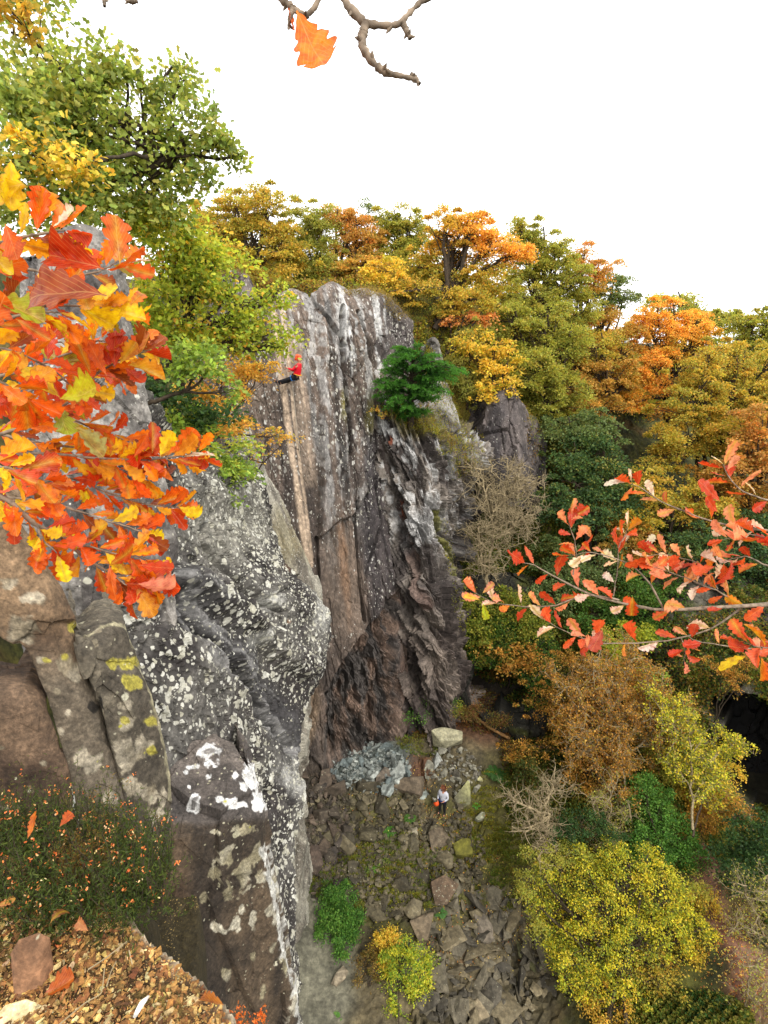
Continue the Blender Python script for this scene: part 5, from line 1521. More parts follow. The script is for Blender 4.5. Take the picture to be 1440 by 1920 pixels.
stone("rock_slab", "large brown slab tilted between the scree fan and the standing person", "rock", 765, 1475, (1.6, 1.1, .7), (.5, .2, -.3), c(112, 98, 80), seed=41, lich=.3)
stone("rock_slab", "large brown-grey slab leaning next to the blue-grey scree fan", "rock", 722, 1455, (1.3, .9, .6), (.5, -.3, .3), c(120, 108, 94), seed=43, lich=.3)
stone("boulder", "dark squarish boulder at the left edge of the rubble, under the lichen buttress", "boulder", 584, 1628, (1.3, 1.1, 1.0), (.1, .2, .3), c(104, 88, 76), seed=47, lich=.4, sink=.2)
stone("boulder", "dark boulder at the left end of the scree fan", "boulder", 632, 1490, (1.3, 1.0, .9), (.1, .1, .6), c(92, 80, 66), seed=49, lich=.3)
stone("rock", "long pale stone on the grey gravel, left of the lime bush", "rock", 638, 1835, (.75, .5, .3), (.1, .1, .9), c(160, 146, 122), seed=51, lich=.2)
stone("rock", "round pale cobble above the small fern", "rock", 776, 1560, (.4, .35, .3), (0, 0, 0), c(170, 160, 136), seed=53, lich=.1)
stone("rock", "little white stone left of the standing person's knees", "rock", 815, 1500, (.22, .18, .42), (.1, .2, 0), c(216, 210, 190), seed=55, lich=0)
stone("rock_slab", "broad flat tan-grey slab above the lime bush", "rock", 792, 1742, (1.25, 1.1, .3), (.15, .1, .1), c(128, 112, 90), seed=57, lich=.3)
stone("rock_slab", "flat brown slab in the middle of the floor below the fern", "rock", 835, 1670, (1.4, 1.2, .5), (.2, 0, .4), c(112, 92, 72), seed=59, lich=.5)
stone("rock_slab", "leaning ochre-stained slab among the big plates", "rock", 866, 1790, (.9, 1.1, .4), (.5, .2, .1), c(130, 104, 74), seed=61, lich=.2)
stone("rock_slab", "tall grey plate standing among the big plates, left of the birch", "rock", 905, 1740, (.9, 1.5, .4), (.6, .1, .2), c(118, 108, 94), seed=63, lich=.2)
stone("rock_slab", "pointed grey plate nearest the birch", "rock", 955, 1720, (.7, 1.4, .35), (.5, .3, .5), c(116, 108, 94), seed=65, lich=.2)
stone("rock_slab", "pale rounded slab at the bottom edge, right of the lime bush", "rock", 890, 1895, (1.1, .9, .4), (.2, .1, .2), c(138, 124, 98), seed=67, lich=.2)
stone("rock_slab", "mossy long slab half buried beside the birch", "rock", 985, 1800, (.6, 1.6, .5), (.3, .1, .5), c(100, 98, 62), seed=69, lich=.2)

_hues = {'brown': [c(114, 104, 80), c(96, 88, 66), c(80, 73, 56)], 'blue': [c(140, 146, 140), c(112, 122, 120), c(168, 172, 164)], 'plate': [c(112, 104, 86), c(88, 82, 70), c(130, 118, 92)],
         'dark': [c(88, 78, 66), c(102, 88, 74), c(72, 64, 56)], 'mixed': [c(150, 146, 128), c(122, 116, 102), c(168, 164, 146)]}


def stone_bank(hue, dims, n=6, seed=0, npts=12):
    bank = []
    for i in range(n):
        V, Fc = stone_mesh(seed + i, dims, None, npts=npts)
        bank.append((V, Fc, _hues[hue][i % 3]))
    return bank


LMK = [("the standing bystander", 829, 1500), ("the large pale boulder", 840, 1398), ("the bright green fern", 799, 1642), ("the round green bush", 640, 1720), ("the yellow-lime bush", 750, 1830),
       ("the speckled slab", 828, 1575), ("the dark squarish boulder", 584, 1628), ("the scree's left end", 640, 1450), ("the scree's right end", 745, 1430), ("the flat brown slab", 835, 1670), ("the flat tan slab", 792, 1742),
       ("the leaning ochre slab", 866, 1790), ("the pointed grey plate", 955, 1720), ("the bottom edge plates", 890, 1895), ("the mossy half-buried slab", 985, 1800), ("the small green fern", 768, 1535), ("the lichen buttress foot", 570, 1540)]
TONE = {'brown': ["tan-brown stone", "brown stone", "dark brown stone"], 'blue': ["blue-grey slate", "dark slate", "pale slate"], 'plate': ["grey-brown plate", "dark plate", "light tan plate"],
        'dark': ["dark block", "brown block", "blackish block"], 'mixed': ["light grey stone", "grey stone", "pale stone"]}
ZONES = [  # label, group, hue, dims, region(cx,cy,rx,ry,rot), count individual, count stuff, size range, tilt
    ("blue-grey slate fragment in the fan of scree at the foot of the cliff", "slate fragments of the scree fan", 'blue', (1, .8, .4), (692, 1440, 80, 46, 8), 50, 900, (.35, 1.0), .7),
    ("dark brown angular block in the rubble under the lichen buttress", "dark rubble blocks on the left", 'dark', (1, .8, .6), (598, 1560, 54, 125, 0), 60, 900, (.4, 1.2), .6),
    ("grey-brown plate in the jumble of big slabs left of the birch", "big plates at the bottom of the quarry", 'plate', (1, .72, .26), (900, 1800, 140, 140, 20), 90, 420, (.65, 1.8), .7),
    ("brown stone half sunk in the earth of the quarry floor", "brown stones across the quarry floor", 'brown', (1, .8, .5), (730, 1590, 180, 130, 8), 75, 2600, (.4, 1.35), .45),
    ("light grey broken stone in the heap below the large pale boulder", "light stones near the pale boulder", 'mixed', (1, .7, .5), (850, 1450, 55, 50, 20), 25, 300, (.3, .75), .6),
]
for zi, (lb, gp, hue, dims, reg, n_ind, n_st, (s0, s1), tilt) in enumerate(ZONES):
    rng = np.random.default_rng(900 + zi)
    n = n_ind + n_st
    a = rng.uniform(0, 2 * math.pi, n); r = np.sqrt(rng.uniform(0, 1, n)); ca, sa = math.cos(math.radians(reg[4])), math.sin(math.radians(reg[4]))
    u, v = r * np.cos(a) * reg[2], r * np.sin(a) * reg[3]
    px, py = reg[0] + u * ca - v * sa, reg[1] + u * sa + v * ca
    P, ok = hit(px, py)
    sz = s0 + (s1 - s0) * rng.random(n) ** 2.2
    sz[n_ind:] = s0 * rng.uniform(.2, 1.0, n_st)
    sz[:n_ind] = np.sort(sz[:n_ind])[::-1]
    bank = stone_bank(hue, dims, 9, 2000 + zi * 50)
    meshes = {}
    used_lb = {}
    SV, SF, SC, off = [], [], [], 0
    for i in range(n):
        if not ok[i]: continue
        x0 = (px[i], py[i])
        if 575 > x0[0] > 540 and x0[1] > 1660: continue
        if 790 < x0[0] < 850 and 1465 < x0[1] < 1535: continue      # keep clear of the person
        if reg[4] != 20 or hue != 'plate':
            if abs(x0[0] - 640) < 45 and x0[1] > 1690: continue
        V, Fc, hc = bank[rng.integers(9)]
        ang = rng.normal(size=2) * tilt; az = rng.uniform(0, 6.28)
        if hue == 'plate': ang = ang * .6 + [.45, .2]
        if i < n_ind:
            k = rng.integers(9)
            if k not in meshes:
                V, Fc, _z = bank[k]; hc = _hues[hue][k % 3]
                o = mesh("loose_stone", V, Fc, M_stone, np.repeat(hc[None], len(V), 0), {"lich": np.full(len(V), .35)}, smooth=False, origin=(0, 0, 0))
                meshes[k] = o
            else:
                o = meshes[k].copy(); scn.collection.objects.link(o)
            o.location = tuple(float(q) for q in P[i] + [0, 0, sz[i] * dims[2] * .2]); o.rotation_euler = (ang[0], ang[1], az); o.scale = (float(sz[i]),) * 3
            hx = int(k) % 3
            best = min(LMK, key=lambda q: math.hypot(q[1] - x0[0], q[2] - x0[1]))
            dx_, dy_ = x0[0] - best[1], x0[1] - best[2]
            far = "just " if math.hypot(dx_, dy_) < 34 else "well " if math.hypot(dx_, dy_) > 75 else ""
            a8 = int(round(math.atan2(dy_, dx_) / (math.pi / 4))) % 8
            drn = ["right of", "below and right of", "below", "below and left of", "left of", "above and left of", "above", "above and right of"][a8]
            siz = "big" if i < n_ind * .25 else "middling" if i < n_ind * .6 else "small"
            lbl = f"{siz} {TONE[hue][hx]}, {far}{drn} {best[0]}"
            if lbl in used_lb:
                o2 = sorted(LMK, key=lambda q: math.hypot(q[1] - x0[0], q[2] - x0[1]))[1 + used_lb[lbl] % 3]
                used_lb[lbl] += 1
                lbl = f"{siz} {TONE[hue][hx]}, {drn} {best[0]}, towards {o2[0]}"
            used_lb.setdefault(lbl, 0)
            tag(o, lbl, "stone", gp)
        else:
            W = rotz(rotz(rotz(V * sz[i], 'x', ang[0]), 'y', ang[1]), 'z', az) + P[i] + [0, 0, sz[i] * dims[2] * .15]
            SV.append(W); SF.append(Fc + off); SC.append(np.repeat(hc[None] * rng.uniform(.75, 1.2), len(W), 0)); off += len(W)
    V = np.concatenate(SV)
    o = mesh("scree", V, np.concatenate(SF), M_stone, np.concatenate(SC), {"lich": np.full(len(V), .3)}, smooth=False)
    tag(o, kind='stuff')

# ------------------------------------------------------------------ ground cover
def cover(name, regs, pal, leaf, n, seed, h=.25, tmpl='rh', zmin=None, up=.8, clump=0.0, keep=None):
    rng = np.random.default_rng(seed)
    X, Y_ = [], []
    tot = sum(q[2] * q[3] for q in regs)
    for (cx, cy, rx, ry, rot) in regs:
        m = int(n * rx * ry / tot)
        a = rng.uniform(0, 2 * math.pi, m); r = np.sqrt(rng.uniform(0, 1, m)); t = math.radians(rot)
        u, v = r * np.cos(a) * rx, r * np.sin(a) * ry
        X.append(cx + u * math.cos(t) - v * math.sin(t)); Y_.append(cy + u * math.sin(t) + v * math.cos(t))
    X, Y_ = np.concatenate(X), np.concatenate(Y_)
    if clump:
        m = fbm(np.stack([X / 26, Y_ / 26, X * 0 + seed], -1), 3, seed) > clump - rng.random(len(X)) * .25
        X, Y_ = X[m], Y_[m]
    P, ok = hit(X, Y_)
    P = P[ok]; m = len(P)
    hh = fbm(P * 1.1, 3, seed + 3) * .5 + .6
    P[:, 2] += rng.random(m) ** 1.0 * h * hh
    ax = randdir(rng, m, 0 if tmpl != 'nd' else 1.6)
    tv, tf = {'rh': (RH_V, RH_F), 'hx': (HX_V, HX_F), 'nd': (ND_V, RH_F)}[tmpl]
    hue = (fbm(P * .8, 3, seed + 5) * .5 + .5 + rng.normal(size=m) * .2)
    idx = np.clip((hue * len(pal)).astype(int), 0, len(pal) - 1)
    v, f, cl = leaves(P, leaf * rng.uniform(.5, 1.4, m), ax, randdir(rng, m, up), tv, tf, palcol(rng, m, pal, idx))
    o = mesh(name, v, f, M_leaf, cl, smooth=False)
    return tag(o, kind='stuff')


G_moss = [(c(150, 138, 46), 1), (c(126, 122, 42), 1), (c(104, 106, 38), 1), (c(140, 112, 48), 1)]
G_slope = [(c(112, 84, 40), 1), (c(96, 98, 42), 1), (c(66, 84, 38), 1), (c(122, 114, 46), 1)]
G_heath = [(c(134, 100, 52), 1), (c(150, 136, 56), 1), (c(122, 126, 50), 1)]
cover("undergrowth", [(1150, 1080, 320, 150, 0), (960, 1180, 110, 110, 0), (1020, 880, 130, 160, 0)], G_slope, .17, 110000, 31, .7)
cover("undergrowth", [(1240, 1240, 260, 110, 10), (1120, 1480, 180, 130, 0), (1010, 1350, 80, 60, 0)], G_slope, .13, 90000, 32, .5)
cover("heath", [(850, 770, 80, 90, 20), (860, 690, 70, 60, 0), (800, 560, 70, 50, 0), (1000, 800, 120, 60, 0)], G_heath, .14, 26000, 33, .5, 'nd')
cover("moss", [(840, 830, 50, 40, 20), (930, 1530, 70, 90, 0), (850, 1600, 60, 40, 0), (700, 1640, 120, 70, 0)], G_moss, .055, 60000, 34, .08, clump=.02)
cover("grass", [(720, 1640, 150, 80, 0), (620, 1640, 60, 50, 0), (950, 1620, 80, 90, 0), (800, 1380, 60, 40, 0)], [(c(96, 110, 44), 1), (c(128, 122, 56), 1)], .14, 52000, 35, .10, 'nd', clump=.02)
cover("bracken", [(900, 1335, 110, 40, 15), (985, 1400, 50, 70, 0), (790, 1345, 40, 40, 0)], [(c(120, 74, 44), 1), (c(92, 62, 38), 1), (c(104, 96, 42), 1)], .10, 15000, 36, .35)
cover("fallen_leaves", [(800, 1450, 60, 40, 0), (860, 1580, 90, 60, 0), (1390, 1790, 60, 110, 30), (720, 1560, 140, 90, 0), (900, 1720, 110, 120, 0), (1350, 1700, 40, 130, -20), (1430, 1850, 60, 60, 0)], [(c(190, 120, 60), 1), (c(206, 176, 100), 1), (c(150, 84, 50), 1)], .06, 9000, 37, .02, up=3)
cover("undergrowth", [(1410, 1570, 90, 60, 0), (1460, 1690, 40, 80, -20), (1260, 1910, 150, 50, 0), (1180, 1560, 130, 90, 0)], [(c(74, 92, 40), 1), (c(98, 104, 44), 1), (c(130, 120, 56), 1), (c(54, 76, 36), 1)], .11, 80000, 38, .4)
cover("ivy", [(960, 1120, 60, 60, 0), (1060, 1130, 70, 50, 0), (840, 1310, 30, 24, 0), (770, 1350, 30, 24, 0), (1290, 1320, 50, 40, 0), (900, 1240, 30, 30, 0)], [(c(70, 118, 44), 1), (c(50, 92, 38), 1), (c(96, 140, 54), 1)], .12, 12000, 39, .3)
cover_on("ivy", SURF[6], [(930, 1190, 90, 60, 0), (1000, 1260, 40, 90, 0), (870, 1200, 26, 50, 0)], [(c(84, 104, 42), 1), (c(60, 88, 38), 1), (c(116, 112, 46), 1)], .13, 22000, 51, .16)
cover_on("ivy", SURF[5], [(1290, 1280, 60, 130, 0), (1400, 1225, 140, 50, 5), (1470, 1290, 60, 34, 0), (1330, 1180, 90, 40, 0)], [(c(96, 104, 44), 1), (c(70, 86, 38), 1), (c(132, 104, 48), 1), (c(110, 116, 48), 1)], .12, 26000, 52, .16)
cover_on("heath", SURF[1], [(800, 790, 50, 26, 20), (862, 850, 34, 50, -25), (740, 770, 30, 14, 10)], G_heath + G_moss, .13, 14000, 53, .1, 'nd')
cover_on("moss", SURF[1], [(840, 1030, 8, 70, -8), (858, 1130, 8, 50, -10), (700, 830, 8, 20, 0)], G_moss, .07, 2500, 54, .05)
cover_on("heath", SURF[2], [(890, 880, 24, 80, 0), (1000, 800, 16, 70, 0), (930, 940, 60, 30, 0)], G_heath, .13, 6000, 55, .1, 'nd')
cover_on("heath", SURF[4], [(800, 700, 16, 40, 0), (846, 720, 20, 60, 0), (825, 770, 50, 40, 0)], G_heath + G_moss, .13, 6000, 58, .1, "nd")
cover_on("heath", SURF[3], [(440, 516, 34, 10, 0)], [(c(120, 100, 70), 1), (c(100, 80, 60), 1)], .12, 1500, 56, .06, 'nd')
cover_on("heath", SURF[0], [(700, 550, 60, 8, 0), (750, 575, 30, 26, 40)], [(c(140, 116, 64), 1), (c(104, 90, 60), 1)], .13, 4000, 57, .07, 'nd')
cover("undergrowth", [(600, 545, 180, 30, 0), (900, 640, 140, 60, 0)], G_heath, .16, 14000, 40, .5)


# ------------------------------------------------------------------ ferns and leafy plants on the floor
def fern(label, px, py, size, col, n=9, seed=1, cat="fern"):
    rng = np.random.default_rng(seed)
    p, _ = hit([px], [py]); p = p[0]
    root = empty("fern", p); tag(root, label, cat)
    Pp, A, S, NN = [], [], [], []
    for i in range(n):
        a = i * 2 * math.pi / n + rng.normal() * .2
        d = np.array([math.cos(a), math.sin(a), .55 + .2 * rng.random()])
        L_ = size * rng.uniform(.8, 1.15)
        m = 22
        t = np.linspace(.08, 1, m)
        q = p + d * L_ * t[:, None]; q[:, 2] -= t ** 2 * L_ * .55
        dd = unit(np.gradient(q, axis=0)); sd_ = unit(np.cross(dd, [0, 0, 1.]))
        for s_ in (-1, 1):
            Pp.append(q); A.append(unit(sd_ * s_ + dd * .35)); S.append(L_ * .30 * np.sin(np.clip(t * 1.0 + .12, 0, 1) * math.pi) ** .7 + .02); NN.append(np.cross(dd, sd_) * -1)
    P_, A, S, NN = map(np.concatenate, (Pp, A, S, NN))
    v, f, cl = leaves(P_, S, A, NN, RH_V * [1, .42, 1], RH_F, palcol(rng, len(P_), [(col, 1)], jit=.12))
    mesh("fronds", v, f, M_leaf, cl, parent=root, smooth=False)


fern("bright green fern in the middle of the quarry floor", 799, 1642, .62, c(88, 128, 66), 11, 1)
fern("small green fern left of centre, between floor stones", 768, 1535, .35, c(84, 116, 54), 8, 2)
fern("light green fern at the bottom edge beside the brown seed-headed shrub", 648, 1900, .5, c(104, 138, 74), 8, 3)
fern("small fern below the flat brown slab", 826, 1712, .3, c(80, 118, 64), 7, 4)
fern("dull green fern cluster under the dark gap, right of the cobble", 930, 1452, .75, c(64, 96, 48), 12, 5)
fern("fresh green leafy plant at the cliff foot, left of the pale boulder", 763, 1378, .5, c(88, 138, 54), 10, 6, "plant")
fern("single bright leaf plant on the moss right of the standing person", 893, 1512, .25, c(100, 148, 64), 4, 7, "plant")
fern("pale green plant on the earth, left of the bright fern", 708, 1625, .35, c(104, 140, 60), 6, 8, "plant")
fern("thin green plant between stones, left of the small green fern", 731, 1560, .35, c(80, 120, 50), 7, 9, "plant")
fern("green fern on the dark slope right of the dirt path", 1400, 1610, .8, c(70, 120, 56), 12, 10)

# ------------------------------------------------------------------ fallen branch
rng = np.random.default_rng(61)
def grd(px, py, dz): 
    p, _ = hit([px], [py]); return p[0] + [0, 0, dz]
root = empty("fallen_branch", grd(850, 1350, .2)); tag(root, "long tan fallen branch lying across the brown bracken above the pale boulder", "branch")
bp = [grd(955, 1392, .25), grd(918, 1376, .4), grd(890, 1358, .5), grd(868, 1346, .55), grd(848, 1350, .5), grd(825, 1345, .5), grd(790, 1325, .5)]
bp = np.array(bp); tt = np.linspace(0, 6, 20); ii = np.minimum(tt.astype(int), 5); ff = (tt - ii)[:, None]
P = bp[ii] * (1 - ff) + bp[ii + 1] * ff
v, f = tubes([(P, np.linspace(.09, .02, 20))], 8)
mesh("stem", v, f, M_barktan, parent=root)
paths = []
for q in range(26):
    i = rng.integers(8, 20); d = rng.normal(size=3) * [1, .6, .5] + [-.6, 0, .2]; d /= np.linalg.norm(d)
    paths.append((curve(rng, P[i], P[i] + d * rng.uniform(.5, 1.4), 7, .15), np.linspace(.02, .006, 7)))
v, f = tubes(paths, 4)
mesh("side_twigs", v, f, M_barktan, parent=root)
# ------------------------------------------------------------------ near oak branches
def oak_leaf_template(seed, ns=38, nw=3):
    rng = np.random.default_rng(seed)
    t = np.linspace(0, 1, ns)
    nl = 4.3 + rng.random() * .8
    env = np.interp(t, [0, .05, .12, .3, .55, .75, .9, .97, 1], [.012, .014, .07, .15, .235, .25, .20, .13, .04])
    V, U = [], []
    sides = []
    for s in (-1, 1):
        ph = rng.random() * .3
        w = env * (1 + (.52 * np.abs(np.sin((t * nl + ph) * math.pi)) ** .7 - .30) * np.clip(t * 4 - .3, 0, 1) * (1 - sm(.9, 1, t)) + .02 * rng.normal(size=ns) * (t > .1))
        sides.append(np.clip(w, .010, 1))
    for i in range(ns):
        for j in range(-nw, nw + 1):
            w = sides[0][i] if j < 0 else sides[1][i]
            k = abs(j) / nw
            y = np.sign(j) * w * k
            x = t[i] + .16 * w * k * (1 if t[i] < .88 else .1)          # lobes lean forward
            V.append((x, y, 0)); U.append((t[i], np.sign(j) * k * w / .27, k))
    return np.array(V), gridfaces(ns, 2 * nw + 1), np.array(U)


OAKT = [oak_leaf_template(s) for s in range(6)]
G_fore = [(c(238, 96, 14, 1.3), 6), (c(222, 66, 12, 1.2), 3), (c(246, 128, 18, 1.35), 5), (c(248, 172, 22, 1.35), 2.8), (c(250, 206, 24, 1.4), 2.2), (c(176, 78, 26), 2), (c(176, 170, 40, 1.1), .5)]
G_right = [(c(236, 92, 44, 1.25), 5), (c(216, 62, 26, 1.2), 3), (c(244, 150, 110, 1.3), 4), (c(248, 214, 194, 1.35), 2.2), (c(236, 130, 30, 1.2), 1)]  # pale and salmon tones put skylight sheen into the leaf colour


def oakleaves(name, P, A, NM, S, cols, root, rng, wid=1.0):
    Vs, Fs, Cs, Us, off = [], [], [], [], 0
    for i in range(len(P)):
        tv, tf, tu = OAKT[rng.integers(6)]
        a = A[i] / np.linalg.norm(A[i]); b = np.cross(NM[i], a); b /= np.linalg.norm(b); n = np.cross(a, b)
        x, y = tv[:, 0] - 0.0, tv[:, 1] * rng.uniform(.72, 1.1) * wid
        bend = rng.normal() * .55; fold = abs(rng.normal()) * .7 + .1; tw = rng.normal() * .6
        z = bend * x * x * .6 + fold * np.abs(y) + tw * y * x + .03 * np.sin(x * 14 + i) * (np.abs(y) * 4) + .02 * np.sin(y * 30 + x * 9)
        W = P[i] + S[i] * (x[:, None] * a + y[:, None] * b + z[:, None] * n)
        k = cols[i]
        cc = np.repeat(k[None], len(W), 0)
        g = rng.random()
        if g < .35:      # part of the leaf still yellow-green near the rib
            cc = lerp(cc, c(220, 180, 40), np.clip(1 - np.abs(tu[:, 1]) * 2.2, 0, 1) * .7)
        Vs.append(W); Fs.append(tf + off); Cs.append(cc); Us.append(tu); off += len(W)
    mesh(name, np.concatenate(Vs), np.concatenate(Fs), M_oak, np.clip(np.concatenate(Cs), .004, .93), {"lf": np.concatenate(Us)}, parent=root)


def poly(pts, n):
    A = np.array([atD(*p) for p in pts])
    U = cr_up(A[:, None, :], n)[:, 0]
    return U


def oak_branch(label, twigs, pal, seed, extra=(), group=None, face=.75, cat="branch", dens=1.0, lsz=1.0, thin=1.0):
    rng = np.random.default_rng(seed)
    root = empty("oak_branch", atD(*twigs[0][0][0])); tag(root, label, cat, group)
    paths, P, A, NM, S = [], [], [], [], []
    cf, cr_ = None, np.array([1., 0, 0])
    camup = np.array([0, sp, cp])
    for pts, r0, r1, nl, sz in twigs:
        nl = int(nl * dens); sz = sz * lsz
        n = 24
        C_ = poly(pts, n)
        C_ = C_ + np.cumsum(rng.normal(size=C_.shape), 0) * .0012
        paths.append((C_, np.linspace(r0, r1, n) * (1 + .12 * rng.normal(size=n)) * thin))
        for q in range(nl):
            t = 1 - (q / max(nl, 1)) ** 1.15 * .93
            i = int(np.clip(t * (n - 1), 0, n - 2))
            d = unit((C_[i + 1] - C_[i])[None])[0]
            view = -C_[i] / np.linalg.norm(C_[i])
            side = np.cross(d, view); side /= np.linalg.norm(side)
            ang = (0 if q == 0 else (1 if q % 2 else -1) * rng.uniform(.35, 1.15))
            ax = d * math.cos(ang) + side * math.sin(ang) + view * rng.normal() * .35
            nm = view * face + np.array([0, 0, 1.]) * rng.uniform(.1, .8) + rng.normal(size=3) * .42
            pet = ax / np.linalg.norm(ax)
            base = C_[i] + pet * .006
            P.append(base); A.append(ax); NM.append(nm); S.append(sz * rng.uniform(.68, 1.15))
    for (x, y, D, x2, y2, size, col, tilt) in extra:
        a = atD(x, y, D); b = atD(x2, y2, D)
        P.append(a); A.append(b - a + 1e-6); view = -a / np.linalg.norm(a)
        NM.append(view + np.array(tilt)); S.append(size)
    ne = len(extra)
    cols = palcol(rng, len(P), pal, jit=.10)
    for i, e in enumerate(extra):
        if e[6] is not None: cols[len(P) - ne + i] = e[6]
    v, f = tubes(paths, 7)
    mesh("twigs", v, f, M_barknear, parent=root)
    oakleaves("foliage", P, A, NM, S, cols, root, rng)
    return root


YL = c(248, 208, 30, 1.3); OR = c(236, 104, 26, 1.2); RD = c(214, 64, 22, 1.15); BRN = c(186, 84, 42, 1.05); GRN = c(160, 168, 40, 1.1); PALE = c(246, 236, 214, 1.2); GOLD = c(238, 158, 36, 1.2)  # PALE whitens single leaves, a sky reflection painted as leaf colour
tw = [
    ([(-60, 540, 1.0), (60, 572, 1.05), (150, 575, 1.1), (215, 582, 1.15), (252, 584, 1.2)], .0035, .0012, 9, .085),
    ([(-80, 470, .95), (20, 445, .95), (80, 430, .95), (112, 425, .95)], .004, .0015, 7, .09),
    ([(40, 500, 1.1), (120, 530, 1.12), (190, 515, 1.15), (232, 492, 1.2)], .003, .0012, 8, .08),
    ([(-60, 830, 1.2), (60, 800, 1.25), (135, 755, 1.3), (185, 705, 1.35), (236, 678, 1.35), (270, 668, 1.38)], .0045, .0014, 19, .09),
    ([(-60, 850, 1.3), (90, 850, 1.35), (200, 862, 1.42), (270, 862, 1.46), (330, 852, 1.5), (365, 848, 1.5)], .0042, .0014, 22, .088),
    ([(-60, 880, 1.3), (60, 905, 1.35), (140, 895, 1.42), (210, 922, 1.48), (290, 945, 1.52), (345, 950, 1.55)], .0042, .0014, 21, .088),
    ([(-60, 900, 1.15), (20, 935, 1.18), (60, 975, 1.2), (118, 1008, 1.25), (155, 1040, 1.3), (205, 1072, 1.32), (262, 1092, 1.35), (300, 1098, 1.36)], .006, .0015, 21, .092),
    ([(118, 1008, 1.25), (180, 1030, 1.3), (232, 1045, 1.32), (275, 1055, 1.35)], .003, .0012, 10, .09),
    ([(205, 1072, 1.32), (232, 1092, 1.32), (255, 1112, 1.32)], .003, .0012, 5, .088),
    ([(60, 975, 1.2), (80, 1010, 1.2), (105, 1035, 1.22)], .003, .0012, 4, .09),
    ([(-60, 640, 1.1), (40, 665, 1.15), (110, 700, 1.2), (150, 735, 1.22)], .0035, .0013, 10, .09),
    ([(-60, 720, 1.2), (60, 690, 1.25), (130, 660, 1.3), (180, 635, 1.32), (205, 640, 1.32)], .004, .0013, 16, .09),
    ([(-60, 770, 1.25), (60, 760, 1.3), (140, 790, 1.4), (220, 820, 1.45), (262, 835, 1.48)], .004, .0013, 17, .088),
    ([(-60, 800, 1.3), (60, 830, 1.35), (160, 850, 1.4), (240, 890, 1.45), (290, 905, 1.48)], .004, .0013, 17, .088),
    ([(-60, 930, 1.25), (60, 940, 1.3), (150, 960, 1.35), (230, 985, 1.4), (280, 1000, 1.42)], .004, .0013, 14, .088),
    ([(-60, 620, 1.0), (20, 600, 1.0), (70, 590, 1.02), (110, 600, 1.05)], .004, .0013, 9, .09),
    ([(-60, 700, 1.0), (10, 720, 1.0), (60, 745, 1.05)], .004, .0013, 8, .09),
    ([(-60, 860, 1.0), (0, 880, 1.0), (60, 890, 1.05), (110, 920, 1.1)], .004, .0013, 9, .085),
    ([(-60, 780, 1.35), (100, 720, 1.45), (180, 690, 1.5), (230, 700, 1.5)], .004, .0013, 13, .088),
    ([(-60, 700, 1.35), (60, 640, 1.4), (120, 640, 1.45), (170, 680, 1.5)], .004, .0013, 12, .088),
]
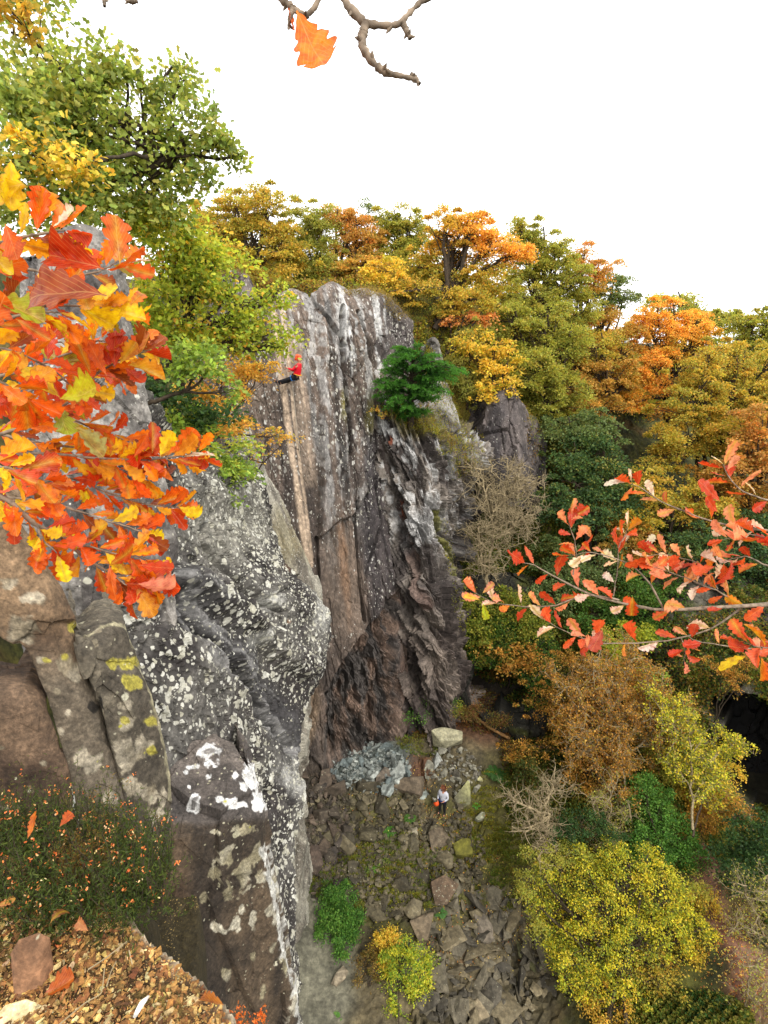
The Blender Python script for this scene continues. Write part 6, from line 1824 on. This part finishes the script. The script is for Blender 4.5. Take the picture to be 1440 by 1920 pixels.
ex = [
    (195, 505, .95, 80, 468, .115, RD, (0, 0, .3)), (200, 555, .7, 20, 520, .13, BRN, (0, 0, .6)), (45, 345, .8, -30, 360, .075, YL, (0, 0, .1)), (20, 300, .8, 22, 385, .07, YL, (.2, 0, .1)),
    (75, 420, .95, 95, 360, .06, GOLD, (0, 0, .1)), (85, 410, .95, 50, 395, .05, YL, (0, 0, .1)), (100, 425, .95, 148, 402, .05, PALE, (0, 0, 2)), (225, 495, 1.1, 215, 405, .10, OR, (.3, 0, .1)), (232, 495, 1.15, 272, 440, .055, OR, (1.2, 0, 0)), (238, 495, 1.15, 282, 480, .05, PALE, (0, 0, 3)),
    (10, 420, .9, 30, 480, .08, OR, (0, 0, .1)), (-20, 470, 1.0, 65, 460, .07, YL, (0, 0, .2)), (-30, 510, 1.0, 50, 480, .07, OR, (0, 0, .3)), (150, 535, 1.0, 170, 590, .05, GOLD, (0, 0, 0)),
    (-10, 560, .9, 100, 600, .085, c(170, 180, 40, 1.2), (0, .1, 1)), (-40, 620, .9, 40, 560, .08, OR, (0, 0, 1)), (160, 560, 1.1, 225, 540, .07, YL, (0, 0, .3)), (200, 580, 1.15, 292, 595, .08, YL, (0, 0, .8)), (190, 570, 1.15, 245, 560, .06, GOLD, (0, 0, .3)),
    (215, 690, 1.3, 212, 605, .085, RD, (.3, 0, 0)), (170, 700, 1.2, 135, 620, .10, OR, (0, 0, .2)), (200, 705, 1.2, 165, 640, .085, OR, (0, 0, .2)), (225, 680, 1.3, 258, 640, .065, GOLD, (0, 0, .1)), (240, 685, 1.3, 306, 698, .085, GOLD, (0, 0, .9)), (235, 690, 1.3, 275, 730, .07, RD, (0, 0, .5)), (240, 672, 1.3, 302, 662, .075, c(240, 150, 90, 1.1), (0, 0, 2)),
    (112, 745, 1.1, 55, 700, .085, YL, (0, 0, .4)), (112, 748, 1.1, 195, 742, .09, c(210, 200, 40, 1.2), (0, 0, .8)), (112, 755, 1.1, 118, 820, .07, GRN, (.8, 0, 0)), (140, 800, 1.2, 205, 862, .09, c(206, 204, 130), (0, 0, 1.5)),
    (325, 855, 1.45, 385, 822, .09, GOLD, (0, 0, .5)), (330, 850, 1.45, 352, 815, .085, OR, (.4, 0, 0)), (345, 856, 1.45, 405, 845, .08, PALE, (0, 0, 2.5)), (330, 860, 1.45, 368, 872, .07, RD, (0, 0, .5)), (285, 850, 1.42, 290, 800, .085, RD, (.5, 0, 0)), (300, 855, 1.42, 315, 825, .075, YL, (0, 0, 0)), (250, 858, 1.42, 275, 815, .07, OR, (.4, 0, 0)),
    (325, 945, 1.5, 352, 915, .06, OR, (.2, 0, 0)), (335, 950, 1.5, 382, 980, .075, YL, (0, 0, .8)), (320, 955, 1.5, 340, 980, .07, RD, (0, 0, .3)),
    (25, 975, 1.2, 28, 1018, .055, RD, (0, 0, .2)), (262, 1060, 1.3, 330, 1068, .085, RD, (0, 0, .4)), (205, 1060, 1.3, 292, 1010, .10, RD, (0, 0, .2)), (255, 1100, 1.3, 292, 1162, .085, GOLD, (0, 0, .1)), (260, 1095, 1.3, 342, 1118, .095, c(240, 140, 110, 1.2), (0, 0, 1.3)),
    (205, 1060, 1.3, 215, 1132, .085, OR, (.2, 0, 0)), (140, 1030, 1.25, 92, 1090, .085, OR, (0, 0, .2)), (80, 1010, 1.2, 70, 1055, .065, OR, (0, 0, .1)),
]
oak_branch("cluster of orange and yellow oak leaves hanging in from the left edge, nearest foliage", tw, G_fore, 71, ex, dens=1.75, lsz=.76, face=.6)

tw = [
    ([(1520, 1120, 2.1), (1440, 1133, 2.15), (1330, 1140, 2.2), (1240, 1145, 2.25), (1160, 1130, 2.3), (1100, 1112, 2.3), (1040, 1080, 2.35), (1000, 1058, 2.35), (978, 1055, 2.35)], .014, .0018, 15, .085),
    ([(1245, 1145, 2.25), (1215, 1090, 2.25), (1180, 1060, 2.25), (1130, 1045, 2.25), (1100, 1040, 2.25), (1065, 1045, 2.3)], .006, .0015, 9, .085),
    ([(1160, 1125, 2.3), (1100, 1115, 2.3), (1040, 1135, 2.35), (980, 1137, 2.4), (930, 1130, 2.4), (885, 1108, 2.4)], .006, .0015, 14, .088),
    ([(1150, 1118, 2.3), (1157, 1070, 2.3), (1160, 1030, 2.3), (1170, 1008, 2.3), (1176, 990, 2.3)], .004, .0012, 10, .08),
    ([(1075, 1078, 2.3), (1085, 1045, 2.3), (1080, 1015, 2.3), (1070, 985, 2.3), (1078, 968, 2.3)], .004, .0012, 11, .08),
    ([(1395, 1135, 2.2), (1345, 1105, 2.2), (1305, 1090, 2.2), (1270, 1075, 2.2), (1220, 1060, 2.2)], .006, .0015, 14, .088),
    ([(1345, 1105, 2.2), (1330, 1070, 2.2), (1300, 1050, 2.2), (1250, 1040, 2.2), (1220, 1045, 2.2)], .004, .0013, 14, .088),
    ([(1390, 1140, 2.2), (1330, 1180, 2.25), (1260, 1200, 2.3), (1200, 1206, 2.3), (1130, 1206, 2.3), (1090, 1195, 2.3), (1050, 1178, 2.3), (1020, 1160, 2.3)], .006, .0015, 13, .095),
    ([(1130, 1204, 2.3), (1110, 1195, 2.25), (1090, 1200, 2.2)], .003, .0012, 4, .095),
    ([(1520, 1215, 2.2), (1440, 1220, 2.2), (1370, 1215, 2.2), (1310, 1205, 2.2), (1290, 1195, 2.2)], .005, .0014, 6, .08),
    ([(1275, 1195, 2.25), (1285, 1215, 2.2), (1282, 1235, 2.2)], .003, .0012, 5, .07),
    ([(1520, 1010, 2.0), (1440, 995, 2.05), (1370, 985, 2.1), (1310, 968, 2.1), (1250, 942, 2.1), (1205, 912, 2.15), (1182, 902, 2.15)], .008, .0015, 15, .078),
    ([(1520, 960, 2.0), (1430, 935, 2.0), (1385, 915, 2.0), (1360, 888, 2.05), (1352, 872, 2.05)], .006, .0015, 11, .085),
    ([(1440, 1060, 2.05), (1400, 1040, 2.05), (1370, 1045, 2.1), (1340, 1060, 2.1)], .005, .0014, 10, .09),
    ([(1520, 1030, 2.0), (1450, 1010, 2.0), (1400, 1000, 2.0), (1350, 1010, 2.05)], .005, .0014, 9, .085),
    ([(1520, 1205, 1.9), (1460, 1215, 1.9), (1425, 1210, 1.9), (1400, 1200, 1.9)], .004, .0014, 8, .085),
]
ex = [(900, 1125, 2.35, 868, 1118, .075, c(244, 190, 60, 1.2), (0, 0, 1.2)), (905, 1130, 2.35, 912, 1160, .075, c(190, 200, 50, 1.3), (0, 0, .1)), (905, 1112, 2.35, 925, 1098, .065, c(240, 160, 130), (0, 0, 1)),
      (1130, 1180, 2.2, 1100, 1238, .10, c(206, 82, 60, 1.1), (0, 0, .1)), (1186, 1118, 2.2, 1184, 1160, .085, RD, (0, 0, .1)), (1072, 990, 2.3, 1070, 958, .07, c(240, 120, 70), (0, 0, .3)),
      (1110, 1010, 2.3, 1092, 980, .07, c(240, 160, 110, 1.1), (0, 0, .1)), (1208, 1025, 2.3, 1222, 1012, .06, PALE, (0, 0, .6)), (1175, 905, 2.15, 1158, 898, .07, PALE, (0, 0, 3)), (1350, 940, 2.0, 1300, 890, .11, RD, (0, 0, .3)), (1345, 960, 2.0, 1310, 920, .08, RD, (0, 0, .3)),
      (1400, 1230, 1.9, 1370, 1234, .085, YL, (0, 0, 3)), (1425, 1230, 1.9, 1432, 1278, .09, OR, (1.2, 0, 0))]
oak_branch("slender oak branch with coral-red leaves reaching in from the right edge", tw, G_right, 83, ex, face=.25, dens=1.15, lsz=.95, thin=.72)

# overhead twigs and the single hanging leaf
def knobbly(label, lines, seed, leafspec=None):
    rng = np.random.default_rng(seed)
    root = empty("oak_twig", atD(*lines[0][0][0])); tag(root, label, "twig")
    paths = []
    for pts, r0, r1 in lines:
        n = 40
        C_ = poly(pts, n)
        paths.append((C_, np.linspace(r0, r1, n) * (1 + .16 * rng.normal(size=n))))
        for q in range(5):      # buds
            i = rng.integers(3, n - 1)
            d = rng.normal(size=3); d /= np.linalg.norm(d)
            paths.append((np.stack([C_[i], C_[i] + d * r0 * 1.1, C_[i] + d * r0 * 2.0]), np.array([r0 * .5, r0 * .45, r0 * .1])))
    v, f = tubes(paths, 8)
    mesh("stem", v, f, M_barknear, parent=root)
    if leafspec:
        P, A, NM, S, cols = [], [], [], [], []
        for (x, y, D, x2, y2, size, col, tilt) in leafspec:
            a = atD(x, y, D); b = atD(x2, y2, D); P.append(a); A.append(b - a); NM.append(-a / np.linalg.norm(a) + np.array(tilt)); S.append(size); cols.append(col)
        oakleaves("leaf", P, A, NM, S, np.array(cols), root, rng, .8)

knobbly("knobbly overhead twig holding one bright orange oak leaf against the sky", [([(500, -30, .8), (530, 0, .8), (550, 15, .8), (572, 30, .8), (590, 14, .8), (606, -20, .8)], .0055, .0038), ([(550, 15, .8), (544, 32, .8), (541, 54, .8)], .0045, .002)], 5,
        [(556, 20, .79, 609, 152, .128, c(250, 128, 22, 1.45), (.1, 0, .05)), (542, 8, .8, 545, 45, .04, OR, (.8, 0, 0))])
knobbly("bare forked overhead twig curling against the white sky, right of the orange leaf", [([(632, -30, .8), (650, 8, .8), (668, 28, .8), (686, 44, .8), (720, 48, .8), (748, 45, .8), (770, 22, .8), (790, 3, .8), (830, -15, .8)], .0068, .003),
        ([(686, 44, .8), (680, 66, .8), (680, 90, .8), (700, 118, .8), (722, 136, .8), (755, 143, .8), (784, 150, .8)], .0068, .0035), ([(755, 42, .8), (762, 58, .8), (770, 72, .8)], .0045, .0035), ([(770, 140, .8), (778, 146, .8), (786, 158, .8)], .004, .003)], 8)
knobbly("short dark twig tips at the top edge, left of the hanging leaf", [([(215, -30, .9), (240, -2, .9), (250, 3, .9), (258, 2, .9)], .005, .003), ([(190, -30, .9), (195, 0, .9), (196, 12, .9)], .004, .002)], 9)

# ------------------------------------------------------------------ heather on the ledge, litter
rng = np.random.default_rng(201)
X = rng.uniform(-80, 330, 4300); Y_ = rng.uniform(1560, 1790, 4300)
ok = (blot(X, Y_, 100, 1670, 205, 105, 0, .1, .45 * fbm(np.stack([X / 40, Y_ / 40, X * 0], -1), 3, 5)) > .3)
X, Y_ = X[ok], Y_[ok]
Z = -1.80 - .25 * sm(1690, 1570, Y_)
B_ = atZ(X, Y_, Z)
root = empty("heather_plant", B_.mean(0)); tag(root, "dark green heather clump with tiny orange dried flowers on the ledge", "heather")
st, P, A, S, C_, P2 = [], [], [], [], [], []
for b, b_y in zip(B_, Y_):
    h = rng.uniform(.06, .22) * (1 + .5 * sm(1720, 1580, b_y))
    tip = b + rng.normal(size=3) * .05 + [0, 0, h]
    cv = curve(rng, b, tip, 6, .2)
    if rng.random() < .5: st.append((cv, np.linspace(.0016, .0006, 6)))
    m = 20
    t = rng.uniform(.1, 1, m) * 5; i = np.minimum(t.astype(int), 4)
    q = cv[i] * (1 - (t - i))[:, None] + cv[i + 1] * (t - i)[:, None]
    P.append(q); A.append(randdir(rng, m, .7))
    if rng.random() < .11:
        P2.append(tip + rng.normal(size=(4, 3)) * .006)
P = np.concatenate(P); n = len(P)
g = fbm(P * 6, 3, 55)
pal = lerp(lerp(c(44, 60, 30), c(84, 92, 42), rng.random(n)), c(112, 88, 48), sm(.1, .5, g))
v, f, cl = leaves(P, rng.uniform(.010, .022, n), np.concatenate(A), randdir(rng, n), ND_V, RH_F, pal * (1 + .2 * rng.normal(size=(n, 1))).clip(.3, 2))
mesh("foliage", v, f, M_leaf, cl.clip(.004, 1), parent=root, smooth=False)
v, f = tubes(st, 4); mesh("stems", v, f, M_bark, parent=root)
P2 = np.concatenate(P2); n = len(P2)
v, f, cl = leaves(P2, rng.uniform(.006, .011, n), randdir(rng, n), randdir(rng, n), HX_V, HX_F, palcol(rng, n, [(c(220, 128, 78), 2), (c(196, 96, 56), 1), (c(226, 190, 150), 1)]))
mesh("flowers", v, f, M_leaf, cl, parent=root, smooth=False)
# sprigs along the rim
X = rng.uniform(430, 500, 26); Y_ = 1905 + (X - 430) * .05 + rng.uniform(-14, 30, 26)
tips = atD(X, Y_, 1.75 + rng.normal(size=26) * .03)
root = empty("heather_sprigs", tips.mean(0)); tag(root, "orange-tipped heather sprigs at the bottom edge of the rock lip", "heather")
st = [(curve(rng, t - [0, -.02, .12], t, 6, .15), np.linspace(.0014, .0006, 6)) for t in tips]
v, f = tubes(st, 4); mesh("stems", v, f, M_barktan, parent=root)
Q = np.repeat(tips, 9, 0) + rng.normal(size=(234, 3)) * .008
v, f, cl = leaves(Q, rng.uniform(.007, .013, 234), randdir(rng, 234), randdir(rng, 234), HX_V, HX_F, palcol(rng, 234, [(c(222, 120, 60), 2), (c(190, 90, 40), 1)]))
mesh("flowers", v, f, M_leaf, cl, parent=root, smooth=False)


def lz(x, y): return ledge_z(x, y) + .05
def litter(label, px, py, px2, py2, size, col, lift=.012, tilt=(0, 0, 0), seed=1):
    rng = np.random.default_rng(seed)
    a = atZ(px, py, -1.72 + lift); b = atZ(px2, py2, -1.72 + lift)
    root = empty("oak_leaf", a); tag(root, label, "leaf")
    oakleaves("blade", [a], [b - a], [np.array([0, 0, 1.]) + np.array(tilt)], [size], np.array([col]), root, rng)

litter("curled orange oak leaf on the gravel, left of the twigs", 80, 1870, 125, 1845, .075, c(224, 110, 40), seed=1)
litter("tan oak leaf lying by the rim near the white sliver", 420, 1885, 358, 1868, .07, c(214, 132, 62), seed=2)
litter("small orange leaf caught in the lower left edge of the heather", 60, 1800, 82, 1790, .04, c(220, 120, 60), .05, seed=3)
litter("bright orange leaf perched on top of the heather, left", 52, 1572, 70, 1540, .06, c(240, 124, 40), .22, (0, -1, 0), seed=4)
litter("narrow orange leaf standing on top of the heather, right of the bright one", 112, 1550, 136, 1522, .05, c(232, 104, 36), .25, (0, -1, 0), seed=5)
litter("brown leaf hanging in the middle of the heather", 95, 1730, 115, 1695, .06, c(150, 100, 60), .16, (0, -1, 0), seed=6)
litter("pale curled leaf at the foot of the heather", 165, 1745, 138, 1722, .05, c(228, 150, 100), .12, (0, -.6, 0), seed=7)
litter("reddish leaf in the litter at the left edge", 20, 1840, 60, 1815, .08, c(196, 92, 50), seed=8)
litter("pale yellow leaf in the bottom left corner", 0, 1915, 50, 1890, .07, c(240, 220, 160, 1.2), seed=9)
litter("orange leaf at the left edge of the heather", -8, 1700, 16, 1690, .045, c(236, 150, 80), .12, (0, -1, 0), seed=10)

# stones of the ledge
def lstone(label, px, py, dims, rot, col, seed, lift=0., name="stone"):
    V, Fc = stone_mesh(seed, dims, None)
    V = rotz(rotz(V, 'x', rot[0]), 'z', rot[1])
    p = atZ(px, py, -1.72 + lift)
    o = mesh(name, V + p, Fc, M_near, np.repeat(col[None], len(V), 0), {"lich": np.full(len(V), .3)}, smooth=False, origin=p)
    tag(o, label, "stone")
lstone("pointed brown stone standing in the leaf litter at the left", 62, 1810, (.10, .06, .22), (-.3, .3), c(150, 110, 80), 301, .06)
lstone("cream stone in the bottom left corner", 30, 1912, (.14, .10, .07), (0, .4), c(236, 212, 160), 303, .0)
lstone("tan stone beside the cream corner stone", 62, 1925, (.08, .06, .06), (0, 1.), c(178, 134, 86), 305, .0)
lstone("thin white sliver of stone on the gravel", 262, 1888, (.014, .06, .006), (0, -.35), c(250, 246, 236, 1.2), 307, .02, "stone_sliver")
# gravel crumbs: uncountable
rng = np.random.default_rng(311)
X = rng.uniform(-80, 440, 9000); Y_ = rng.uniform(1700, 2000, 9000)
P = atZ(X, Y_, -1.72)
keep = P[:, 0] < np.interp(P[:, 1], e_pts[::-1, 1], e_pts[::-1, 0]) - .02
P = P[keep]; P[:, 2] = ledge_z(P[:, 0], P[:, 1]) + .02 + .05 * fbm(np.stack([P[:, 0], P[:, 1], P[:, 0] * 0 - 1.7], -1) * 2, 4, 701)
bank = [stone_mesh(400 + i, (1, .75, .45), None, npts=9, cham=False) for i in range(8)]
SV, SF, SC, off = [], [], [], 0
pc = palcol(rng, len(P), [(c(190, 140, 76), 4), (c(226, 186, 110), 2), (c(150, 100, 54), 3), (c(236, 210, 150), 1)])
for i, p in enumerate(P):
    V, Fc = bank[i % 8]; s = .004 + .022 * rng.random() ** 5
    W = rotz(rotz(V * s, 'x', rng.normal() * .4), 'z', rng.uniform(0, 6.28)) + p
    SV.append(W); SF.append(Fc + off); SC.append(np.repeat(pc[i][None], len(W), 0)); off += len(W)
V = np.concatenate(SV)
o = mesh("gravel", V, np.concatenate(SF), M_soil, np.concatenate(SC), {"lich": np.full(len(V), .0)}, smooth=False)
tag(o, kind='stuff')
for lb, pts, r in (("forked dry twig lying on the gravel below the heather", [(165, 1818), (200, 1795), (238, 1765)], .0022), ("long crooked dry twig on the gravel, longest of the ledge twigs", [(110, 1922), (160, 1880), (190, 1862), (196, 1815)], .0018),
                   ("thin curved dry twig right of the crooked one", [(200, 1850), (208, 1822), (218, 1802)], .0018), ("short dry twig near the rim", [(242, 1782), (248, 1808)], .002)):
    A_ = np.array([atZ(x, y, -1.68) for x, y in pts]); A_ = cr_up(A_[:, None], 20)[:, 0]
    v, f = tubes([(A_, np.linspace(r, r * .6, 20))], 6)
    tag(mesh("dry_twig", v, f, M_barkpale, origin=A_[0]), lb, "twig")

# ------------------------------------------------------------------ people
M_skin = simple_mat("skin", c(214, 150, 120), .6)
M_red = simple_mat("red_jacket", c(226, 24, 44, 1.2), .6)
M_blk = simple_mat("black_trousers", c(28, 27, 32), .8)
M_white = simple_mat("white_jersey", c(226, 228, 238, .95), .8)
M_navy = simple_mat("navy_cloth", c(40, 56, 110), .8)
M_blue = simple_mat("blue_strap", c(50, 130, 210), .6)
M_yelo = simple_mat("yellow_strap", c(240, 180, 60), .6)
M_helm = simple_mat("orange_helmet", c(236, 90, 40, 1.2), .35)
M_boot = simple_mat("dark_boot", c(38, 32, 30), .7)
M_hair = simple_mat("brown_hair", c(120, 70, 44), .9)
M_eye = simple_mat("eye", c(24, 20, 20), .4)
M_rope = simple_mat("rope_fibre", c(200, 190, 170), .9)


def skin(name, V, E, R, mat, parent, sub=2, root=0):
    bm = bmesh.new()
    lay = bm.verts.layers.skin.verify()
    vs = [bm.verts.new(tuple(v)) for v in V]
    for a, b in E: bm.edges.new((vs[a], vs[b]))
    me = bpy.data.meshes.new(name)
    for i, v in enumerate(vs):
        v[lay].radius = (R[i], R[i]); v[lay].use_root = (i == root)
    bm.to_mesh(me); bm.free()
    me.materials.append(mat)
    o = bpy.data.objects.new(name, me); link(o, parent)
    m = o.modifiers.new("skin", 'SKIN'); m.use_smooth_shade = True
    s = o.modifiers.new("sub", 'SUBSURF'); s.levels = sub; s.render_levels = sub
    return o


def person(label, loc, yaw, J, parts, sc=1.0, helmet=False, hair=True):
    """J: joint dict in local coordinates (x right, y forward, z up)"""
    root = empty("person", loc); root.rotation_euler = (0, 0, yaw); root.scale = (sc,) * 3
    tag(root, label, "person")
    K = {k: np.array(v, float) for k, v in J.items()}
    V, E, R, ix = [], [], [], {}
    def add(k, p, r, par=None):
        ix[k] = len(V); V.append(np.array(p, float)); R.append(r)
        if par: E.append((ix[par], ix[k]))
    add('pel', K['pel'], .13)
    add('bel', K['pel'] * .6 + K['chest'] * .4, .125, 'pel'); add('chest', K['chest'], .15, 'bel'); add('neckb', K['neck'] - (K['neck'] - K['chest']) * .25, .075, 'chest'); add('neck', K['neck'], .055, 'neckb')
    add('jaw', K['neck'] * .6 + K['head'] * .4, .07, 'neck'); add('head', K['head'], .098, 'jaw'); add('crown', K['head'] + (K['head'] - K['neck']) * .35, .075, 'head')
    for s in 'LR':
        add('sh' + s, K['sh' + s], .062, 'chest'); add('el' + s, K['el' + s], .043, 'sh' + s); add('wr' + s, K['wr' + s], .028, 'el' + s)
        hd = K['wr' + s] - K['el' + s]; hd /= np.linalg.norm(hd)
        up_ = K['grip' + s] if 'grip' + s in K else np.array([0, 1., 0]); sd = np.cross(hd, up_); sd /= np.linalg.norm(sd); pn = np.cross(sd, hd)
        pm = K['wr' + s] + hd * .075
        add('pa' + s, pm, .030, 'wr' + s)
        for q, (of, ln) in enumerate(((-.030, .062), (-.010, .074), (.010, .070), (.030, .055))):
            a = pm + sd * of + hd * .02; b = a + hd * ln * .5 + pn * .012; d_ = b + hd * ln * .3 + pn * ln * .4
            add(f'f{s}{q}a', a, .010, 'pa' + s); add(f'f{s}{q}b', b, .009, f'f{s}{q}a'); add(f'f{s}{q}c', d_, .008, f'f{s}{q}b')
        a = K['wr' + s] + hd * .03 - sd * .03; b = a + hd * .035 - sd * .022 + pn * .015
        add(f't{s}a', a, .012, 'wr' + s); add(f't{s}b', b, .009, f't{s}a')
        add('hip' + s, K['hip' + s], .09, 'pel'); add('kn' + s, K['kn' + s], .055, 'hip' + s); add('an' + s, K['an' + s], .038, 'kn' + s); add('to' + s, K['to' + s], .035, 'an' + s)
    # nose, ears
    fw = K['face'] / np.linalg.norm(K['face']); upv = K['head'] - K['neck']; upv /= np.linalg.norm(upv); rt_ = np.cross(fw, upv); rt_ /= np.linalg.norm(rt_)
    add('nose', K['head'] + fw * .115 - upv * .02, .014, 'head')
    for s in (-1, 1): add('ear%d' % s, K['head'] + rt_ * s * .098 - upv * .01, .017, 'head')
    skin("body", V, E, R, M_skin, root)
    for s in (-1, 1):
        e = K['head'] + fw * .088 + rt_ * s * .034 + upv * .012
        skin("eye", [e, e + fw * .008], [(0, 1)], [.011, .008], M_eye, root, 1)
    m_ = K['head'] + fw * .09 - upv * .055
    skin("mouth", [m_ - rt_ * .022, m_, m_ + rt_ * .022], [(0, 1), (1, 2)], [.006, .009, .006], simple_mat("lips", c(170, 80, 70), .6), root, 1)
    return root, K, (fw, upv, rt_)


def top(root, K, mat, ex=.022, name="jacket", hem=0.0):
    p = [K['pel'] + (K['chest'] - K['pel']) * hem, K['pel'] * .5 + K['chest'] * .5, K['chest'], K['neck'] - (K['neck'] - K['chest']) * .15]
    V = p + [K['shL'], K['elL'], K['wrL'] * .93 + K['elL'] * .07, K['shR'], K['elR'], K['wrR'] * .93 + K['elR'] * .07]
    skin(name, V, [(0, 1), (1, 2), (2, 3), (2, 4), (4, 5), (5, 6), (2, 7), (7, 8), (8, 9)], [.155, .15, .172, .085, .085, .06, .045, .085, .06, .045], mat, root, root=1)


def legs(root, K, mat, name="trousers"):
    V = [K['pel'] + (K['chest'] - K['pel']) * .08] + sum([[K['hip' + s], K['kn' + s], K['an' + s] * .92 + K['kn' + s] * .08] for s in 'LR'], [])
    skin(name, V, [(0, 1), (1, 2), (2, 3), (0, 4), (4, 5), (5, 6)], [.15, .11, .078, .062, .11, .078, .062], mat, root)


def boots(root, K):
    for s in 'LR':
        heel = K['an' + s] - (K['to' + s] - K['an' + s]) * .3
        dn = (K['an' + s] - K['kn' + s]); dn /= np.linalg.norm(dn)
        skin("boot", [K['an' + s] - dn * .06, K['an' + s] + dn * .03, K['to' + s] + dn * .01, heel + dn * .03], [(0, 1), (1, 2), (1, 3)], [.055, .05, .042, .042], M_boot, root)


# abseiler: feet on the streaked face, leaning back, facing the rock (local +y forward = towards the rock)
A0 = atY(557, 706, 23.9)
J = dict(pel=(0, 0, 0), chest=(0, -.10, .40), neck=(0, -.13, .58), head=(0, -.13, .73), face=(0, 1, .15),
         shL=(-.19, -.10, .50), elL=(-.22, .12, .30), wrL=(-.12, .36, .36), shR=(.19, -.10, .50), elR=(.24, .05, .26), wrR=(.12, .30, .22),
         hipL=(-.1, .08, -.02), knL=(-.13, .50, -.14), anL=(-.13, .90, -.24), toL=(-.14, 1.00, -.12), hipR=(.1, .08, -.02), knR=(.14, .46, -.22), anR=(.14, .84, -.34), toR=(.15, .94, -.22))
root, K, (fw, upv, rt_) = person("abseiler in a red jacket, black trousers and orange helmet, feet braced on the cliff face", A0, math.radians(82), J, None)
top(root, K, M_red, hem=.12); legs(root, K, M_blk); boots(root, K)
h = K['head']
skin("helmet", [h + upv * .045, h + upv * .085, h + upv * .05 + fw * .03], [(0, 1), (0, 2)], [.135, .11, .13], M_helm, root)
t = np.linspace(0, 2 * math.pi, 17)
def ringp(ctr, nrm, rx, r):
    nrm = nrm / np.linalg.norm(nrm); a = np.cross(nrm, [0, 1, 0.001]); a /= np.linalg.norm(a); b = np.cross(nrm, a)
    return [(ctr + rx * (np.cos(t)[:, None] * a + np.sin(t)[:, None] * b), np.full(17, r))]
def lmesh(name, paths, mat, root, k=6):
    v, f = tubes(paths, k)
    me = bpy.data.meshes.new(name); me.from_pydata(v.tolist(), [], f.tolist()); me.materials.append(mat); me.polygons.foreach_set("use_smooth", [True] * len(f))
    return link(bpy.data.objects.new(name, me), root)
lmesh("waist_belt", ringp(K['pel'] + (K['chest'] - K['pel']) * .22, K['chest'] - K['pel'], .175, .022), M_yelo, root)
for s in 'LR':
    lmesh("leg_loop", ringp(K['hip' + s] + (K['kn' + s] - K['hip' + s]) * .35, K['kn' + s] - K['hip' + s], .115, .022), M_blue, root)
# rope from the crest to the abseiler's hands and hanging below
ca, sa = math.cos(math.radians(82)), math.sin(math.radians(82))
def loc2w(p): return A0 + np.array([p[0] * ca - p[1] * sa, p[0] * sa + p[1] * ca, p[2]])
g = loc2w(K['wrL'] + [0.02, .06, 0]); g2 = loc2w(K['wrR'])
topa = atY(522, 560, 25.6)
pts = np.array([topa, topa * .6 + g * .4 + [.05, -.1, 0], g, g * .5 + g2 * .5, g2, g2 + [0.15, -.1, -3], g2 + [.5, -.5, -8], g2 + [1.0, -1.0, -16.0]])
R_ = cr_up(pts[:, None], 90)[:, 0]
v, f = tubes([(R_, np.full(90, .011))], 6)
tag(mesh("climbing_rope", v, f, M_rope, origin=topa), "thin pale climbing rope running down the face through the abseiler's hands", "rope")

# standing person on the rubble looking up
S0, _ = hit([829], [1527]); S0 = S0[0]
J = dict(pel=(0, 0, .93), chest=(0, -.01, 1.30), neck=(0, -.02, 1.50), head=(0, .0, 1.63), face=(0, 1, .35),
         shL=(-.19, -.01, 1.40), elL=(-.25, .02, 1.13), wrL=(-.12, .16, 1.05), shR=(.19, -.01, 1.40), elR=(.25, -.02, 1.12), wrR=(.22, .10, .90),
         hipL=(-.1, 0, .88), knL=(-.11, .03, .48), anL=(-.12, 0, .09), toL=(-.14, .14, .04), hipR=(.1, 0, .88), knR=(.12, .04, .48), anR=(.13, .0, .09), toR=(.16, .14, .04))
J['gripL'] = (1, .3, 0)
root, K, (fw, upv, rt_) = person("bystander in a white top and dark trousers standing on the rubble, looking up", S0 + [0, 0, .05], math.radians(150), J, None)
top(root, K, M_white, hem=.0, name="jersey"); legs(root, K, M_blk); boots(root, K)
h = K['head']
skin("hair", [h + upv * .05 - fw * .02, h + upv * .09, h - fw * .05 - upv * .02], [(0, 1), (0, 2)], [.11, .075, .095], M_hair, root)
lmesh("waist_belt", ringp(K['pel'] + np.array([0, 0, .04]), np.array([0, 0, 1.]), .17, .04), M_navy, root)
# the red helmet held at the hip
ang = math.radians(150)
hp = K['wrR'] + np.array([.04, .08, -.16])
hw = S0 + [0, 0, .05] + np.array([hp[0] * math.cos(ang) - hp[1] * math.sin(ang), hp[0] * math.sin(ang) + hp[1] * math.cos(ang), hp[2]])
bm = bmesh.new(); bmesh.ops.create_uvsphere(bm, u_segments=20, v_segments=12, radius=.14)
bmesh.ops.delete(bm, geom=[v_ for v_ in bm.verts if v_.co.z < -.05], context='VERTS')
bmesh.ops.solidify(bm, geom=bm.faces[:], thickness=.015)
me = bpy.data.meshes.new("helmet"); bm.to_mesh(me); bm.free(); me.materials.append(M_helm)
o = bpy.data.objects.new("helmet", me); link(o); o.location = tuple(hw); o.scale = (.9, 1.15, 1); o.rotation_euler = (2.2, .3, .4)
tag(o, "red-orange helmet held at the bystander's hip", "helmet")
